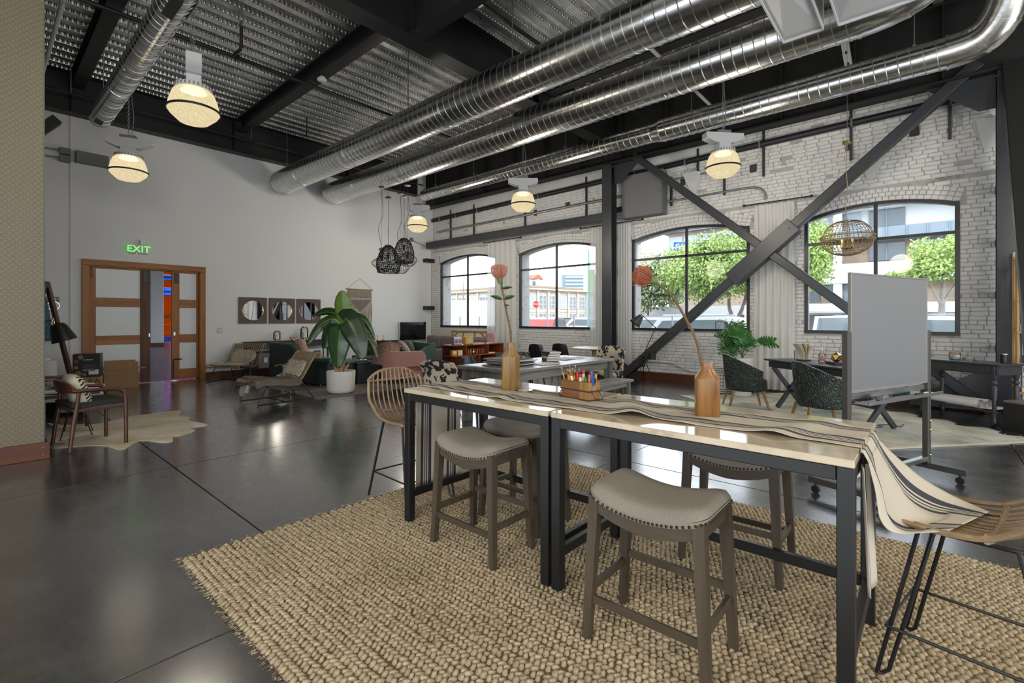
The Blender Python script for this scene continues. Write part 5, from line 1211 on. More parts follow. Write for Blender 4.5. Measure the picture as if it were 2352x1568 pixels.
stackbox('small_carton', 'dark box with a red emblem on the floor behind the armchair', 'box', (.95, 9.6, 0), R(-20), (.42, .32, .20), M['screen'], [('emblem', (.02, -.161, .1), (.16, .003, .12), M['pink'])])
# ---- tripod floor lamp
fl = thing('tripod_floor_lamp', 'dark wooden tripod floor lamp with a black metal shade behind the boxes', 'floor lamp', (.70, 11.2, 0))
for (a, b) in (((.14, .02, 2.02), (.53, .25, 0)), ((.10, .05, 2.0), (-.30, .45, 0)), ((.10, -.03, 2.0), (-.18, -.45, 0))): g = G(); g.beam(a, b, .075, .055, .006); g.obj('tripod_leg', M['walnut_z'], fl, 0)
g = G(); g.cyl((.10, .0, 1.93), (.10, .0, 2.03), .06, n=14); g.obj('hub', M['black_metal'], fl)
g = G(); g.tube([(-.25, -.1, 1.14), (-.05, -.06, 1.26), (.15, -.02, 1.37), (.20, 0, 1.375)], .010, 6); g.obj('swing_arm', M['black_metal'], fl)
g = G(); g.cyl((.20, 0, 1.36), (.22, 0, 1.41), .018, n=10); g.cyl((.23, 0, 1.31), (.22, 0, 1.37), .012, n=8); g.obj('knuckle', M['brass'], fl)
Ml = Matrix.Rotation(R(-18), 3, 'Y') @ Matrix.Identity(3); g = G(); g.lathe([(.02, 0), (.085, -.02), (.115, -.07), (.175, -.32), (.168, -.32), (.108, -.075), (.02, -.012)], 32, (.26, 0, 1.33), Ml); g.obj('lamp_shade', M['black_metal'], fl)
g = G(); g.tube(spline([(.20, 0, 1.37), (.15, -.03, 1.28), (.09, -.03, 1.20), (.11, -.02, 1.30)], 5), .004, 4); g.obj('cord', M['black'], fl)
# ---- coat rack and what hangs there
cr_ = thing('coat_rack', 'dark wooden coat rack with white knobs on the white wall', 'coat rack', (.90, 12.90, 1.78)); g = G(); g.box((-.15, -.012, 0), (.78, .024, .10), .004); g.obj('rail', M['walnut'], cr_, 0)
for xx in (.16, 0, -.17, -.34): g = G(); g.cyl((xx, -.02, 0), (xx, -.05, 0), .012, n=8); g.ball((xx, -.062, 0), (.03, .02, .026), 12, 8); g.obj('knob', M['white'], cr_)
sg = thing('round_sign', 'small round white sign with black script hanging from the coat rack', 'sign', (1.05, 12.83, 1.655)); g = G(); g.cyl((0, .012, 0), (0, -.008, 0), .088, n=28); g.obj('disc', M['paper'], sg); g = G(); g.tube([(.085 * math.cos(2 * PI * k / 28), -.008, .085 * math.sin(2 * PI * k / 28)) for k in range(28)], .008, 5, closed=True); g.obj('rim', M['chrome'], sg)
g = G(); g.tube(spline([(-.02 + .0, -.0105, .03), (-.045, -.0105, .022), (-.035, -.0105, .008), (-.015, -.0105, .012), (-.005, -.0105, .002), (.008, -.0105, .015), (.018, -.0105, .002), (.03, -.0105, .018), (.045, -.0105, .038)], 5), .003, 4); g.tube(spline([(-.05, -.0105, -.005), (-.03, -.0105, -.018), (-.035, -.0105, -.035), (-.02, -.0105, -.015), (-.005, -.0105, -.022), (.01, -.0105, -.014), (.022, -.0105, -.022), (.036, -.0105, -.014), (.055, -.0105, -.02)], 5), .003, 4); g.obj('script_lettering', M['black'], sg); g = G(); g.tube([(0, 0, .085), (0, .0, .125)], .002, 4); g.obj('loop', M['iron'], sg)
def hang(u, v, x0, w, z0, h, y): t = lerp(-1, 1, u); return (x0 + t * w * (.35 + .65 * v ** .7), y - .05 - .03 * math.sin(u * 13) * v - .04 * (1 - t * t), z0 - h * v)
g = G(); g.surf(lambda u, v: hang(u, v, 0, .15, 0, .80, 0), 22, 16, .006); o = tag(g.obj('denim_jacket', M['denim'], smooth=180, loc=(.90, 12.86, 1.775)), 'blue denim garment hanging from the coat rack', 'garment')
g = G(); g.surf(lambda u, v: hang(u, v, 0, .17, 0, .95, 0), 22, 16, .006); o = tag(g.obj('teal_garment', M['teal'], smooth=180, loc=(.70, 12.82, 1.70)), 'teal garment behind the tripod lamp leg', 'garment')
pr = thing('paper_roll', 'white paper roll standing beside the tripod lamp', 'roll', (.87, 11.75, 0)); g = G(); g.lathe([(.14, 0), (.15, .01), (.15, .66), (.13, .67), (.06, .67), (.05, .64), (.01, .64)], 28); g.obj('roll', M['paper'], pr); g = G(); g.cyl((-.03, -.02, .66), (-.02, -.02, .72), .08, n=20); g.obj('cap', M['white'], pr)
g = G(); g.box((.50, 12.88, 2.43), (.03, .04, 1.5), .004); tag(g.obj('wall_pole', M['black_metal'], smooth=0), 'thin black upright on the wall at the edge of the partition', 'pole')
# ---- wall fixtures on white wall
ex = thing('exit_sign', 'white box sign with lit green lettering above the doors', 'sign', (2.38, 12.86, 2.90)); g = G(); g.box((0, 0, 0), (.325, .07, .20), .006); g.obj('body', M['white_metal'], ex, 0); text_mesh('lettering', 'EXIT', .20, M['exit_green'], ex, (0, -.0365, -.004), rot_b, .002)
g = G(); g.cyl((.05, .0, .10), (.05, 0, .20), .03, n=12); g.box((.05, .02, .19), (.05, .06, .06), .005); g.obj('mount', M['white'], ex); g = G(); g.ball((-.03, -.03, -.104), .008, 8, 6); g.obj('indicator', M['red_led'], ex)
g = G(); g.box((0, 0, 0), (.11, .012, .125), .004); sw_ = tag(g.obj('light_switch', M['white_metal'], smooth=0, loc=(3.96, 12.893, 1.12)), 'white double light switch plate beside the doors', 'switch')
for s in (-1, 1): q = G(); q.box((s * .024, -.008, 0), (.03, .008, .06), .002); q.obj('rocker', M['white'], sw_, 0)
g = G(); g.box((0, 0, 0), (.08, .012, .12), .003); ol = tag(g.obj('wall_outlet', M['white_metal'], smooth=0, loc=(7.03, 12.893, .47)), 'white wall outlet below the mirrors', 'outlet')
for s in (-1, 1): q = G(); q.box((0, -.008, s * .026), (.035, .006, .03), .002); q.obj('socket', M['white'], ol, 0)
# ---- three square-framed round mirrors
def make_mirror(label):
    r = thing('round_mirror', label, 'mirror', group='round mirrors in square wooden frames'); S = .33; n = 48; rr = .252
    V = []; F = []
    for k in range(n):
        t = 2 * PI * k / n; c, s = math.cos(t), math.sin(t); q = 1 / max(abs(c), abs(s)); V += [(S * q * c, 0, S * q * s), (S * q * c, -.034, S * q * s), (rr * c, -.024, rr * s), (rr * c, -.006, rr * s)]
    for k in range(n):
        l = (k + 1) % n
        for a in range(3): F.append((k * 4 + a, l * 4 + a, l * 4 + a + 1, k * 4 + a + 1))
    g = G(); g.add(V, F); g.obj('wooden_frame', mat('mauve_brown_wood', (.085, .055, .050), .55, var=.25, vscale=9), r, 20)
    g = G(); g.cyl((0, -.004, 0), (0, -.021, 0), rr, n=48); g.obj('mirror_glass', M['mirror'], r, 30)
    g = G(); g.tube([(rr * math.cos(2 * PI * k / 48), -.024, rr * math.sin(2 * PI * k / 48)) for k in range(48)], .007, 6, closed=True); g.obj('gilt_bead', M['brass'], r); return r
m0 = make_mirror('round mirror in a square brown frame, left of the three'); m0.location = (4.70, 12.895, 1.61)
dup(m0, (5.42, 12.895, 1.61), label='round mirror in a square brown frame, middle of the three'); dup(m0, (6.135, 12.895, 1.61), label='round mirror in a square brown frame, right of the three, behind the plant')
# ---- console with turned legs
def turned_leg(g, x, y, h, s=1.0, zb=0.0):
    g.lathe([(.024 * s, zb), (.024 * s, zb + .04), (.018 * s, zb + .06), (.022 * s, zb + .10), (.018 * s, lerp(zb, h, .3)), (.026 * s, lerp(zb, h, .62)), (.016 * s, lerp(zb, h, .66)), (.030 * s, lerp(zb, h, .69)), (.030 * s, lerp(zb, h, .72)), (.016 * s, lerp(zb, h, .75)), (.028 * s, lerp(zb, h, .79)), (.028 * s, h)], 14, (x, y, 0))
def make_console(name, label, loc, rz, L, D, H, legs, shelf, wheels=False, m='charwood'):
    r = thing(name, label, 'table', loc, rz); g = G(); g.box((0, 0, H - .0125), (L, D, .025), .004); g.obj('table_top', M[m], r, 0)
    g = G(); g.box((0, -D / 2 + .03, H - .085), (L - .06, .02, .12), .002); g.box((0, D / 2 - .03, H - .085), (L - .06, .02, .12), .002); g.box((-L / 2 + .04, 0, H - .085), (.02, D - .05, .12), .002); g.box((L / 2 - .04, 0, H - .085), (.02, D - .05, .12), .002); g.obj('apron', M[m], r, 0)
    nd = max(2, int(L / .8))
    for k in range(nd):
        w = (L - .16) / nd; q = G(); q.box((-L / 2 + .08 + w * (k + .5), -D / 2 + .018, H - .085), (w - .05, .012, .09), .002); d = q.obj('drawer', M[m], r, 0); q = G(); q.ball((-L / 2 + .08 + w * (k + .5), -D / 2 + .002, H - .085), .010, 8, 6); q.obj('knob', M['black_metal'], d)
    for xx in legs:
        for s in (-1, 1):
            g = G(); turned_leg(g, xx, s * (D / 2 - .04), H - .03, 1.2, .06 if wheels else 0); lg = g.obj('leg', M[m], r)
            if wheels: q = G(); q.cyl((xx - .012, s * (D / 2 - .04), .033), (xx + .012, s * (D / 2 - .04), .033), .033, n=16); q.obj('caster', M['black'], lg)
    if shelf: g = G(); g.box((0, 0, shelf), (L - .06, D - .04, .025), .004); g.obj('lower_shelf', M[m], r, 0)
    return r
make_console('console_table', 'long charcoal console table with turned legs under the mirrors', (5.50, 12.66, 0), 0, 2.14, .36, .835, (-1.0, -.35, .35, 1.0), .16)
def lantern(label, loc, h, rr):
    r = thing('glass_lantern', label, 'lantern', loc); g = G(); g.lathe([(rr * .62, 0), (rr * .62, h * .10), (rr * .95, h * .12), (rr, h * .14)], 28); g.obj('brass_base', M['brass'], r)
    g = G(); g.lathe([(rr, h * .14), (rr, h * .78), (rr * .72, h * .87), (rr * .70, h * .9)], 28); g.obj('glass_body', M['clear_glass'], r, 60)
    g = G(); g.lathe([(rr * .74, h * .88), (rr * .76, h * .95), (rr * .5, h * 1.0), (.005, h)], 28); g.obj('brass_lid', M['brass'], r)
    g = G(); g.cyl((0, 0, h * .13), (0, 0, h * .58), rr * .55, n=20); g.obj('candle', M['candle'], r)
    g = G(); g.tube([(rr * 1.0 * math.cos(t), -.02, h * .80 + rr * 1.05 * math.sin(t)) for t in [PI * (1.15 + .95 * k / 16) for k in range(17)]], .004, 5); g.obj('handle', M['brass'], r)
lantern('shorter glass and brass candle lantern on the console', (5.18, 12.62, .837), .26, .085); lantern('taller glass and brass candle lantern on the console', (5.90, 12.64, .837), .36, .10)
kn = thing('brass_knot', 'small brass knot ornament between the lanterns', 'ornament', (5.56, 12.60, .837)); g = G(); g.tube([((.035 + .018 * math.cos(3 * t)) * math.cos(2 * t), (.035 + .018 * math.cos(3 * t)) * math.sin(2 * t), .045 + .035 * math.sin(3 * t)) for t in [2 * PI * k / 60 for k in range(60)]], .009, 6, closed=True); g.obj('knot', M['brass'], kn)
stackbox('storage_bin', 'grey storage bin with a dark lid under the console', 'box', (4.83, 12.62, .175), R(3), (.30, .26, .38), M['grey_box'], [('lid', (0, 0, .39), (.32, .28, .03), M['black']), ('tag', (.02, -.131, .2), (.08, .003, .12), M['paper'])])
stackbox('storage_bin', 'white storage carton under the console beside the bin', 'box', (5.16, 12.64, .175), R(-2), (.28, .26, .40), M['white_metal'], [('lid', (0, 0, .41), (.29, .27, .02), M['paper'])])
stackbox('storage_bin', 'white carton at the right under the console', 'box', (6.15, 12.66, .175), 0, (.42, .24, .42), M['paper'], [('print', (.05, -.121, .3), (.2, .003, .14), M['denim'])])
# ---- macrame hanging
mc = thing('macrame_hanging', 'woven wool wall hanging with long fringe on the white wall', 'wall hanging', (7.68, 12.87, 2.16))
g = G(); g.tube([(-.44, 0, .12), (.46, 0, .12)], .013, 7); g.obj('dowel', M['oakleg'], mc); g = G(); g.tube([(-.40, 0, .125), (.02, .01, .45), (.43, 0, .125)], .004, 4); g.obj('hanging_cord', M['rattan_grey'], mc)
g = G(); g.surf(lambda u, v: (lerp(-.38, .40, u), -.005 - .004 * math.sin(u * 60), .11 - .24 * v), 30, 8, .012); g.obj('woven_band', mat('boucle_weave', (.27, .23, .20), .95, var=.55, vscale=70, bump=.8, bscale=90), mc, 180)
g = G(); g.surf(lambda u, v: (lerp(-.38, .40, u), -.006, -.13 - .07 * v), 12, 4, .014); g.obj('cream_band', M['knit'], mc, 180)
g = G(); g.prism([(-.37, -.20), (.39, -.20), (.36, -.30), (.01, -.58), (-.33, -.30)], -.014, .0, 'xz'); g.obj('woven_triangle', mat('dark_boucle_weave', (.20, .17, .155), .95, var=.6, vscale=70, bump=.8, bscale=90), mc, 0)
for nm, rows, cm in (('fringe', 78, M['candle']), ('fringe', 60, M['knit']), ('fringe', 50, M['throw'])):
    g = G()
    for k in range(rows):
        xx = lerp(-.38, .40, (k + random.random()) / rows); t = (xx - .01) / .39; z0 = -.20 - .36 * (1 - abs(t)); L = random.uniform(.62, .80); g.tube([(xx, -.012, z0), (xx + random.uniform(-.01, .01), -.02 - random.uniform(0, .02), z0 - L * .5), (xx + random.uniform(-.015, .015), -.012, max(-1.38 + .12 * abs(t), z0 - L))], .0042, 4)
    o = g.obj(nm, cm, mc, fix=False); o['kind'] = 'stuff'
# ---- television
tv = thing('television', 'flat dark television hung in the corner of the white wall', 'television', (9.60, 12.84, 1.0)); g = G(); g.box((0, 0, 0), (1.06, .05, .60), .006); g.obj('casing', M['chrome'], tv, 0); g = G(); g.box((0, -.024, .004), (1.035, .008, .57), .002); g.obj('screen', M['screen'], tv, 0)

# ---- lounge rug
g = G(); g.box((5.75, 9.85, .006), (3.5, 3.6, .012), .004); lr = tag(g.obj('lounge_rug', M['rug_lounge'], smooth=0), 'grey woven herringbone rug under the lounge seating', 'rug')
# ---- rattan lounge chairs (facing -x)
def make_lounger(label):
    r = thing('rattan_lounge_chair', label, 'chair', group='low rattan lounge chairs'); W2 = .37
    def prof(u):
        e = u * u
        return [Vector((-.47, 0, .30)), Vector((-.50, 0, .345)), Vector((-.44, 0, .375)), Vector((-.20, 0, .335 - .02 * (1 - e))), Vector((.08, 0, .30 - .02 * (1 - e))), Vector((.24, 0, .36)), Vector((.36, 0, .54)), Vector((.50, 0, .76)), Vector((.565, 0, .80)), Vector((.60, 0, .77)), Vector((.585, 0, .70))]
    nr = 17
    for k in range(nr):
        u = -1 + 2 * k / (nr - 1); y = u * W2
        pts = [p + Vector((0, y * (1 - .10 * max(0, p.x - .3)), 0)) for p in spline(prof(u), 5)]; g = G(); g.tube(pts, .0075 if abs(u) < .99 else .014, 6); g.obj('cane_rib', M['rattan_grey'], r)
    for j in (1, 4, 5.6, 8):
        pts = []
        for k in range(17): u = -1 + 2 * k / 16; q = spline(prof(u), 5); p = q[int(j * 5)]; pts.append(p + Vector((0, u * W2, -.008)))
        g = G(); g.tube(pts, .012, 6); g.obj('cane_binding', M['rattan_grey'], r)
    for s in (-1, 1):
        g = G(); g.tube([(-.26, s * .29, .33), (-.47, s * .345, .02), (-.46, s * .345, .009), (-.44, s * .34, .007), (.44, s * .345, .007), (.47, s * .345, .009), (.475, s * .345, .02), (.25, s * .30, .36)], .0085, 7); g.obj('leg_loop', M['black_metal'], r)
    g = G(); g.tube([(-.26, -.29, .33), (-.26, .29, .33)], .008, 6); g.tube([(.25, -.30, .355), (.25, .30, .355)], .008, 6); g.tube([(0, -.345, .007), (0, .345, .007)], .008, 6); g.obj('cross_rod', M['black_metal'], r); return r
lc0 = make_lounger('rattan lounge chair draped with quilt, in front of the dark green sofa'); lc0.location = (3.50, 8.52, 0); lc0.rotation_euler = (0, 0, R(2))
dup(lc0, (4.02, 12.02, 0), R(40), 'rattan lounge chair with white sheepskin beside the fir doors')
def fur(name, label, surf, nu, nv, m, cat, tuft=900, ln=.05, loc=(0, 0, 0), rz=0, group=None):
    r = thing(name, label, cat, loc, rz, group); g = G(); g.surf(surf, nu, nv, .018); g.obj('pelt', m, r, 180)
    V = []; F = []; k = 0
    for _ in range(tuft):
        u, v = random.random(), random.random(); p = Vector(surf(u, v)); e = 1e-2; du = Vector(surf(min(1, u + e), v)) - Vector(surf(max(0, u - e), v)); dv = Vector(surf(u, min(1, v + e))) - Vector(surf(u, max(0, v - e))); n_ = du.cross(dv)
        n_ = n_.normalized() if n_.length > 1e-9 else Vector((0, 0, 1)); edge = max(abs(u - .5), abs(v - .5)) * 2
        d = (n_ + Vector((random.gauss(0, .7), random.gauss(0, .7), random.gauss(0, .4))) + (du * (u - .5) + dv * (v - .5)) * (30 if edge > .85 else 0)).normalized() * ln * random.uniform(.5, 1.1); w = d.cross(Vector((random.gauss(0, 1), random.gauss(0, 1), random.gauss(0, 1)))).normalized() * .006
        p = p + n_ * .016; V += [p - w, p + w, p + d]; F.append((k, k + 1, k + 2)); k += 3
    o = link('fur_tufts', fastmesh('fur_tufts', [tuple(q) for q in V], F, m), r); o['kind'] = 'stuff'; return r
lp = [Vector((-.47, 0, .36)), Vector((-.30, 0, .365)), Vector((-.05, 0, .335)), Vector((.15, 0, .335)), Vector((.27, 0, .42)), Vector((.36, 0, .56)), Vector((.41, 0, .66))]
ls = spline(lp, 6)
def on_chair(u0, u1, v0, v1, lift):
    def f(u, v):
        t = lerp(v0, v1, v) * (len(ls) - 1); i = min(int(t), len(ls) - 2); p = ls[i].lerp(ls[i + 1], t - i); y = lerp(u0, u1, u); wv_ = .02 * math.sin(u * 9 + v * 4) ; return (p.x - .02 * (p.z > .45), y + wv_, p.z + lift + .008 * math.sin(u * 17 + v * 13))
    return f
fur('sheepskin', 'ivory sheepskin on the quilt-draped lounge chair', on_chair(.30, -.30, .50, .96, .012), 10, 12, M['fur_white'], 'sheepskin', 1500, .05, (3.50, 8.52, 0), R(2))
def quilt(u, v):
    t = lerp(.0, .60, v) * (len(ls) - 1); i = min(int(t), len(ls) - 2); p = ls[i].lerp(ls[i + 1], t - i); y = lerp(.43, -.43, u); edge = abs(u - .5) * 2
    z = p.z + .032 + .010 * math.sin(u * 31) * math.sin(v * 23) + .012 * math.sin(u * 6 + v * 5); z -= max(0, edge - .82) * .55; x_ = p.x - .05 * (1 - v) * (v < .3); z -= max(0, .16 - v) * .9 * (.5 + .5 * math.sin(u * 4 + 1.2)); return (x_, y, z)
q = thing('quilted_throw', 'taupe quilted throw draped over the seat of the front lounge chair', 'throw', (3.50, 8.52, 0), R(2)); g = G(); g.surf(quilt, 40, 34, .014); g.obj('quilt', M['throw'], q, 180)
def sk(u, v): return (-.44 - .07 * math.sin(PI * v * .5), lerp(.30, -.02, u), .34 - .20 * v - .04 * math.sin(u * 5))
fur('sheepskin', 'ivory sheepskin hanging off the front edge of the quilted lounge chair', sk, 8, 8, M['fur_white'], 'sheepskin', 900, .055, (3.50, 8.52, 0), R(2))
fur('sheepskin', 'fluffy white sheepskin on the seat of the far lounge chair', on_chair(.32, -.28, .06, .42, .012), 10, 10, M['fur_white'], 'sheepskin', 1000, .045, (4.02, 12.02, 0), R(40))
def backfur(u, v):
    t = lerp(.55, .97, v) * (len(ls) - 1); i = min(int(t), len(ls) - 2); p = ls[i].lerp(ls[i + 1], t - i); w = .30 * math.sin(PI * (.12 + .76 * v)) ** .5; return (p.x - .03, lerp(w, -w, u), p.z + .014)
fur('sheepskin', 'tan and white sheepskin on the backrest of the far lounge chair', backfur, 10, 10, M['fur_white'], 'sheepskin', 1000, .045, (4.02, 12.02, 0), R(40))
# ---- brass C side table
ct = thing('brass_side_table', 'slim brass side table with a dark top beside the green sofa', 'table', (4.10, 9.35, .012)); g = G(); g.box((0, 0, .50), (.46, .34, .014), .003); g.obj('table_top', M['velvet_dark'], ct, 0); g = G(); g.box((0, -.165, .49), (.46, .012, .03)); g.box((0, .165, .49), (.46, .012, .03)); g.obj('brass_rim', M['brass'], ct, 0)
g = G(); g.cyl((0, 0, .0), (0, 0, .49), .012, n=10); g.obj('stem', M['brass'], ct); g = G(); g.box((0, 0, .006), (.36, .02, .012)); g.box((0, 0, .006), (.02, .30, .012)); g.obj('cross_foot', M['brass'], ct, 0)
# ---- dark green sofa seen from behind (faces +x), origin at floor
sa = thing('green_sofa', 'dark green velvet sofa seen from behind, its back sweeping down', 'sofa', (4.95, 10.50, .012))
def back_h(y):     # y local +1.2 far .. -1.25 near
    t = min(1, max(0, (.25 - y) / .75)); s = t * t * (3 - 2 * t); return lerp(.80, .535, s)
def sback(u, v):
    y = lerp(1.22, -1.25, u); x = -.33 + .05 * max(0, (-y - .9) / .35) ** 2 * 3; return (x + .03 * v, y, lerp(.06, back_h(y), v))
g = G(); g.surf(sback, 40, 12, -.09); g.obj('backrest', M['velvet_dark'], sa, 60)
g = G(); g.tube([Vector(sback(k / 40, 1.0)) + Vector((.05, 0, .0)) for k in range(41)], .05, 10); g.obj('top_roll', M['velvet'], sa)
g = G(); g.box((.18, .0, .26), (.90, 2.40, .30), .05); g.obj('seat_base', M['velvet_dark'], sa, 0); g = G(); g.box((.22, .0, .44), (.80, 2.28, .12), .05); g.obj('seat_cushion', M['velvet'], sa, 40)
g = G(); g.surf(lambda u, v: (lerp(-.28, .55, u), 1.16, lerp(.08, lerp(.80, .56, u), v)), 10, 6, .10); g.obj('arm', M['velvet_dark'], sa, 60)
for (a, b) in ((-.25, 1.1), (.55, 1.1), (-.22, -1.1), (.55, -1.1)): g = G(); g.cyl((a, b, 0), (a, b, .12), .014, n=10); g.obj('leg', M['brass'], sa)
pillow('fur_pillow', 'blush fur cushion peeking over the dark green sofa back', (4.95, 10.75, .76), (R(75), 0, R(80)), .50, .40, .2, M['fur_pink'])
# ---- pale green sofa facing it (faces -x)
sb = thing('green_sofa', 'green velvet sofa facing the coffee table, seen from its near end', 'sofa', (6.52, 9.52, .0)); z9 = .012
g = G(); g.surf(lambda u, v: (.36 + .06 * v, lerp(-1.05, 1.05, u), lerp(.14, .86 - .02 * math.cos(u * 2 * PI), v)), 24, 8, -.16); g.obj('backrest', M['velvet'], sb, 60)
def near_side(u, v): x_ = lerp(.44, -.42, u); h = lerp(.86, .50, min(1, u * 1.25) ** 1.4); return (x_, -1.06 - .03 * math.sin(PI * v) , lerp(.14, h, v))
g = G(); g.surf(near_side, 18, 8, .10); g.obj('arm', M['velvet'], sb, 60)
g = G(); g.surf(lambda u, v: (near_side(u, v)[0], 2.12 + near_side(u, v)[1], near_side(u, v)[2]), 18, 8, -.10); g.obj('arm', M['velvet'], sb, 60)
g = G(); g.box((-.03, 0, .28), (.80, 2.0, .26), .05); g.obj('seat_base', M['velvet_dark'], sb, 40); g = G(); g.box((-.08, 0, .46), (.72, 1.92, .12), .05); g.obj('seat_cushion', M['velvet'], sb, 40)
for (a, b) in ((-.36, -1.0), (.40, -1.0), (-.36, 1.0), (.40, 1.0)): g = G(); g.cyl((a, b, .0), (a, b, .16), .012, n=8); g.obj('leg', M['brass'], sb)
pillow('sage_cushion', 'sage linen cushion on the far end of the green sofa', (6.45, 10.15, .68), (R(68), 0, R(72)), .50, .46, .18, M['sage'], group='sofa cushions')
pillow('sage_cushion', 'sage cushion behind the blush fur throw', (6.70, 9.1, .70), (R(70), 0, R(80)), .48, .44, .16, M['sage'], group='sofa cushions')
pillow('boucle_cushion', 'cream boucle cushion at the far corner of the green sofa', (6.55, 10.42, .66), (R(70), 0, R(60)), .46, .40, .16, M['knit'], group='sofa cushions')
pillow('boucle_cushion', 'grey tasselled cushion resting behind the pink chair', (6.42, 8.88, .74), (R(55), R(-8), R(70)), .48, .40, .14, M['knit'], group='sofa cushions')
fur('fur_throw', 'long blush fur throw heaped over the left shoulder of the pink chair', lambda u, v: Vector((0, 0, .40)) + rt * (lerp(-.30, .26, u) * (1 - .25 * v) + .12 * v) - fwv * (.20 * math.sin(PI * u) * (1 - v * v * .5)) + Vector((0, 0, .46 * math.sin(PI * .5 * v) - .10 * abs(u - .6) * v)), 14, 12, M['fur_pink'], 'throw', 2200, .045, (5.98, 8.95, 0.02))
# ---- pink chair, back to the viewer (faces +y)
pk_ = thing('pink_armchair', 'dusty pink velvet armchair with a cut-out back, seen from behind', 'chair', (5.70, 7.90, .0), R(-28))
def pback(t, v, inner=False):      # t -1..1 around the back, v height
    an = t * 1.9; rx, ry = .44, .40; x_ = rx * math.sin(an) * (1 - .04 * v); y_ = -ry * math.cos(an) * (1 if abs(an) < PI / 2 else .9) - .04 * v; e = abs(t); top = .775 - .0 * e if e < .45 else lerp(.775, .50, min(1, (e - .45) / .38) ** 1.2); return Vector((x_, y_, lerp(.24, top, v)))
def cutbot(t): return .0 if abs(t - .16) > .34 else .46 * (1 - (abs(t - .16) / .34) ** 4)
g = G(); g.surf(lambda u, v: pback(lerp(-1, 1, u), lerp(cutbot(lerp(-1, 1, u)), 1, v)), 60, 10, -.055); g.obj('shell_back', M['pink'], pk_, 60)
g = G(); g.box((0, .03, .33), (.66, .62, .17), .06); g.obj('seat_base', M['pink'], pk_, 40); g = G(); g.box((0, .05, .44), (.62, .58, .10), .045); g.obj('seat_cushion', M['pink'], pk_, 40)
for (a, b) in ((-.27, -.22), (.27, -.22), (-.27, .28), (.27, .28)): g = G(); g.cyl((a * 1.12, b * 1.15, 0), (a, b, .26), .012, .022, 10); g.obj('leg', M['walnut_z'], pk_)
# ---- coffee table
cf = thing('coffee_table', 'slate-blue waterfall coffee table between the sofas', 'table', (5.74, 9.78, .012)); g = G(); g.box((0, 0, .435), (.58, 1.12, .04), .004); g.obj('table_top', M['slate'], cf, 0)
for s in (-1, 1): g = G(); g.box((0, s * .54, .2075), (.58, .04, .415), .004); g.obj('end_panel', M['slate'], cf, 0)
ty = thing('serving_tray', 'dark tray with gilt objects on the coffee table', 'tray', (5.62, 9.55, .468)); g = G(); g.box((0, 0, .008), (.26, .52, .016), .004); g.obj('tray', M['black_gloss'], ty, 0)
for s in (-1, 1): g = G(); g.tube([(-.08, s * .26, .012), (-.08, s * .27, .05), (.08, s * .27, .05), (.08, s * .26, .012)], .006, 5); g.obj('handle', M['chrome'], ty)
gk = thing('brass_beads', 'pile of gilt beads on the coffee table tray', 'ornament', (5.60, 9.68, .485))
for k in range(9): g = G(); g.ball((.05 * math.cos(k * 2.3) * (.4 + .08 * k), .05 * math.sin(k * 2.3) * (.4 + .08 * k), .016 + .022 * (k % 3 == 2)), .018, 10, 7); g.obj('bead', M['brass'], gk)
cs_ = thing('corner_stand', 'slim dark stand behind the green sofa holding copper bottles', 'table', (7.35, 11.25, 0)); g = G(); g.cyl((0, 0, .70), (0, 0, .72), .20, n=24); g.obj('top', M['charwood'], cs_); g = G(); g.cyl((0, 0, .01), (0, 0, .70), .02, n=10); g.obj('stem', M['charwood'], cs_); g = G(); g.cyl((0, 0, 0), (0, 0, .02), .16, n=24); g.obj('foot', M['charwood'], cs_)
for xx, t in ((-.09, 'left'), (.08, 'right')): r = thing('copper_bottle', '%s copper bottle on the stand behind the green sofa' % t, 'bottle', (7.35 + xx, 11.25, .721)); g = G(); g.lathe([(.035, 0), (.035, .10), (.014, .15), (.014, .21), (.004, .22)], 14); g.obj('body', M['copper'], r); g = G(); g.cyl((0, 0, .20), (0, 0, .235), .016, n=10); g.obj('stopper', M['brass'], r)
# ---- potted banana plant
pt = thing('potted_banana_plant', 'tall banana plant in a round white stone pot', 'plant', (4.60, 8.36, .012)); g = G(); g.lathe([(.14, 0), (.19, .006), (.23, .03), (.25, .075), (.262, .40), (.258, .415), (.235, .415), (.228, .37), (.01, .365)], 48); g.obj('pot', M['stone'], pt, 50)
g = G(); g.lathe([(.005, .375), (.12, .372), (.229, .365)], 24); g.obj('soil', M['soil'], pt)
g = G(); g.tube(spline([(-.03, 0, .36), (-.02, 0, .7), (.01, 0, 1.0), (.0, 0, 1.28)], 5), [.055 - .0022 * k for k in range(16)], 10); g.obj('trunk', M['bark'], pt)
for (a, b, hh) in ((-.10, .02, .22), (.06, .03, .30), (.09, -.04, .2), (-.04, -.08, .16), (.03, .09, .26)): g = G(); g.tube([(a * .6, b * .6, .36), (a, b, .36 + hh * .6), (a * 1.6, b * 1.6, .36 + hh)], [.035, .028, .006], 7); g.obj('dry_sheath', M['bark'], pt)
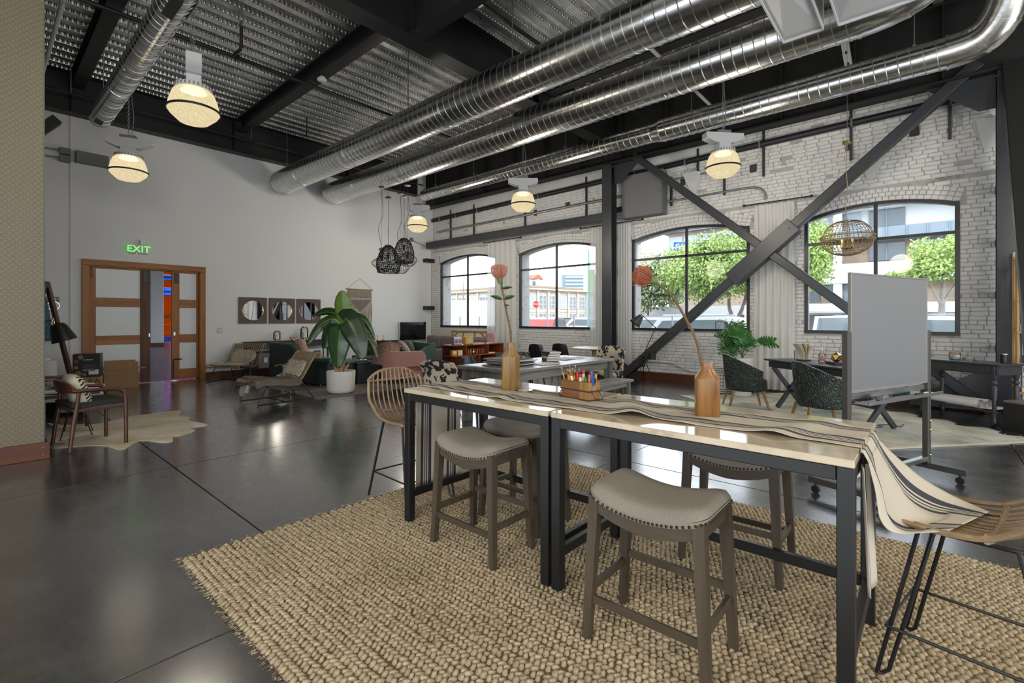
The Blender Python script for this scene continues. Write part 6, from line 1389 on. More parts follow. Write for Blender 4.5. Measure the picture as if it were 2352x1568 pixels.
def banana(pts, Wd, m, fold=.14, edge=0.0):
    """pts: spine as (picture-right offset, height, depth); blade faces the viewer"""
    S = spline([rt * a + fwv * c + Vector((0, 0, b)) for a, b, c in pts], 7); n_ = len(S); g = G()
    def f(u, v):
        t = v * (n_ - 1); i = min(int(t), n_ - 2); c = S[i].lerp(S[i + 1], t - i); tg = (S[i + 1] - S[i]).normalized(); nr = (-fwv + Vector((0, 0, .35))).normalized(); sd = tg.cross(nr).normalized()
        if edge: sd = (sd * math.cos(edge) + nr * math.sin(edge)).normalized()
        up = sd.cross(tg); w = Wd * min(1, v / .10) * (math.sin(PI * min(1, .16 + v * .84)) ** .55); s_ = (u - .5) * w; return c + sd * s_ - up * (abs(s_) * fold) + up * (.008 * math.sin(v * 34) * abs(u - .5))
    g.surf(f, 9, 24, .002); o = g.obj('leaf', m, pt, 180); q = G(); q.tube([p - fwv * .002 for p in S], [lerp(.010, .002, k / (n_ - 1)) for k in range(n_)], 6); q.obj('midrib', M['midrib'], o)
def bp(px_, py_, c=0.0): return ((px_ - 781) * .00817, 1.4 - (py_ - 732) * .00817 - .012, c)
ld, ll, lm = M['leaf_dark'], M['leaf_light'], M['leaf']
banana([bp(788, 745, 0), bp(789, 722, 0), bp(786, 690, -.02), bp(784, 666, -.02)], .356, ll)
banana([bp(786, 742, -.05), bp(787, 752, -.14), bp(784, 790, -.20), bp(781, 845, -.18)], .475, lm)
banana([bp(789, 740, -.05), bp(800, 733, -.12), bp(826, 775, -.20), bp(841, 824, -.22)], .449, ld)
banana([bp(778, 752, .0), bp(766, 752, -.05), bp(754, 772, -.08), bp(748, 800, -.08)], .290, ld)
banana([bp(782, 745, .0), bp(764, 732, .0), bp(732, 748, .0), bp(702, 794, -.02)], .224, lm, .3)
banana([bp(784, 738, .05), bp(768, 722, .1), bp(740, 716, .15), bp(708, 724, .2)], .224, lm, .2, 1.1)
banana([bp(784, 745, .08), bp(774, 716, .12), bp(770, 735, .10), bp(774, 768, .10)], .264, ld)
banana([bp(790, 738, .05), bp(812, 726, .08), bp(836, 742, .10), bp(856, 784, .12)], .158, lm, .3)
banana([bp(792, 748, .05), bp(822, 752, .05), bp(846, 785, .05), bp(864, 824, .06)], .158, lm, .3)
banana([bp(782, 750, .10), bp(760, 748, .14), bp(742, 748, .16), bp(722, 738, .18)], .224, ld)
banana([bp(790, 745, .15), bp(806, 738, .2), bp(812, 765, .22), bp(806, 800, .22)], .317, ld)
for (a, b) in (((788, 745), (789, 722)), ((786, 745), (800, 733)), ((782, 745), (764, 732))): q = G(); q.tube([rt * bp(781, 752)[0] + Vector((0, 0, 1.22)), rt * bp(*a)[0] + Vector((0, 0, bp(*a)[1])), rt * bp(*b)[0] + Vector((0, 0, bp(*b)[1]))], [.03, .02, .012], 7); q.obj('petiole', M['midrib'], pt)
# ================================================================== DINING, WINDOW SIDE, RIGHT
# ---- weathered farmhouse table and bench
dt = thing('farmhouse_table', 'weathered grey plank dining table behind the bar table', 'table', (5.70, 4.40, 0)); L, D, H = 2.58, 1.05, .76
for k in range(5): g = G(); g.box((0, -D / 2 + D / 5 * (k + .5), H - .02), (L - .22, D / 5 - .004, .04), .003); g.obj('plank', M['greywood'], dt, 0)
for s in (-1, 1): g = G(); g.box((s * (L / 2 - .055), 0, H - .02), (.107, D, .04), .003); g.obj('end_board', M['greywood_z'], dt, 0)
for a in (-1, 1):
    for b in (-1, 1): g = G(); g.box((a * (L / 2 - .12), b * (D / 2 - .10), (H - .04) / 2), (.11, .11, H - .04), .004); g.obj('leg', M['greywood_z'], dt, 0)
    g = G(); g.box((0, a * (D / 2 - .10), H - .10), (L - .35, .03, .12), .003); g.obj('apron', M['greywood'], dt, 0)
    g = G(); g.box((a * (L / 2 - .12), 0, H - .10), (.03, D - .31, .12), .003); g.obj('apron', M['greywood_z'], dt, 0)
be = thing('plank_bench', 'weathered grey plank bench on the near side of the dining table', 'bench', (5.85, 3.70, 0))
for k in range(3): g = G(); g.box((0, -.19 + .127 * (k + .5), .44), (2.0, .123, .036), .003); g.obj('plank', M['greywood'], be, 0)
for a in (-1, 1):
    for b in (-1, 1): g = G(); g.box((a * .90, b * .13, .211), (.075, .075, .422), .004); g.obj('leg', M['greywood_z'], be, 0)
    g = G(); g.box((a * .90, 0, .375), (.03, .2, .08), .003); g.obj('rail', M['greywood_z'], be, 0)
g = G(); g.box((0, -.13, .385), (1.72, .025, .07), .003); g.box((0, .13, .385), (1.72, .025, .07), .003); g.obj('apron', M['greywood'], be, 0)
# ---- things on the dining table
zt = .762
for k in range(9):
    w, d = random.uniform(.46, .62), random.uniform(.36, .48); nm = ('presentation_board' if k % 2 else 'portfolio_folder')
    lab = ['bottom', 'second', 'third', 'fourth', 'middle', 'sixth', 'seventh', 'eighth', 'topmost'][k]
    g = G(); g.box((0, 0, .005), (w, d, .010), .001); o = tag(g.obj(nm, M['paper'] if k in (1, 6) else M['dkbook'] if k in (2, 5) else M['board'], smooth=0), '%s flat board in the pile on the dining table' % lab, 'board', 'boards piled on the dining table')
    o.location = (4.95 + random.uniform(-.06, .06), 4.42 + random.uniform(-.06, .06), zt + .011 * k); o.rotation_euler = (0, 0, R(random.uniform(-9, 9)))
g = G(); g.surf(lambda u, v: (lerp(-.06, .06, u), lerp(-.10, .10, v), .004 + .012 * math.sin(u * 9) * math.sin(v * 8) ** 2 + .01), 10, 14, .004); tag(g.obj('woven_scarf', M['cow'], smooth=180, loc=(4.98, 4.30, zt + .10)), 'black and white woven swatch on top of the board pile', 'textile')
for k, (m_, t) in enumerate((('dkbook', 'bottom book of the stack on the dining table'), ('ivory', 'pale middle book of the stack on the dining table'), ('dkbook', 'second dark book of the stack on the dining table'), ('iron', 'brown top book of the stack on the dining table'))):
    r = thing('book', t, 'book', (5.86 + .01 * (k % 2), 4.40, zt + .036 * k), R(-38 + 5 * k), 'book stack on the dining table'); g = G(); g.box((0, 0, .018), (.20, .27, .034), .003); g.obj('cover', M[m_], r, 0); g = G(); g.box((.006, -.004, .018), (.196, .266, .026), .001); g.obj('pages', M['paper'], r, 0)
g = G(); g.surf(lambda u, v: (lerp(-.28, .28, u), lerp(-.2, .2, v), .004 + (.07 * max(0, u - .82) * math.sin(v * 5) if u > .82 else 0) + .004 * math.sin(u * 8)), 26, 14, .002); tag(g.obj('paper_map', M['paper'], smooth=180, loc=(6.32, 4.42, zt), rz=R(-6)), 'large curling white plan sheet on the dining table', 'paper')
g = G(); g.surf(lambda u, v: (lerp(-.19, .19, u), lerp(-.14, .14, v), .003 + .003 * math.sin(u * 8)), 12, 8, .002); tag(g.obj('paper_sheet', M['paper'], smooth=180, loc=(5.45, 4.62, zt), rz=R(12)), 'white paper sheet beside the book stack', 'paper')
g = G(); g.box((0, 0, .006), (.34, .26, .012), .002); tag(g.obj('notebook', M['white_metal'], smooth=0, loc=(5.35, 4.12, zt), rz=R(-10)), 'grey notebook on the near edge of the dining table', 'book')
# ---- cow-print dining chairs (facing +x)
def make_cow(label):
    r = thing('cow_print_chair', label, 'chair', group='cow-print dining chairs')
    def bk(u, v): t = lerp(-1, 1, u); x_ = -.24 - .07 * v + .035 * t * t; z = lerp(.36, .86 - .03 * t * t, v); c = 0 if v < .88 else (v - .88) / .12; return (x_ - .055 * math.sin(c * PI * .5) + .02, .25 * t * (1 + .03 * v), z + .025 * math.sin(c * PI * .5))
    g = G(); g.surf(bk, 20, 20, .07); g.obj('backrest', M['cow'], r, 70)
    g = G(); g.box((.02, 0, .43), (.52, .50, .11), .04); g.obj('seat', M['cow'], r, 40)
    for (a, b) in ((-.2, -.2), (-.2, .2), (.23, -.2), (.23, .2)): g = G(); g.cyl((a * 1.05, b * 1.05, 0), (a, b, .39), .014, .021, 8); g.obj('leg', M['black'], r)
    return r
cw = make_cow('cow-print chair with its back to us at the left end of the dining table'); cw.location = (3.92, 4.45, 0); cw.rotation_euler = (0, 0, R(8))
dup(cw, (7.42, 4.35, 0), R(188), 'cow-print chair facing us at the right end of the dining table')
# ---- black shell chairs (facing -y)
def make_shell(label):
    r = thing('shell_chair', label, 'chair', group='black moulded shell chairs')
    def sh(u, v):
        t = lerp(-1, 1, u); S = [(-.24, .43), (-.20, .455), (-.05, .435), (.10, .43), (.185, .47), (.225, .58), (.255, .72), (.27, .815)]; P = spline([(0, a, b) for a, b in S], 4); k = v * (len(P) - 1); i = min(int(k), len(P) - 2); p = P[i].lerp(P[i + 1], k - i)
        w = lerp(.24, .185, max(0, v - .5) * 2) * (1 - .10 * (1 - math.sin(PI * min(1, v * .9 + .12)))); e = abs(t) ** 3; up = .055 * e * (1 - abs(v - .45)); dn = .04 * max(0, v - .86) / .14 * t * t
        return (t * w, p.y - .10 * e * max(0, v - .5), p.z + up - dn)
    g = G(); g.surf(sh, 20, 30, .009); g.obj('seat_shell', M['black_gloss'], r, 70)
    for (a, b) in ((-.14, -.12), (.14, -.12), (-.14, .12), (.14, .12)): g = G(); g.cyl((a * 1.6, b * 1.75, 0), (a, b, .43), .010, .012, 8); g.obj('leg', M['black_metal'], r)
    g = G(); g.tube([(-.14, -.12, .40), (.14, .12, .40)], .006, 5); g.tube([(.14, -.12, .40), (-.14, .12, .40)], .006, 5); g.obj('cross_strut', M['black_metal'], r); return r
sh0 = make_shell('black shell chair on the far side of the dining table, left one'); sh0.location = (5.15, 5.22, 0); sh0.rotation_euler = (0, 0, R(3))
for (l, a, t) in (((6.45, 5.25, 0), R(-6), 'black shell chair on the far side of the dining table, behind the book stack'), ((9.0, 7.05, 0), R(98), 'black shell chair in front of the brick wall, left of the pair'), ((9.55, 6.78, 0), R(104), 'black shell chair in front of the brick wall, right of the pair'), ((5.85, 5.05, 0), R(5), 'black shell chair pushed under the middle of the dining table')): dup(sh0, l, a, t)
# ---- round pedestal table
rp = thing('pedestal_table', 'round white pedestal table beside the steel column', 'table', (9.02, 5.58, 0)); g = G(); g.lathe([(.30, .735), (.46, .752), (.47, .764), (.46, .775), (.01, .775)], 48); g.lathe([(.30, .735), (.01, .735)], 48); g.obj('table_top', M['white'], rp)
g = G(); g.lathe([(.14, .735), (.05, .70), (.035, .55), (.035, .2), (.06, .08), (.25, .02), (.26, 0)], 32); g.obj('pedestal', M['birch'], rp)
# ---- curtains on black rods
def curtain(label, y0, y1, zt_, rod, zb=.03):
    r = thing('curtain', label, 'curtain', (10.27, (y0 + y1) / 2, 0), group='sheer white curtains'); h = (y1 - y0) / 2
    def f(u, v): y = lerp(-h, h, u) * (1 + .06 * v); return (.035 * math.sin(u * 5.5 * 2 * PI + .6 * math.sin(3 * v)) * (.75 + .35 * v) + .01, y, lerp(zt_, zb, v))
    g = G(); g.surf(f, 90, 24); g.obj('cloth', M['curtain'], r, 180)
    m_ = (y0 + y1) / 2; g = G(); g.tube([(0, rod[0] - m_, zt_ + .04), (0, rod[1] - m_, zt_ + .04)], .011, 8)
    g.obj('rod', M['black_metal'], r)
    for yy in rod: g = G(); g.ball((0, yy - m_, zt_ + .04), .028, 10, 8); g.obj('finial', M['black_metal'], r)
    for k in range(7): yy = lerp(-h, h, (k + .5) / 7); g = G(); g.tube([(.016 * math.cos(t), yy, zt_ + .035 + .02 * math.sin(t)) for t in [2 * PI * q / 10 for q in range(10)]], .003, 4, closed=True); g.obj('ring', M['black_metal'], r)
    for yy in (rod[0] + .12, rod[1] - .12): g = G(); g.tube([(0, yy - m_, zt_ + .04), (.12, yy - m_, zt_ + .04)], .006, 5); g.obj('rod_bracket', M['black_metal'], r)
curtain('sheer white curtain between the first and second window', 8.95, 10.05, 3.66, (8.75, 10.2)); curtain('sheer white curtain just left of the steel column', 5.98, 6.45, 3.66, (5.05, 6.75)); curtain('sheer white curtain just right of the steel column', 5.35, 5.72, 3.66, (5.05, 6.75)); curtain('sheer white curtain between the third and fourth window', 1.98, 2.66, 3.63, (1.70, 2.86))
# ---- reading lamp on a tripod
tl = thing('tripod_task_lamp', 'thin black tripod task lamp in front of the third window', 'floor lamp', (9.62, 4.72, 0))
for (a, b) in ((rt * -.24, 0), (rt * .22 - fwv * .12, 0), (rt * .08 + fwv * .24, 0), (rt * -.14 - fwv * .14, 0)): g = G(); g.tube([Vector((0, 0, .60)), Vector(a)], .009, 6); g.obj('tripod_leg', M['black_metal'], tl)
g = G(); g.ball((0, 0, .60), .035, 10, 8); g.obj('hub', M['black_metal'], tl); g = G(); g.ball((0, 0, .40), (.05, .05, .04), 10, 8); g.obj('weight', M['black_metal'], tl)
e1 = rt * .27 + Vector((0, 0, 1.21)); e2 = rt * -.04 + Vector((0, 0, 1.50)); g = G(); g.tube([Vector((0, 0, .60)), e1], .009, 6); g.tube([e1, e2], .008, 6); g.obj('swing_arm', M['black_metal'], tl); g = G(); g.ball(e1, .018, 8, 6); g.ball(e2, .016, 8, 6); g.obj('joint', M['black_metal'], tl)
q_ = (rt * -.75 - Vector((0, 0, .9))).normalized(); c0 = e2 - Vector((0, 0, .04)); g = G(); g.cyl(c0, c0 + q_ * .22, .055, .13, 24, cap=False); g.cyl(c0 - q_ * .02, c0, .03, .055, 24); g.obj('lamp_shade', mat('green_black_enamel', (.03, .04, .04), .4), tl, 60)
g = G(); g.box(rt * .20 + Vector((0, 0, .60)), (.12, .12, .16), .01, rotz(.8)); g.obj('counterweight', M['black'], tl, 0)
# ---- monstera, patterned basket
x = N('black_white_tribal'); sp_ = x.n('ShaderNodeSeparateXYZ'); c_ = x.n('ShaderNodeTexCoord'); x.l(c_.outputs['Object'], sp_.inputs[0]); an = x.math('ARCTAN2', sp_.outputs['Y'], sp_.outputs['X'])
hb = x.math('LESS_THAN', x.math('FRACT', x.math('MULTIPLY', sp_.outputs['Z'], 26.0)), .38); dm = x.math('LESS_THAN', x.math('ADD', x.math('ABSOLUTE', x.math('SUBTRACT', x.math('FRACT', x.math('MULTIPLY', an, 4.5)), .5)), x.math('ABSOLUTE', x.math('SUBTRACT', x.math('FRACT', x.math('MULTIPLY', sp_.outputs['Z'], 16.0)), .5))), .30)
mid = x.math('MULTIPLY', x.math('GREATER_THAN', sp_.outputs['Z'], .12), x.math('LESS_THAN', sp_.outputs['Z'], .36)); f_ = x.math('ADD', x.math('MULTIPLY', dm, mid), x.math('MULTIPLY', hb, x.math('SUBTRACT', 1.0, mid)))
mx_ = x.n('ShaderNodeMix', data_type='RGBA'); mx_.inputs['A'].default_value = (.56, .54, .50, 1); mx_.inputs['B'].default_value = (.02, .02, .02, 1); x.l(f_, mx_.inputs['Factor']); x.col(mx_.outputs['Result']); x.p.inputs['Roughness'].default_value = .9
bs = thing('patterned_basket', 'black and white patterned woven basket under the monstera', 'basket', (9.46, 3.02, 0)); g = G(); g.lathe([(.20, 0), (.225, .01), (.235, .25), (.225, .46), (.21, .465), (.20, .42), (.01, .41)], 36); g.obj('basket', x.m, bs, 50)
mo = thing('monstera_plant', 'glossy monstera plant in a tall white planter behind the green chair', 'plant', (9.30, 2.62, 0)); g = G(); g.lathe([(.13, 0), (.15, .01), (.185, .66), (.18, .69), (.16, .69), (.155, .62), (.01, .615)], 32); g.obj('planter', M['white'], mo, 50); g = G(); g.lathe([(.005, .63), (.156, .62)], 20); g.obj('soil', M['soil'], mo)
def monstera(c, nrm, up, S, m):
    c = Vector(c); n_ = Vector(nrm).normalized(); u_ = Vector(up); u_ = (u_ - n_ * u_.dot(n_)).normalized(); s_ = u_.cross(n_)
    pts = []; N_ = 9
    for sd in (1, -1):
        half = []
        for k in range(N_):
            t = k / (N_ - 1); w = .52 * math.sin(PI * (.18 + .80 * t)) ** .7; y_ = .32 - 1.0 * t
            half.append((w, y_ + .05)); 
            if 0 < k < N_ - 1: half.append((w * (.42 if k % 2 else .5), y_ - .055)); half.append((w * .98, y_ - .045))
        pts += half if sd == 1 else [(-a, b) for a, b in reversed(half)]
    pts = [(0, .18)] + pts[:len(pts) // 2] + [(0, -.78)] + pts[len(pts) // 2:]
    V = [c + s_ * (a * S) + u_ * (-(.18 - b) * S) + n_ * (-.22 * S * a * a - .18 * S * (.18 - b) ** 2) for a, b in pts]; mid_ = c - u_ * .25 * S; b0 = 0
    g = G(); n2 = len(V); sp2 = [c + n_ * 0.0 - u_ * ((.18 - lerp(.18, -.78, k / 6)) * S) * 1.0 + n_ * (-.18 * S * (.18 - lerp(.18, -.78, k / 6)) ** 2) for k in range(7)]
    W_ = V + sp2; F = []
    def near(i):
        yv = pts[i][1]; return n2 + max(0, min(6, int(round((.18 - yv) / .96 * 6))))
    for i in range(n2):
        j = (i + 1) % n2; a, b = near(i), near(j)
        if a == b: F.append((i, j, a))
        else: F.append((i, j, b, a))
    g.add(W_, F); o = g.obj('leaf', m, mo, 180, fix=False); return o
base = Vector((0, 0, .64))
for (lat, z, fw_, S, up, nz_) in ((-.42, 1.02, -.1, .38, (-.9, -.5), .5), (-.30, 1.22, .0, .40, (-.6, .5), .5), (-.15, 1.05, -.15, .40, (-.5, -.6), .6), (-.02, 1.14, -.05, .36, (.3, .6), .7), (-.05, 1.32, .05, .34, (-.1, 1), .4), (.16, 1.08, -.05, .34, (.7, .3), .5), (.08, .90, -.12, .30, (.3, -.8), .5), (-.36, .78, -.2, .40, (-.3, -.9), .35), (.62, .98, .05, .36, (1, -.35), .75), (-.22, .95, .1, .36, (-.8, -.3), .4)):
    c = rt * lat + fwv * fw_ + Vector((0, 0, z)); u2 = rt * up[0] + Vector((0, 0, up[1])); o = monstera(c, -fwv * (1 - nz_ * .5) + Vector((0, 0, nz_)), -u2 * -1, S, M['monstera'] if lat > -.2 else M['leaf'])
    g = G(); g.tube(bez(base, base + Vector((0, 0, .25)), c - Vector((0, 0, .05)) - u2 * .1, c, 8), .007, 6); g.obj('stalk', M['stem_green'], mo)
# ---- embossed tub chairs (back toward -x local, facing +x)
def make_tub(label):
    r = thing('tub_chair', label, 'chair', group='embossed green tub chairs')
    def sh(u, v):
        t = lerp(-1, 1, u); an = t * 2.15; e = abs(t); top = lerp(.845, .60, max(0, (e - .18) / .82) ** 1.15); z = lerp(.30, top, v); rr = lerp(.285, .345, v ** .7); return (-rr * math.cos(an) * .98 + .02, rr * math.sin(an), z)
    g = G(); g.surf(sh, 56, 14, .045); g.obj('shell', M['emboss'], r, 70)
    g = G(); g.lathe([(.01, .28), (.27, .285), (.295, .31), (.29, .44), (.26, .47), (.01, .475)], 36, (.03, 0, 0)); g.obj('seat', M['emboss'], r, 60)
    for (a, b) in ((-.20, -.20), (-.20, .20), (.22, -.20), (.22, .20)): g = G(); g.cyl((a * 1.35, b * 1.3, 0), (a, b, .295), .014, .024, 10); g.obj('leg', M['oakleg'], r)
    return r
tb = make_tub('embossed dark green tub chair beside the monstera'); tb.location = (8.06, 2.24, 0); tb.rotation_euler = (0, 0, R(-62))
dup(tb, (7.12, 1.08, .012), R(-58), 'embossed dark green tub chair partly hidden by the whiteboard')
# ---- desk with X legs (u along its length)
ua = math.atan2(-.77, -.64)
dk_ = thing('trestle_desk', 'charcoal desk with X-shaped legs behind the tub chairs', 'desk', (8.10, 1.12, .012), ua); L, D, H = 1.95, .62, .745
g = G(); g.box((0, 0, H - .0125), (L, D, .025), .004); g.obj('desk_top', M['charwood'], dk_, 0); g = G(); g.box((0, 0, H - .075), (L - .10, D - .10, .10), .004); g.obj('drawer_case', M['charwood'], dk_, 0)
for k in range(2): g = G(); g.box((-.42 + .84 * k, -D / 2 + .045, H - .075), (.74, .012, .075), .002); d_ = g.obj('drawer', M['charwood'], dk_, 0)
for k in range(2): g = G(); g.box((-.42 + .84 * k, D / 2 - .045, H - .075), (.74, .012, .075), .002); d_ = g.obj('drawer', M['charwood'], dk_, 0)
for a in (-.78, .78):
    g = G(); g.beam((a - .015, -.27, H - .12), (a - .015, .24, .0), .045, .06, .003); g.obj('cross_leg', M['charwood'], dk_, 0); g = G(); g.beam((a + .03, .27, H - .12), (a + .03, -.24, .0), .045, .06, .003); g.obj('cross_leg', M['charwood'], dk_, 0)
g = G(); g.box((0, 0, .26), (1.6, .05, .05), .003); g.obj('stretcher', M['charwood'], dk_, 0)
ux, uy = math.cos(ua), math.sin(ua)
def on_desk(a, b): return (8.10 + ux * a - uy * b, 1.12 + uy * a + ux * b, .012 + H + .002)
nh = thing('napkin_holder', 'fanned cream folders in a brass-edged holder on the desk', 'file holder', on_desk(-.55, .05), ua + PI / 2); g = G(); g.box((0, 0, .008), (.16, .14, .016), .003); g.obj('base', M['iron'], nh, 0)
for k in range(7):
    s = (k - 3) / 3; g = G(); g.surf(lambda u, v, s=s: (s * (.03 + .11 * v ** 2.0), lerp(-.06, .06, u), .016 + .24 * v), 6, 8, .006); g.obj('folder', M['candle'] if k not in (2, 4) else M['oakleg'], nh, 60)
fr = thing('photo_frame', 'small metal-framed card beside the fanned folders', 'frame', on_desk(-.72, .06), ua + PI / 2 + .5)
g = G(); g.box((-.05, 0, .07), (.008, .012, .14)); g.box((.05, 0, .07), (.008, .012, .14)); g.box((0, 0, .139), (.108, .012, .008)); g.box((0, 0, .004), (.108, .05, .008)); g.obj('frame', M['chrome'], fr, 0); g = G(); g.box((0, 0, .07), (.092, .004, .125)); g.obj('card', M['paper'], fr, 0)
sb_ = thing('soap_bottle', 'clear pump bottle with a pink label on the desk', 'bottle', on_desk(-.22, .08)); g = G(); g.lathe([(.045, 0), (.048, .01), (.048, .11), (.02, .15), (.016, .165)], 24); g.obj('bottle', M['clear_glass'], sb_); g = G(); g.lathe([(.0485, .03), (.0492, .032), (.0492, .095), (.0485, .097)], 24); g.obj('label', M['pinkish'], sb_); g = G(); g.cyl((0, 0, .165), (0, 0, .205), .012, n=10); g.tube([(0, 0, .205), (.02, 0, .212), (.055, 0, .208)], .008, 6); g.obj('pump', M['white'], sb_); g = G(); g.cyl((0, 0, 0), (0, 0, -.002), .07, n=24); g.obj('saucer', M['stone'], sb_)
bk_ = thing('book', 'dark hardback book lying on the desk under the gilt ornament', 'book', on_desk(.10, .02), ua + PI / 2 - .25); g = G(); g.box((0, 0, .018), (.16, .24, .036), .003); g.obj('cover', M['dkbook'], bk_, 0); g = G(); g.box((.004, 0, .018), (.156, .236, .028)); g.obj('pages', M['paper'], bk_, 0)
p_ = on_desk(.10, .02); gd = thing('gilt_polyhedron', 'faceted gold ornament on top of the dark book', 'ornament', (p_[0], p_[1], p_[2] + .037)); bmx = bmesh.new(); bmesh.ops.create_icosphere(bmx, subdivisions=1, radius=.075); g = G(); g.add([(v.co.x, v.co.y, v.co.z + .064) for v in bmx.verts], [tuple(v.index for v in f.verts) for f in bmx.faces]); bmx.free(); g.obj('facets', M['brass'], gd, 0)
tp_ = on_desk(.28, .16); lt = stackbox('laptop', 'closed grey laptop on the desk', 'laptop', tp_, ua, (.32, .22, .012), M['chrome'], [('lid', (0, 0, .015), (.32, .22, .006), M['chrome'])])
wbx = on_desk(.42, .10); stackbox('kraft_box', 'small lidded kraft box on the desk at the whiteboard edge', 'box', wbx, ua, (.11, .11, .08), M['oakleg'], [('lid', (0, 0, .092), (.115, .115, .03), M['oakleg'])])
# ---- desk rug
dr_ = thing('desk_rug', 'cream and sage woven rug under the desk', 'rug', (6.19, .63, 0), math.atan2(.77, .64))
g = G(); g.surf(lambda u, v: (lerp(0, 3.7, u), lerp(0, -2.53, v), .004 + (.012 * math.sin(u * 46) * max(0, v - .93) / .07)), 90, 30, .006); g.obj('weave', M['rug_desk'], dr_, 180); g = G(); g.box((1.85, -.02, .009), (3.7, .05, .006)); g.box((.02, -1.26, .009), (.05, 2.5, .006)); g.obj('border', M['candle'], dr_, 0)
cb = thing('power_cable', 'black power cable lying on the desk rug', 'cable', (7.85, .45, .014)); g = G(); g.tube(spline([(-.3, .15, 0), (-.1, .05, 0), (.0, .1, 0), (.12, -.05, 0), (.05, -.12, 0), (.25, -.15, 0)], 8), .005, 5); g.obj('cable', M['black'], cb)
# ---- mobile whiteboard
wa = math.atan2(.05 - .5, 5.62 - 4.42); wb = thing('mobile_whiteboard', 'mobile whiteboard on a grey frame with casters', 'whiteboard', (5.02, .275, 0), wa); hw = .64
for s in (-1, 1):
    g = G(); g.box((s * hw, 0, .70), (.055, .045, 1.20), .004); po = g.obj('post', M['wb_post'], wb, 0); g = G(); g.box((s * hw, 0, .105), (.055, .56, .05), .004); ft = g.obj('foot', M['wb_post'], wb, 0)
    for yy in (-.23, .23):
        q = G(); q.cyl((s * hw - .012, yy, .030), (s * hw + .012, yy, .030), .030, n=16); q.cyl((s * hw, yy, .05), (s * hw, yy, .085), .010, n=8); q.obj('caster', M['black'], ft)
    for zz_ in (.50, .42, .20): q = G(); q.ball((s * hw, -.026, zz_), .011, 8, 6); q.obj('bolt', M['brass'], po)
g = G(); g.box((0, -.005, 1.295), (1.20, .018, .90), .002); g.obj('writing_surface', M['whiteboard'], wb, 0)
g = G()
for (c, d) in (((0, -.005, 1.748), (1.22, .026, .014)), ((0, -.005, .842), (1.22, .026, .014)), ((-.606, -.005, 1.295), (.014, .026, .92)), ((.606, -.005, 1.295), (.014, .026, .92))): g.box(c, d, .002)
g.obj('edge_frame', M['wb_frame'], wb, 0)
g = G(); g.box((0, -.075, .755), (1.20, .11, .008)); g.box((0, -.128, .768), (1.20, .006, .022)); g.obj('pen_tray', M['chrome'], wb, 0); g = G(); g.box((0, .02, .80), (1.22, .04, .05), .003); g.obj('cross_rail', M['chrome'], wb, 0); g = G(); g.box((0, .0, .165), (1.22, .045, .04), .003); g.obj('lower_rail', M['chrome'], wb, 0)
cw_, sw2 = math.cos(wa), math.sin(wa)
def on_wb(a, b, z): return (5.02 + cw_ * a - sw2 * b, .275 + sw2 * a + cw_ * b, z)
er = thing('board_eraser', 'dark grey eraser on the whiteboard tray', 'eraser', on_wb(-.28, -.075, .760), wa + .2); g = G(); g.box((0, 0, .02), (.14, .055, .04), .01); g.obj('body', M['grey_box'], er, 0); g = G(); g.box((0, 0, .006), (.135, .053, .012)); g.obj('felt_pad', M['black'], er, 0)
for k, a in enumerate((.30, .42)): m_ = thing('board_marker', ('left' if k == 0 else 'right') + ' black marker on the whiteboard tray', 'marker', on_wb(a, -.08, .769), wa); g = G(); g.cyl((-.06, 0, 0), (.035, 0, 0), .009, n=10); g.obj('barrel', M['paper'] if k else M['black'], m_); g = G(); g.cyl((.035, 0, 0), (.065, 0, 0), .0095, n=10); g.obj('cap', M['black'], m_)
# ---- rolling console at the right with its load
ca = math.atan2(.77, .64); cn = make_console('rolling_console', 'charcoal console on casters below the last window', (9.42, .02, .0), ca + PI, 2.0, .42, .82, (-.92, 0, .92), .20, True)
cc, cs = math.cos(ca + PI), math.sin(ca + PI)
def on_con(a, b, z): return (9.42 + cc * a - cs * b, .02 + cs * a + cc * b, z)
for k, (b, rr) in enumerate(((-.12, .06), (-.02, .045), (.06, .05))):
    r = thing('paper_roll', ['largest', 'thinnest', 'rear'][k] + ' rolled white drawing on the lower shelf of the console', 'paper roll', on_con(.30 - .04 * k, b, .213 + rr), ca + PI + R(4 * k - 3), 'paper rolls on the console shelf'); g = G(); g.cyl((-.50, 0, 0), (.45, 0, 0), rr, n=20, cap=False); g.cyl((-.50, 0, 0), (.45, 0, 0), rr * .5, n=14, cap=False); g.obj('roll', M['paper'], r, 60)
g = G(); g.surf(lambda u, v: (lerp(-.3, .3, u), lerp(-.18, .18, v), .004 + .012 * u * u), 12, 6, .002); tag(g.obj('paper_sheet', M['paper'], smooth=180, loc=on_con(.62, .02, .214), rz=ca + PI), 'loose white sheet under the rolls on the console shelf', 'paper')
stackbox('teal_bin', 'teal plastic bin at the left of the console shelf', 'box', on_con(-.62, 0, .213), ca + PI, (.36, .28, .22), mat('teal_bin', (.10, .30, .26), .5), [('lid', (0, 0, .225), (.37, .29, .02), M['clear_glass'])])
jr = thing('glass_jar', 'clear glass jar with a wooden lid on the rolling console', 'jar', on_con(.28, .04, .821)); g = G(); g.lathe([(.055, 0), (.062, .008), (.062, .085), (.058, .09)], 24); g.obj('glass', M['clear_glass'], jr, 60); g = G(); g.lathe([(.056, .003), (.056, .07), (.01, .072)], 24); g.obj('contents', M['stone'], jr); g = G(); g.cyl((0, 0, .09), (0, 0, .112), .063, n=24); g.obj('lid', M['oakleg'], jr)
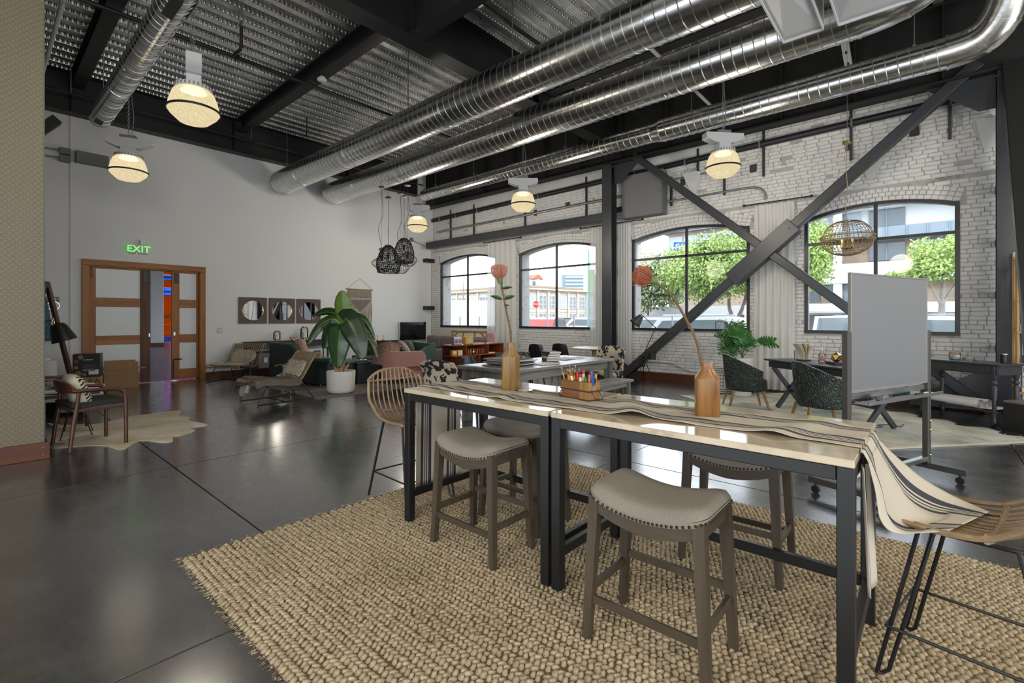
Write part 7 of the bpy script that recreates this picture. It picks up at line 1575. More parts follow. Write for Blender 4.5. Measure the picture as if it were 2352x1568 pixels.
for k, (a, b, d) in enumerate(((.46, .02, (.10, .06, .035)), (.56, .06, (.08, .05, .05)), (.62, -.03, (.12, .05, .03)))): g = G(); g.box((0, 0, d[2] / 2), d, .004); tag(g.obj('acrylic_block', M['clear_glass'], smooth=0, loc=on_con(a, b, .822), rz=ca + .3 * k), ['clear acrylic block nearest the jar', 'tallest clear acrylic block on the console', 'right clear acrylic block on the console'][k], 'block', 'acrylic blocks on the console')
cu = thing('dark_tumbler', 'dark tumbler at the right end of the rolling console', 'cup', on_con(.86, .06, .821)); g = G(); g.lathe([(.035, 0), (.042, .12), (.038, .12), (.032, .01), (.005, .01)], 20); g.obj('cup', M['black_gloss'], cu); g = G(); g.lathe([(.043, .115), (.0435, .125), (.040, .125)], 20); g.obj('rim', M['chrome'], cu)
stackbox('printer', 'black office printer on the floor at the right edge', 'printer', (8.72, -.95, .0), R(-40), (.44, .40, .34), M['black'], [('top_cover', (0, 0, .355), (.44, .40, .03), M['grey_box']), ('paper_tray', (-.02, -.205, .10), (.38, .02, .09), M['grey_box']), ('control_panel', (-.10, -.205, .28), (.18, .015, .06), M['screen'])])
cb = thing('power_cable', 'black looped cable on the floor below the printer', 'cable', (8.10, -.80, .008)); g = G(); g.tube([(.12 * math.cos(t), .06 * math.sin(t) - .01 * t, .004 + .04 * max(0, math.sin(t))) for t in [2.2 * PI * k / 40 for k in range(41)]], .006, 5); g.obj('cable', M['black'], cb)
ws = thing('wooden_shelf', 'pale birch open shelf unit at the right edge', 'shelf', (9.30, -1.12, 0)); 
for xx in (-.16, .16):
    for yy in (-.30, .30): g = G(); g.tube([(xx, yy, 0), (xx, yy, 1.1), (xx, yy, 2.25)], .018, 4); g.obj('upright', M['birch'], ws, 0)
for zz_ in (.42, .80, 1.22, 1.64, 2.2): g = G(); g.box((0, 0, zz_), (.36, .60, .022), .003); g.obj('shelf_board', M['birch'], ws, 0)
for (zz_, yy, m_, d, t) in ((1.232, .20, 'white', (.14, .10, .11), 'white box on the birch shelf'), (1.232, .06, 'oakleg', (.16, .05, .26), 'tan book standing on the birch shelf'), (.812, .18, 'dkbook', (.16, .10, .10), 'dark box on the lower birch shelf'), (.432, .18, 'ivory', (.20, .14, .06), 'cream box on the bottom birch shelf')): stackbox('shelf_box', t, 'box', (9.30, -1.12 + yy, zz_), 0, d, M[m_], [('label', (-d[0] / 2 - .001, 0, d[2] / 2), (.002, d[1] * .6, d[2] * .5), M['paper'])])
g = G(); g.box((0, 0, 0), (.03, .06, 2.3), .004, roty(R(7))); tag(g.obj('leaning_board', M['wb_frame'], smooth=0, loc=(9.62, -.86, 1.2)), 'pale board leaning against the right column', 'board')
# ---- credenza with toys and wire baskets (opens toward -y)
cz = thing('teak_credenza', 'low teak shelf unit full of copper wire baskets', 'shelf', (8.45, 8.75, 0)); L, D = 1.75, .42
for zz_, l0, l1 in ((.755, -.875, .875), (.50, -.875, .60)): g = G(); g.box(((l0 + l1) / 2, 0, zz_), (l1 - l0, D, .024), .002); g.obj('shelf_board', M['teak'], cz, 0)
g = G(); g.box((0, D / 2 - .01, .39), (L, .012, .74)); g.obj('back_panel', M['teak_in'], cz, 0)
for xx in (-.45, .30, .865): g = G(); g.box((xx, 0, .63), (.022, D, .24)); g.obj('divider', M['teak'], cz, 0)
for xx in (-.60, .0, .60): g = G(); g.box((xx, 0, .26), (.022, D, .46)); g.obj('divider', M['teak'], cz, 0)
g = G(); g.box((0, 0, .05), (L, D, .03)); g.obj('plinth', M['teak_in'], cz, 0)
def cz_at(a, b, z): return (8.45 + a, 8.75 + b, z)
rd = stackbox('toy_radio', 'white toy radio with two round pink dials on the teak unit', 'radio', cz_at(-.66, -.08, .768), R(-12), (.24, .14, .19), M['white_metal'], [('side', (-.121, 0, .095), (.003, .14, .19), M['mauve'])], bev=.02)
for s in (-1, 1):
    for (rr, mm, yy) in ((.048, 'purple', -.071), (.033, 'pinkish', -.073), (.012, 'black', -.075)): q = G(); q.cyl((s * .055, yy + .004, .09), (s * .055, yy, .09), rr, n=20); q.obj('dial', M[mm], rd, 30)
tvb = stackbox('toy_television', 'yellow toy television on the teak unit', 'toy', cz_at(-.28, -.08, .768), R(-10), (.24, .14, .20), M['yellow'], [('screen', (0, -.071, .10), (.16, .004, .13), mat('toy_screen', (.35, .52, .50), .5, var=.4, vscale=18)), ('handle', (0, 0, .205), (.10, .02, .02), M['oakleg'])], bev=.015)
for k, (a, b, m_, t) in enumerate(((.05, -.06, 'paper', 'white magazine lying flat on the teak unit'), (.14, -.05, 'red', 'red-edged magazine on the teak unit'), (.42, -.05, 'paper', 'magazine at the right end of the teak unit'))): g = G(); g.box((0, 0, .005 + .0), (.28, .21, .012), .002); tag(g.obj('magazine', M[m_], smooth=0, loc=cz_at(a, b, .768 + (.013 if k == 1 else 0)), rz=R(-8 + 9 * k)), t, 'magazine')
mg = thing('magazine_rack', 'upright bundle of magazines on the right of the teak unit', 'magazine', cz_at(.64, -.02, .768), R(15))
for k in range(6): g = G(); g.box((-.10 + .035 * k, 0, .13), (.008, .20, .26), .001, roty(R(-14 + 7 * k))); g.obj('magazine_copy', M['paper' if k % 2 else 'pinkish'], mg, 0)
for k, (a, t) in enumerate(((-.28, 'left copper wire basket on the teak shelf'), (-.06, 'middle copper wire basket on the teak shelf'), (.16, 'right copper wire basket on the teak shelf'))):
    r = thing('wire_basket', t, 'basket', cz_at(a, -.06, .513), 0, 'copper wire baskets on the teak unit')
    g = G()
    for j in range(5): zz_ = .01 + .032 * j; rr = .085 + .012 * j / 4; g.tube([(rr * math.cos(2 * PI * q / 18), rr * math.sin(2 * PI * q / 18), zz_) for q in range(18)], .004, 4, closed=True)
    for j in range(12): t_ = 2 * PI * j / 12; g.tube([(.085 * math.cos(t_), .085 * math.sin(t_), .01), (.097 * math.cos(t_), .097 * math.sin(t_), .138)], .003, 4)
    g.obj('wire_bowl', M['copper'], r, fix=False); g = G(); g.tube([(.09 * math.cos(PI * q / 12), 0, .135 + .075 * math.sin(PI * q / 12)) for q in range(13)], .004, 4); g.obj('handle', M['brass'], r)
pn = thing('brass_pineapple', 'small gold pineapple ornament among the wire baskets', 'ornament', cz_at(-.17, -.14, .513)); g = G(); g.ball((0, 0, .06), (.04, .04, .055), 12, 8); g.obj('fruit', M['brass'], pn)
for k in range(6): t_ = k * 1.05; g = G(); g.cyl((0, 0, .11), (.03 * math.cos(t_), .03 * math.sin(t_), .18), .007, .001, 5); g.obj('leaf', M['brass'], pn)
for (a, zz_, m_, t) in ((-.78, .513, 'yellow', 'yellow and white carton at the left of the teak shelf'), (-.60, .513, 'ivory', 'small cream carton beside the yellow one')): stackbox('small_carton', t, 'box', cz_at(a, -.10, zz_), R(-8), (.13, .10, .13), M[m_], [('print', (0, -.051, .08), (.09, .002, .06), M['paper'])])
g = G(); g.box((0, 0, .006), (.30, .22, .03), .002); tag(g.obj('magazine', M['frost'], smooth=0, loc=cz_at(.45, -.05, .515)), 'pale magazines stacked on the middle teak shelf', 'magazine')
# ---- mauve sofas by the window wall
def make_mauve(label, loc, rz, L):
    r = thing('mauve_sofa', label, 'sofa', loc, rz); g = G(); g.box((0, 0, .24), (.88, L, .22), .03); g.obj('seat_base', M['mauve'], r, 40); g = G(); g.box((.36, 0, .45), (.18, L, .50), .03); g.obj('backrest', M['mauve'], r, 40)
    for s in (-1, 1): g = G(); g.box((0, s * (L / 2 - .07), .37), (.90, .15, .48), .025); g.obj('arm', M['mauve'], r, 40)
    n_ = max(1, int(round(L / .85)))
    for k in range(n_): w = (L - .30) / n_; yy = -L / 2 + .15 + w * (k + .5); g = G(); g.box((-.06, yy, .40), (.70, w - .01, .14), .04); g.obj('seat_cushion', M['mauve'], r, 40); g = G(); g.box((.20, yy, .66), (.20, w - .01, .40), .06, roty(R(-8))); g.obj('back_cushion', M['mauve'], r, 40)
    for (a, b) in ((-.38, -1), (.38, -1), (-.38, 1), (.38, 1)): g = G(); g.cyl((a, b * (L / 2 - .08), 0), (a, b * (L / 2 - .08), .14), .02, n=8); g.obj('leg', M['walnut_z'], r)
    return r
make_mauve('mauve upholstered sofa below the first window', (9.78, 11.78, 0), 0, 1.75); make_mauve('mauve armchair behind the teak shelf unit', (9.72, 9.95, 0), 0, 1.25)
cv = thing('canvas_back', 'large canvas leaning backwards against the brick wall', 'canvas', (10.24, 10.95, .0)); Mt = roty(R(6))
g = G(); g.box(Mt @ Vector((.03, 0, .52)), (.012, 1.60, 1.0), 0, Mt); g.obj('canvas', M['candle'], cv, 0)
for yy in (-.78, -.26, .26, .78): g = G(); g.box(Mt @ Vector((.01, yy, .52)), (.025, .045, 1.0), 0, Mt); g.obj('stretcher_bar', M['oakleg'], cv, 0)
for zz_ in (.04, 1.0): g = G(); g.box(Mt @ Vector((.01, 0, zz_)), (.025, 1.60, .045), 0, Mt); g.obj('stretcher_bar', M['oakleg'], cv, 0)
for s in (-1, 1): g = G(); g.beam(Mt @ Vector((.005, s * .76, .80)), Mt @ Vector((.005, s * .50, 1.0)), .02, .04); g.obj('corner_brace', M['oakleg'], cv, 0)
stl = thing('side_stool', 'small black side table between the sofas by the window', 'table', (9.0, 12.55, 0)); g = G(); g.cyl((0, 0, .66), (0, 0, .685), .20, n=24); g.obj('top', M['black'], stl)
for k in range(3): t_ = 2 * PI * k / 3; g = G(); g.cyl((.17 * math.cos(t_), .17 * math.sin(t_), 0), (.12 * math.cos(t_), .12 * math.sin(t_), .66), .012, n=8); g.obj('leg', M['black'], stl)
# propagation rack in the third window
wc = thing('propagation_rack', 'small black rack of glass tubes with sprigs in the third window', 'plant stand', (10.36, 3.18, SILL + .002)); g = G()
for (c, d) in (((0, -.26, .10), (.012, .012, .20)), ((0, .26, .10), (.012, .012, .20)), ((0, 0, .005), (.03, .53, .010)), ((0, 0, .20), (.012, .53, .012))): g.box(c, d)
g.obj('frame', M['black_metal'], wc, 0)
for k in range(4):
    yy = -.19 + .127 * k; g = G(); g.lathe([(.004, .02), (.018, .03), (.020, .05), (.020, .20)], 14, (.0, yy, 0)); g.obj('glass_tube', M['clear_glass'], wc)
    g = G(); g.tube([(0, yy, .04), (0, yy + .006, .16), (0, yy + .01, .24)], .003, 5)
    for q in range(4): g.ball((.0, yy + .012 * (-1) ** q, .20 + .018 * q), (.006, .014, .008), 6, 4)
    g.obj('sprig', M['leaf'], wc)
# ================================================================== OUTSIDE
GZ = -.25
M['asphalt'] = mat('asphalt', (.20, .20, .205), .9, var=.12, vscale=.8); M['pave'] = mat('concrete_pavement', (.42, .41, .39), .9, var=.08, vscale=1)
M['beige'] = mat('tan_masonry', (.48, .42, .34), .85, var=.12, vscale=1.2); M['bwhite'] = mat('white_cladding', (.66, .66, .66), .7, var=.04, vscale=.6); M['bgrey'] = mat('blue_grey_panel', (.20, .25, .29), .6)
M['wdark'] = mat('reflecting_window', (.10, .125, .145), .12, spec=.6); M['wpale'] = mat('pale_window', (.30, .36, .40), .12, spec=.6); M['brickout'] = mat('tan_brick', (.34, .25, .18), .85, var=.15, vscale=3)
M['carwhite'] = mat('white_car_paint', (.70, .71, .72), .2, coat=.5); M['carred'] = mat('red_car_paint', (.32, .03, .025), .25, coat=.5); M['cardark'] = mat('dark_car_paint', (.05, .055, .06), .25, coat=.5); M['cargrey'] = mat('silver_car_paint', (.36, .37, .39), .25, coat=.5)
M['tyre'] = mat('tyre', (.02, .02, .02), .8); M['carglass'] = mat('car_glass', (.16, .19, .20), .08); M['trunk'] = mat('grey_trunk', (.24, .20, .17), .9, var=.25, vscale=5)
M['fol1'] = mat('bright_foliage', (.30, .40, .12), .6, var=.35, vscale=1.2); M['fol2'] = mat('grey_green_foliage', (.27, .31, .17), .7, var=.3, vscale=1.2); M['fol3'] = mat('spring_foliage', (.36, .48, .14), .6, var=.3, vscale=1.2); M['dry'] = mat('dry_grass', (.42, .36, .22), .9, var=.3, vscale=3)
M['teal_pole'] = mat('teal_pole', (.16, .30, .27), .5); M['rooftile'] = mat('red_roof_tile', (.36, .12, .07), .8)
g = G(); g.box((90, 20, GZ - .05), (158, 260, .1)); tag(g.obj('street', M['asphalt'], smooth=0), 'grey asphalt street outside the windows', kind='structure')
g = G(); g.box((12.4, 10, GZ + .03), (3.0, 60, .12), .01); tag(g.obj('pavement', M['pave'], smooth=0), 'concrete pavement outside the windows', kind='structure')
def wp(px_, D, z=None, py_=None):
    l = (px_ - 1176) / 1097.0; p = fwv * D + rt * (l * D); return Vector((p.x, p.y, z if z is not None else (1.4 + (732 - py_) / 1097.0 * D)))
# ---- trees
def tree(label, px_, D, zc, rx_, rz_, n, m, trunk_px=None, fork=False, leaf=.11, seed=1):
    b = wp(trunk_px or px_, D, GZ); r = thing('street_tree', label, 'tree', tuple(b), group='trees outside'); rs = np.random.default_rng(seed); c = wp(px_, D, zc) - b
    if fork:
        g = G(); g.tube(spline([(0, 0, 0), (.03, 0, .8), (0, .05, 1.5)], 4), [.22, .20, .19, .18, .18, .18, .17, .17, .17], 10); g.obj('trunk', M['trunk'], r)
        for s in (-1, 1): g = G(); g.tube(spline([Vector((0, .05, 1.4)), rt * (s * .35) + Vector((0, 0, 2.2)), rt * (s * .55) + Vector((0, 0, 3.2)), c + rt * (s * .9)], 5), [.13 - .006 * k for k in range(16)], 8); g.obj('branch', M['trunk'], r)
    else:
        g = G(); g.tube(spline([(0, 0, 0), c * .4 + Vector((.05, 0, 0)), c], 5), [.14 - .009 * k for k in range(11)], 8); g.obj('trunk', M['trunk'], r)
        for s in (-1, 1): g = G(); g.tube([c * .55, c * .8 + rt * (s * rx_ * .4), c + rt * (s * rx_ * .6) + Vector((0, 0, rz_ * .2))], [.06, .045, .02], 6); g.obj('branch', M['trunk'], r)
    # clumps of leaves
    nc = 34; cl = rs.normal(0, 1, (nc, 3)); cl /= np.linalg.norm(cl, axis=1)[:, None]; cl *= (rs.random(nc) ** .45)[:, None]; cl = cl * np.array([rx_, rx_, rz_]) * .80 + np.array(c)
    k = rs.integers(0, nc, n); P = cl[k] + rs.normal(0, 1, (n, 3)) * np.array([rx_ * .17, rx_ * .17, rz_ * .15]); u = rs.normal(0, 1, (n, 3)); u /= np.linalg.norm(u, axis=1)[:, None]; w = rs.normal(0, 1, (n, 3)); w = np.cross(u, w); w /= np.linalg.norm(w, axis=1)[:, None]; s = leaf * rs.uniform(.6, 1.3, n)[:, None]
    V = np.stack([P - u * s, P + w * s * .5, P + u * s, P - w * s * .5], 1).reshape(-1, 3); F = np.arange(n * 4).reshape(-1, 4); o = link('foliage', fastmesh('foliage', V, F, m), r); o['kind'] = 'stuff'
tree('grey-green tree crown filling the left half of the third window', 1488, 40, 4.5, 2.9, 2.6, 20000, M['fol2'], leaf=.17, seed=2)
tree('tall yellow-green tree behind the grey-green one in the third window', 1575, 46, 6.0, 2.6, 3.0, 11000, M['fol1'], leaf=.14, seed=3)
tree('bright green tree with a forked pale trunk in the third window', 1650, 27, 4.15, 2.9, 2.1, 19000, M['fol1'], 1690, True, .10, 4)
tree('green tree high behind the forked tree', 1725, 34, 6.2, 2.2, 2.0, 9000, M['fol1'], leaf=.12, seed=9)
tree('spring-green tree at the left of the fourth window', 1842, 23, 4.3, 1.75, 1.9, 14000, M['fol3'], leaf=.085, seed=5)
tree('slender spring-green tree at the right of the fourth window', 2172, 19, 3.7, 1.45, 1.15, 8500, M['fol3'], 2150, False, .075, 6)
tree('low spring-green branches behind the top of the whiteboard', 2085, 21, 3.2, 1.0, .45, 2600, M['fol3'], 2120, False, .08, 7)
def shrub(label, px_, D, rx_, rz_, m, seed, n=1500):
    b = wp(px_, D, GZ); r = thing('shrub', label, 'shrub', tuple(b), group='shrubs below the windows'); rs = np.random.default_rng(seed); P = rs.normal(0, 1, (n, 3)); P /= np.linalg.norm(P, axis=1)[:, None]; P *= (rs.random(n) ** .35)[:, None]; P = P * np.array([rx_, rx_, rz_]) + np.array([0, 0, rz_ * .9])
    u = rs.normal(0, 1, (n, 3)); u[:, 2] = abs(u[:, 2]) * 2; u /= np.linalg.norm(u, axis=1)[:, None]; w = np.cross(u, rs.normal(0, 1, (n, 3))); w /= np.linalg.norm(w, axis=1)[:, None]; s = .07; V = np.stack([P - u * s, P + w * s * .4, P + u * s * 1.3, P - w * s * .4], 1).reshape(-1, 3)
    o = link('foliage', fastmesh('foliage', V, np.arange(n * 4).reshape(-1, 4), m), r); o['kind'] = 'stuff'
    g = G(); g.tube([(0, 0, 0), (0, 0, rz_)], .02, 5); g.obj('stem', M['trunk'], r)
for k, (px_, D, a, b, m_, t) in enumerate(((1212, 16, .38, .62, 'fol3', 'leftmost green shrub in the second window'), (1235, 16.5, .36, .66, 'fol3', 'middle green shrub in the second window'), (1264, 17, .40, .64, 'fol3', 'right green shrub in the second window'), (1305, 17, .5, .6, 'dry', 'dry tan shrub in the second window'), (1340, 17, .5, .58, 'dry', 'dry tan shrub beside the curtain in the second window'), (1045, 20, .7, .64, 'dry', 'dry bush at the left of the first window'), (1100, 20, .8, .66, 'dry', 'dry bush at the right of the first window'), (1700, 16, .45, .55, 'dry', 'dry grass tuft at the right of the third window'), (1505, 13, .35, .62, 'dry', 'tan plume behind the task lamp'))): shrub(t, px_, D, a, b, M[m_], 20 + k)
# ---- buildings
def facade(root, P0, P1, h, name='wall', m='beige', th=.6):
    P0, P1 = Vector(P0), Vector(P1); d = P1 - P0; L = d.length; a = math.atan2(d.y, d.x)
    def pl(s, off, z): q = P0 + d * (s / L); n = Vector((d.y, -d.x, 0)).normalized(); return q + n * off + Vector((0, 0, z))
    return L, a, pl
def bpart(root, name, m, c, d, a, bev=0):
    g = G(); g.box(c, d, bev, rotz(a)); return g.obj(name, M[m], root, 0)
C0 = wp(1207, 87, GZ); Rg = wp(1385, 100.5, GZ); Lf = wp(1005, 105, GZ)
bb = thing('masonry_building', 'long tan masonry building with multi-pane windows across the street', 'building', tuple(C0)); BZ = 7.75
for tagx, (Pa, Pb, nb, stories) in (('r', (C0, Rg, 8, 2)), ('l', (Lf, C0, 8, 2))):
    d = Pb - Pa; L = d.length; a = math.atan2(d.y, d.x); nrm = Vector((d.y, -d.x, 0)).normalized(); u = d / L
    def at_(s, o_, z): return Pa + u * s + nrm * o_ + Vector((0, 0, z)) - C0
    bpart(bb, 'wall', 'beige', at_(L / 2, -.5, BZ / 2), (L, 1.0, BZ), a); bpart(bb, 'cornice', 'beige', at_(L / 2, .15, BZ - .55), (L, .5, .35), a); bpart(bb, 'parapet', 'brickout', at_(L / 2, .05, BZ - .1), (L, .3, .35), a)
    bw = L / nb
    for k in range(nb):
        bpart(bb, 'pilaster', 'beige', at_(k * bw + .25, .12, (BZ - .8) / 2), (.5, .25, BZ - .8), a)
        for j in range(9): bpart(bb, 'dentil', 'brickout', at_(k * bw + bw * (j + .5) / 9, .2, BZ - .92), (.16, .25, .2), a)
        for (z0, z1) in ((3.6, 6.0), (.5, 2.7)):
            w = bpart(bb, 'window', 'wdark' if (k + int(z0)) % 3 else 'wpale', at_(k * bw + .5 + (bw - .5) / 2, .02, (z0 + z1) / 2), (bw - 1.0, .08, z1 - z0), a)
            g = G()
            for q in range(6): g.box(at_(k * bw + .75 + (bw - 1.0) * q / 5, .08, (z0 + z1) / 2) , (.07, .05, z1 - z0), 0, rotz(a))
            for q in range(4): g.box(at_(k * bw + .5 + (bw - .5) / 2, .08, lerp(z0, z1, q / 3)), (bw - 1.0, .05, .07), 0, rotz(a))
            g.obj('glazing_bars', M['bwhite'], w, 0)
        bpart(bb, 'spandrel', 'bgrey' if tagx == 'l' else 'beige', at_(k * bw + .5 + (bw - .5) / 2, .03, 3.15), (bw - .6, .1, .5), a)
rh = thing('roof_cabin', 'small white cabin with a red tiled roof on top of the tan building', 'building', tuple(wp(1224, 96, 7.3))); bpart(rh, 'wall', 'bwhite', Vector((0, 0, 1.0)), (2.4, 2.0, 2.0), .9); g = G(); g.prism([(-1.7, 2.0), (1.7, 2.0), (.2, 2.9), (-.2, 2.9)], -1.5, 1.5, 'xz'); g.obj('roof', M['rooftile'], rh, 0); bpart(rh, 'window', 'wdark', Vector((-.8, -.9, 1.1)), (.8, .5, .8), .9)
fb = thing('glass_block', 'distant grey glass office block on the skyline', 'building', tuple(wp(1345, 150, GZ))); bpart(fb, 'wall', 'bgrey', Vector((0, 0, 7.5)), (16, 10, 15), -.84)
for k in range(4): bpart(fb, 'window', 'wpale', Vector((-fwv.x * 5.2, -fwv.y * 5.2, 11.0 + 1.1 * k)), (14, .1, .6), -.84)
# modern white building facing the last windows (facade along y)
mb = thing('white_office', 'white modern office with ribbon windows across the street', 'building', (34, 2, GZ)); 
bpart(mb, 'wall', 'bwhite', Vector((4.5, -5, 7)), (8, 20, 14), 0)
for (z0, z1, x_, m_) in ((1.9, 2.55, -.25, 'bwhite'), (3.7, 4.8, -.35, 'bwhite'), (6.05, 6.7, -.30, 'bgrey'), (8.0, 8.35, -.45, 'bgrey'), (9.6, 10.6, -.3, 'bwhite')): bpart(mb, 'band', m_, Vector((x_, -5, (z0 + z1) / 2)), (1.0, 20, z1 - z0), 0)
for (z0, z1, m_) in ((2.6, 3.7, 'brickout'), (4.85, 6.0, 'brickout'), (6.75, 7.95, 'bwhite')): bpart(mb, 'infill', m_, Vector((.40, -5, (z0 + z1) / 2)), (.3, 20, z1 - z0), 0)
for k in range(10):
    yy = -14 + 2.0 * k
    for (z0, z1) in ((2.7, 3.65), (4.95, 5.95), (6.85, 7.85)):
        if (k * 7 + int(z0)) % 4 == 0: continue
        w = bpart(mb, 'window', 'wdark' if (k + int(z0)) % 2 else 'wpale', Vector((.20, yy, (z0 + z1) / 2)), (.08, 1.6, z1 - z0), 0); bpart(w, 'mullion', 'bgrey', Vector((.12, yy, (z0 + z1) / 2)), (.06, .06, z1 - z0), 0)
for yy in (-9, -3.4, 2.2): bpart(mb, 'column', 'bwhite', Vector((-.6, yy, 4.2)), (.35, .4, 8.4), 0); 
for yy in (-11, -6, -1, 3.0): bpart(mb, 'garage_bay', 'wdark', Vector((.1, yy, .95)), (.3, 4.2, 1.75), 0)
bpart(mb, 'canopy', 'bwhite', Vector((-1.3, -5, 2.1)), (2.0, 20, .22), 0)
for k in range(23): bpart(mb, 'panel_rib', 'bgrey', Vector((-.84, -14.5 + .85 * k, 6.37)), (.04, .05, .6), 0)
cw2 = thing('concrete_annex', 'low concrete annex wall behind the forked tree', 'building', tuple(wp(1625, 41, GZ))); bpart(cw2, 'wall', 'pave', Vector((0, 0, 1.35)), (.6, 16, 2.7), 0); bpart(cw2, 'fascia', 'bwhite', Vector((-.5, 0, 2.35)), (1.4, 16, .75), 0); bpart(cw2, 'window', 'wdark', Vector((-.33, 2.5, .95)), (.1, 5.0, .6), 0)
gb = thing('glass_pavilion', 'flat-roofed glazed upper storey above the trees in the third window', 'building', tuple(wp(1668, 62, GZ)))
bpart(gb, 'wall', 'brickout', Vector((0, 0, 6.4)), (8, 12, 12.8), 0); bpart(gb, 'roof', 'bgrey', Vector((-.2, 0, 12.95)), (9.6, 13.4, .35), 0)
for k in range(6): bpart(gb, 'window', 'wpale', Vector((-4.05, -5 + 2 * k, 11.3)), (.1, 1.75, 2.0), 0)
# ---- vehicles
def car(label, px_, D, rz, m, kind='suv', rack=False):
    b = wp(px_, D, GZ); r = thing('parked_car', label, 'car', tuple(b), rz, 'parked vehicles'); Lc = {'suv': 4.6, 'truck': 5.4, 'box': 7.0}[kind]; h = Lc / 2; W_ = .9
    if kind == 'suv': pr = [(-h, .45), (-h, .95), (-h + .15, 1.05), (-h + .55, 1.62), (-h + .9, 1.72), (.55, 1.74), (.95, 1.66), (1.55, 1.12), (h - .15, .95), (h, .75), (h, .4)]; wn_ = [(-h + .35, 1.08), (-h + .75, 1.58), (.55, 1.62), (1.35, 1.10)]
    elif kind == 'truck': pr = [(-h, .5), (-h, 1.08), (-.55, 1.08), (-.45, 1.75), (.75, 1.80), (1.35, 1.20), (h - .1, 1.08), (h, .8), (h, .45)]; wn_ = [(-.40, 1.16), (-.33, 1.68), (.70, 1.70), (1.15, 1.18)]
    else: pr = [(-h, .55), (-h, 3.1), (1.4, 3.1), (1.4, 2.1), (2.4, 2.05), (2.9, 1.3), (h, 1.15), (h, .5)]; wn_ = [(1.65, 1.35), (1.65, 1.95), (2.3, 1.92), (2.7, 1.35)]
    g = G(); g.prism(pr, -W_, W_, 'xz'); g.obj('body', m, r, 0)
    for s in (-1, 1): g = G(); g.prism(wn_, s * W_ - .01, s * W_ + .015, 'xz'); g.obj('side_window', M['carglass'], r, 0)
    for a in (-h + .85, h - .9):
        for s in (-1, 1): g = G(); g.cyl((a, s * (W_ - .12), .33), (a, s * (W_ + .02), .33), .33, n=20); g.obj('wheel', M['tyre'], r)
    for s in (-1, 1): g = G(); g.box((-h - .005, s * .72, .92), (.03, .22, .2), .005); g.obj('tail_light', M['red'], r, 0); g = G(); g.box((h - .03, s * .68, .82), (.08, .3, .14), .01); g.obj('headlight', M['clear_glass'], r, 0)
    if rack:
        z_ = 1.78 if kind == 'suv' else 1.95; g = G()
        for s in (-1, 1): g.tube([(-1.6, s * .7, z_), (.6, s * .7, z_)], .025, 5)
        for q in (-1.4, -.5, .4): g.tube([(q, -.7, z_), (q, .7, z_)], .02, 5)
        g.obj('roof_rack', M['galv'], r)
    return r
car('white van parked at the left of the third window', 1500, 24, R(95), M['carwhite'], 'suv', True); car('white sport utility car with a roof rack in the third window', 1640, 17.2, R(-88), M['carwhite'], 'suv', True); car('white pickup truck in the fourth window', 1905, 19.5, R(-84), M['carwhite'], 'truck', True); car('white car behind the right edge of the whiteboard', 2185, 14.5, R(90), M['carwhite'], 'suv', True)
car('red car parked in the second window', 1262, 36, R(20), M['carred']); car('dark car parked in the second window', 1315, 46, R(100), M['cardark']); car('silver car parked at the right of the second window', 1348, 40, R(88), M['carwhite']); car('silver car parked at the left of the second window', 1222, 52, R(-10), M['cargrey']); car('white box truck in the first window', 1062, 38, R(152), M['carwhite'], 'box')
# ---- signs, poles, fence
def stop(label, px_, D, zc, rr, yawx):
    b = wp(px_, D, GZ); r = thing('stop_sign', label, 'sign', tuple(b), 0, 'stop signs'); g = G(); g.tube([(0, 0, 0), (0, 0, zc - GZ + rr)], .035, 6); g.obj('post', M['galv'], r); q = Matrix.Rotation(yawx, 3, 'Z')
    g = G(); V = [q @ Vector((rr * math.cos(PI / 8 + k * PI / 4), 0, rr * math.sin(PI / 8 + k * PI / 4))) + Vector((0, 0, zc - GZ)) for k in range(8)]; nn = q @ Vector((0, -1, 0)); g.add([v + nn * .05 for v in V] + [v + nn * .08 for v in V], [tuple(range(8)), tuple(range(8, 16))[::-1]] + [(k, (k + 1) % 8, 8 + (k + 1) % 8, 8 + k) for k in range(8)]); g.obj('octagon', M['red'], r, 0)
    p = Vector((0, 0, zc - GZ)) + nn * .09; text_mesh('lettering', 'STOP', rr * .78, M['bwhite'], r, tuple(p), (R(90), 0, yawx), .004)
stop('red stop sign facing us in the second window', 1231, 50, 2.9, .36, R(-48.5)); stop('red stop sign seen edge-on below the trees in the third window', 1517, 44, 2.2, .36, R(-85))
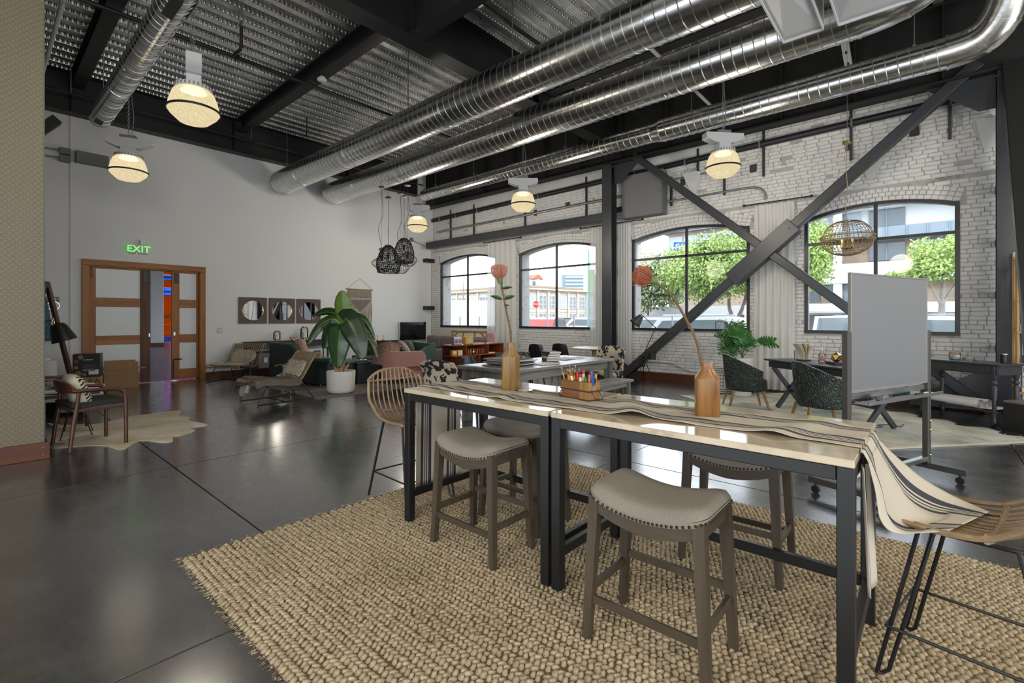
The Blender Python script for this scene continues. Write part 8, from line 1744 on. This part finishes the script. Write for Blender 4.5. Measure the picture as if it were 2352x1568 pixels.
def pole(name, label, px_, D, z1, rr, m, head=None):
    b = wp(px_, D, GZ); r = thing(name, label, 'pole', tuple(b)); g = G(); g.tube([(0, 0, 0), (0, 0, z1 - GZ)], [rr, rr * .6], 8); g.obj('shaft', M[m], r)
    if head: g = G(); g.box(rt * -.3 + Vector((0, 0, z1 - GZ)), (.5, .2, .08), .02, rotz(-.85)); g.obj('lamp_head', M['bwhite'], r, 0)
    return r
pole('street_lamp', 'teal street lamp post at the right of the fourth window', 2166, 20, 4.1, .09, 'teal_pole', True); pole('street_lamp', 'tall green street pole beside the curtain of the second window', 1352, 32, 6.0, .10, 'teal_pole', True); pole('utility_pole', 'thin utility pole on the skyline of the first window', 1064, 75, 7.4, .12, 'trunk'); pole('sign_post', 'white sign post at the right of the third window', 1712, 18, 1.9, .05, 'bwhite')
bn = thing('street_banner', 'white and green street banner beside the second curtain', 'banner', tuple(wp(1346, 32, 3.2)))
g = G(); g.box(rt * .1 + Vector((0, 0, 1.45)), (.9, .05, .05), 0, rotz(-.85)); g.obj('arm', M['galv'], bn, 0); g = G(); g.box((0, 0, .75), (.35, .03, 1.5), 0, rotz(-.85)); g.obj('white_panel', M['bwhite'], bn, 0); g = G(); g.box(rt * .38 + Vector((0, 0, .75)), (.4, .03, 1.5), 0, rotz(-.85)); g.obj('green_panel', M['fol3'], bn, 0)
bs_ = thing('blue_sign', 'blue sign board with white letters in the third window', 'sign', tuple(wp(1562, 56, 9.8))); g = G(); g.box((0, 0, 0), (1.5, .08, 1.2), .02, rotz(R(-48.5))); g.obj('board', M['blue'], bs_, 0); text_mesh('lettering', 'For', .85, M['bwhite'], bs_, tuple(-fwv * .06), (R(90), 0, R(-48.5)), .004); g = G(); g.tube([(0, .05, 0), (0, .05, -10.05)], .06, 6); g.obj('post', M['galv'], bs_)
fn = thing('wire_fence', 'thin wire fence below the first and second window', 'fence', (14.2, 10, GZ)); 
for k in range(10): g = G(); g.tube([(0, -4 + 1.2 * k, 0), (0, -4 + 1.2 * k, 1.75)], .025, 6); g.obj('post', M['galv'], fn)
g = G()
for z in (.9, 1.3, 1.7): g.tube([(0, -4, z), (0, 6.8, z)], .006, 4)
g.obj('wires', M['galv'], fn)
bpy.context.view_layer.update()
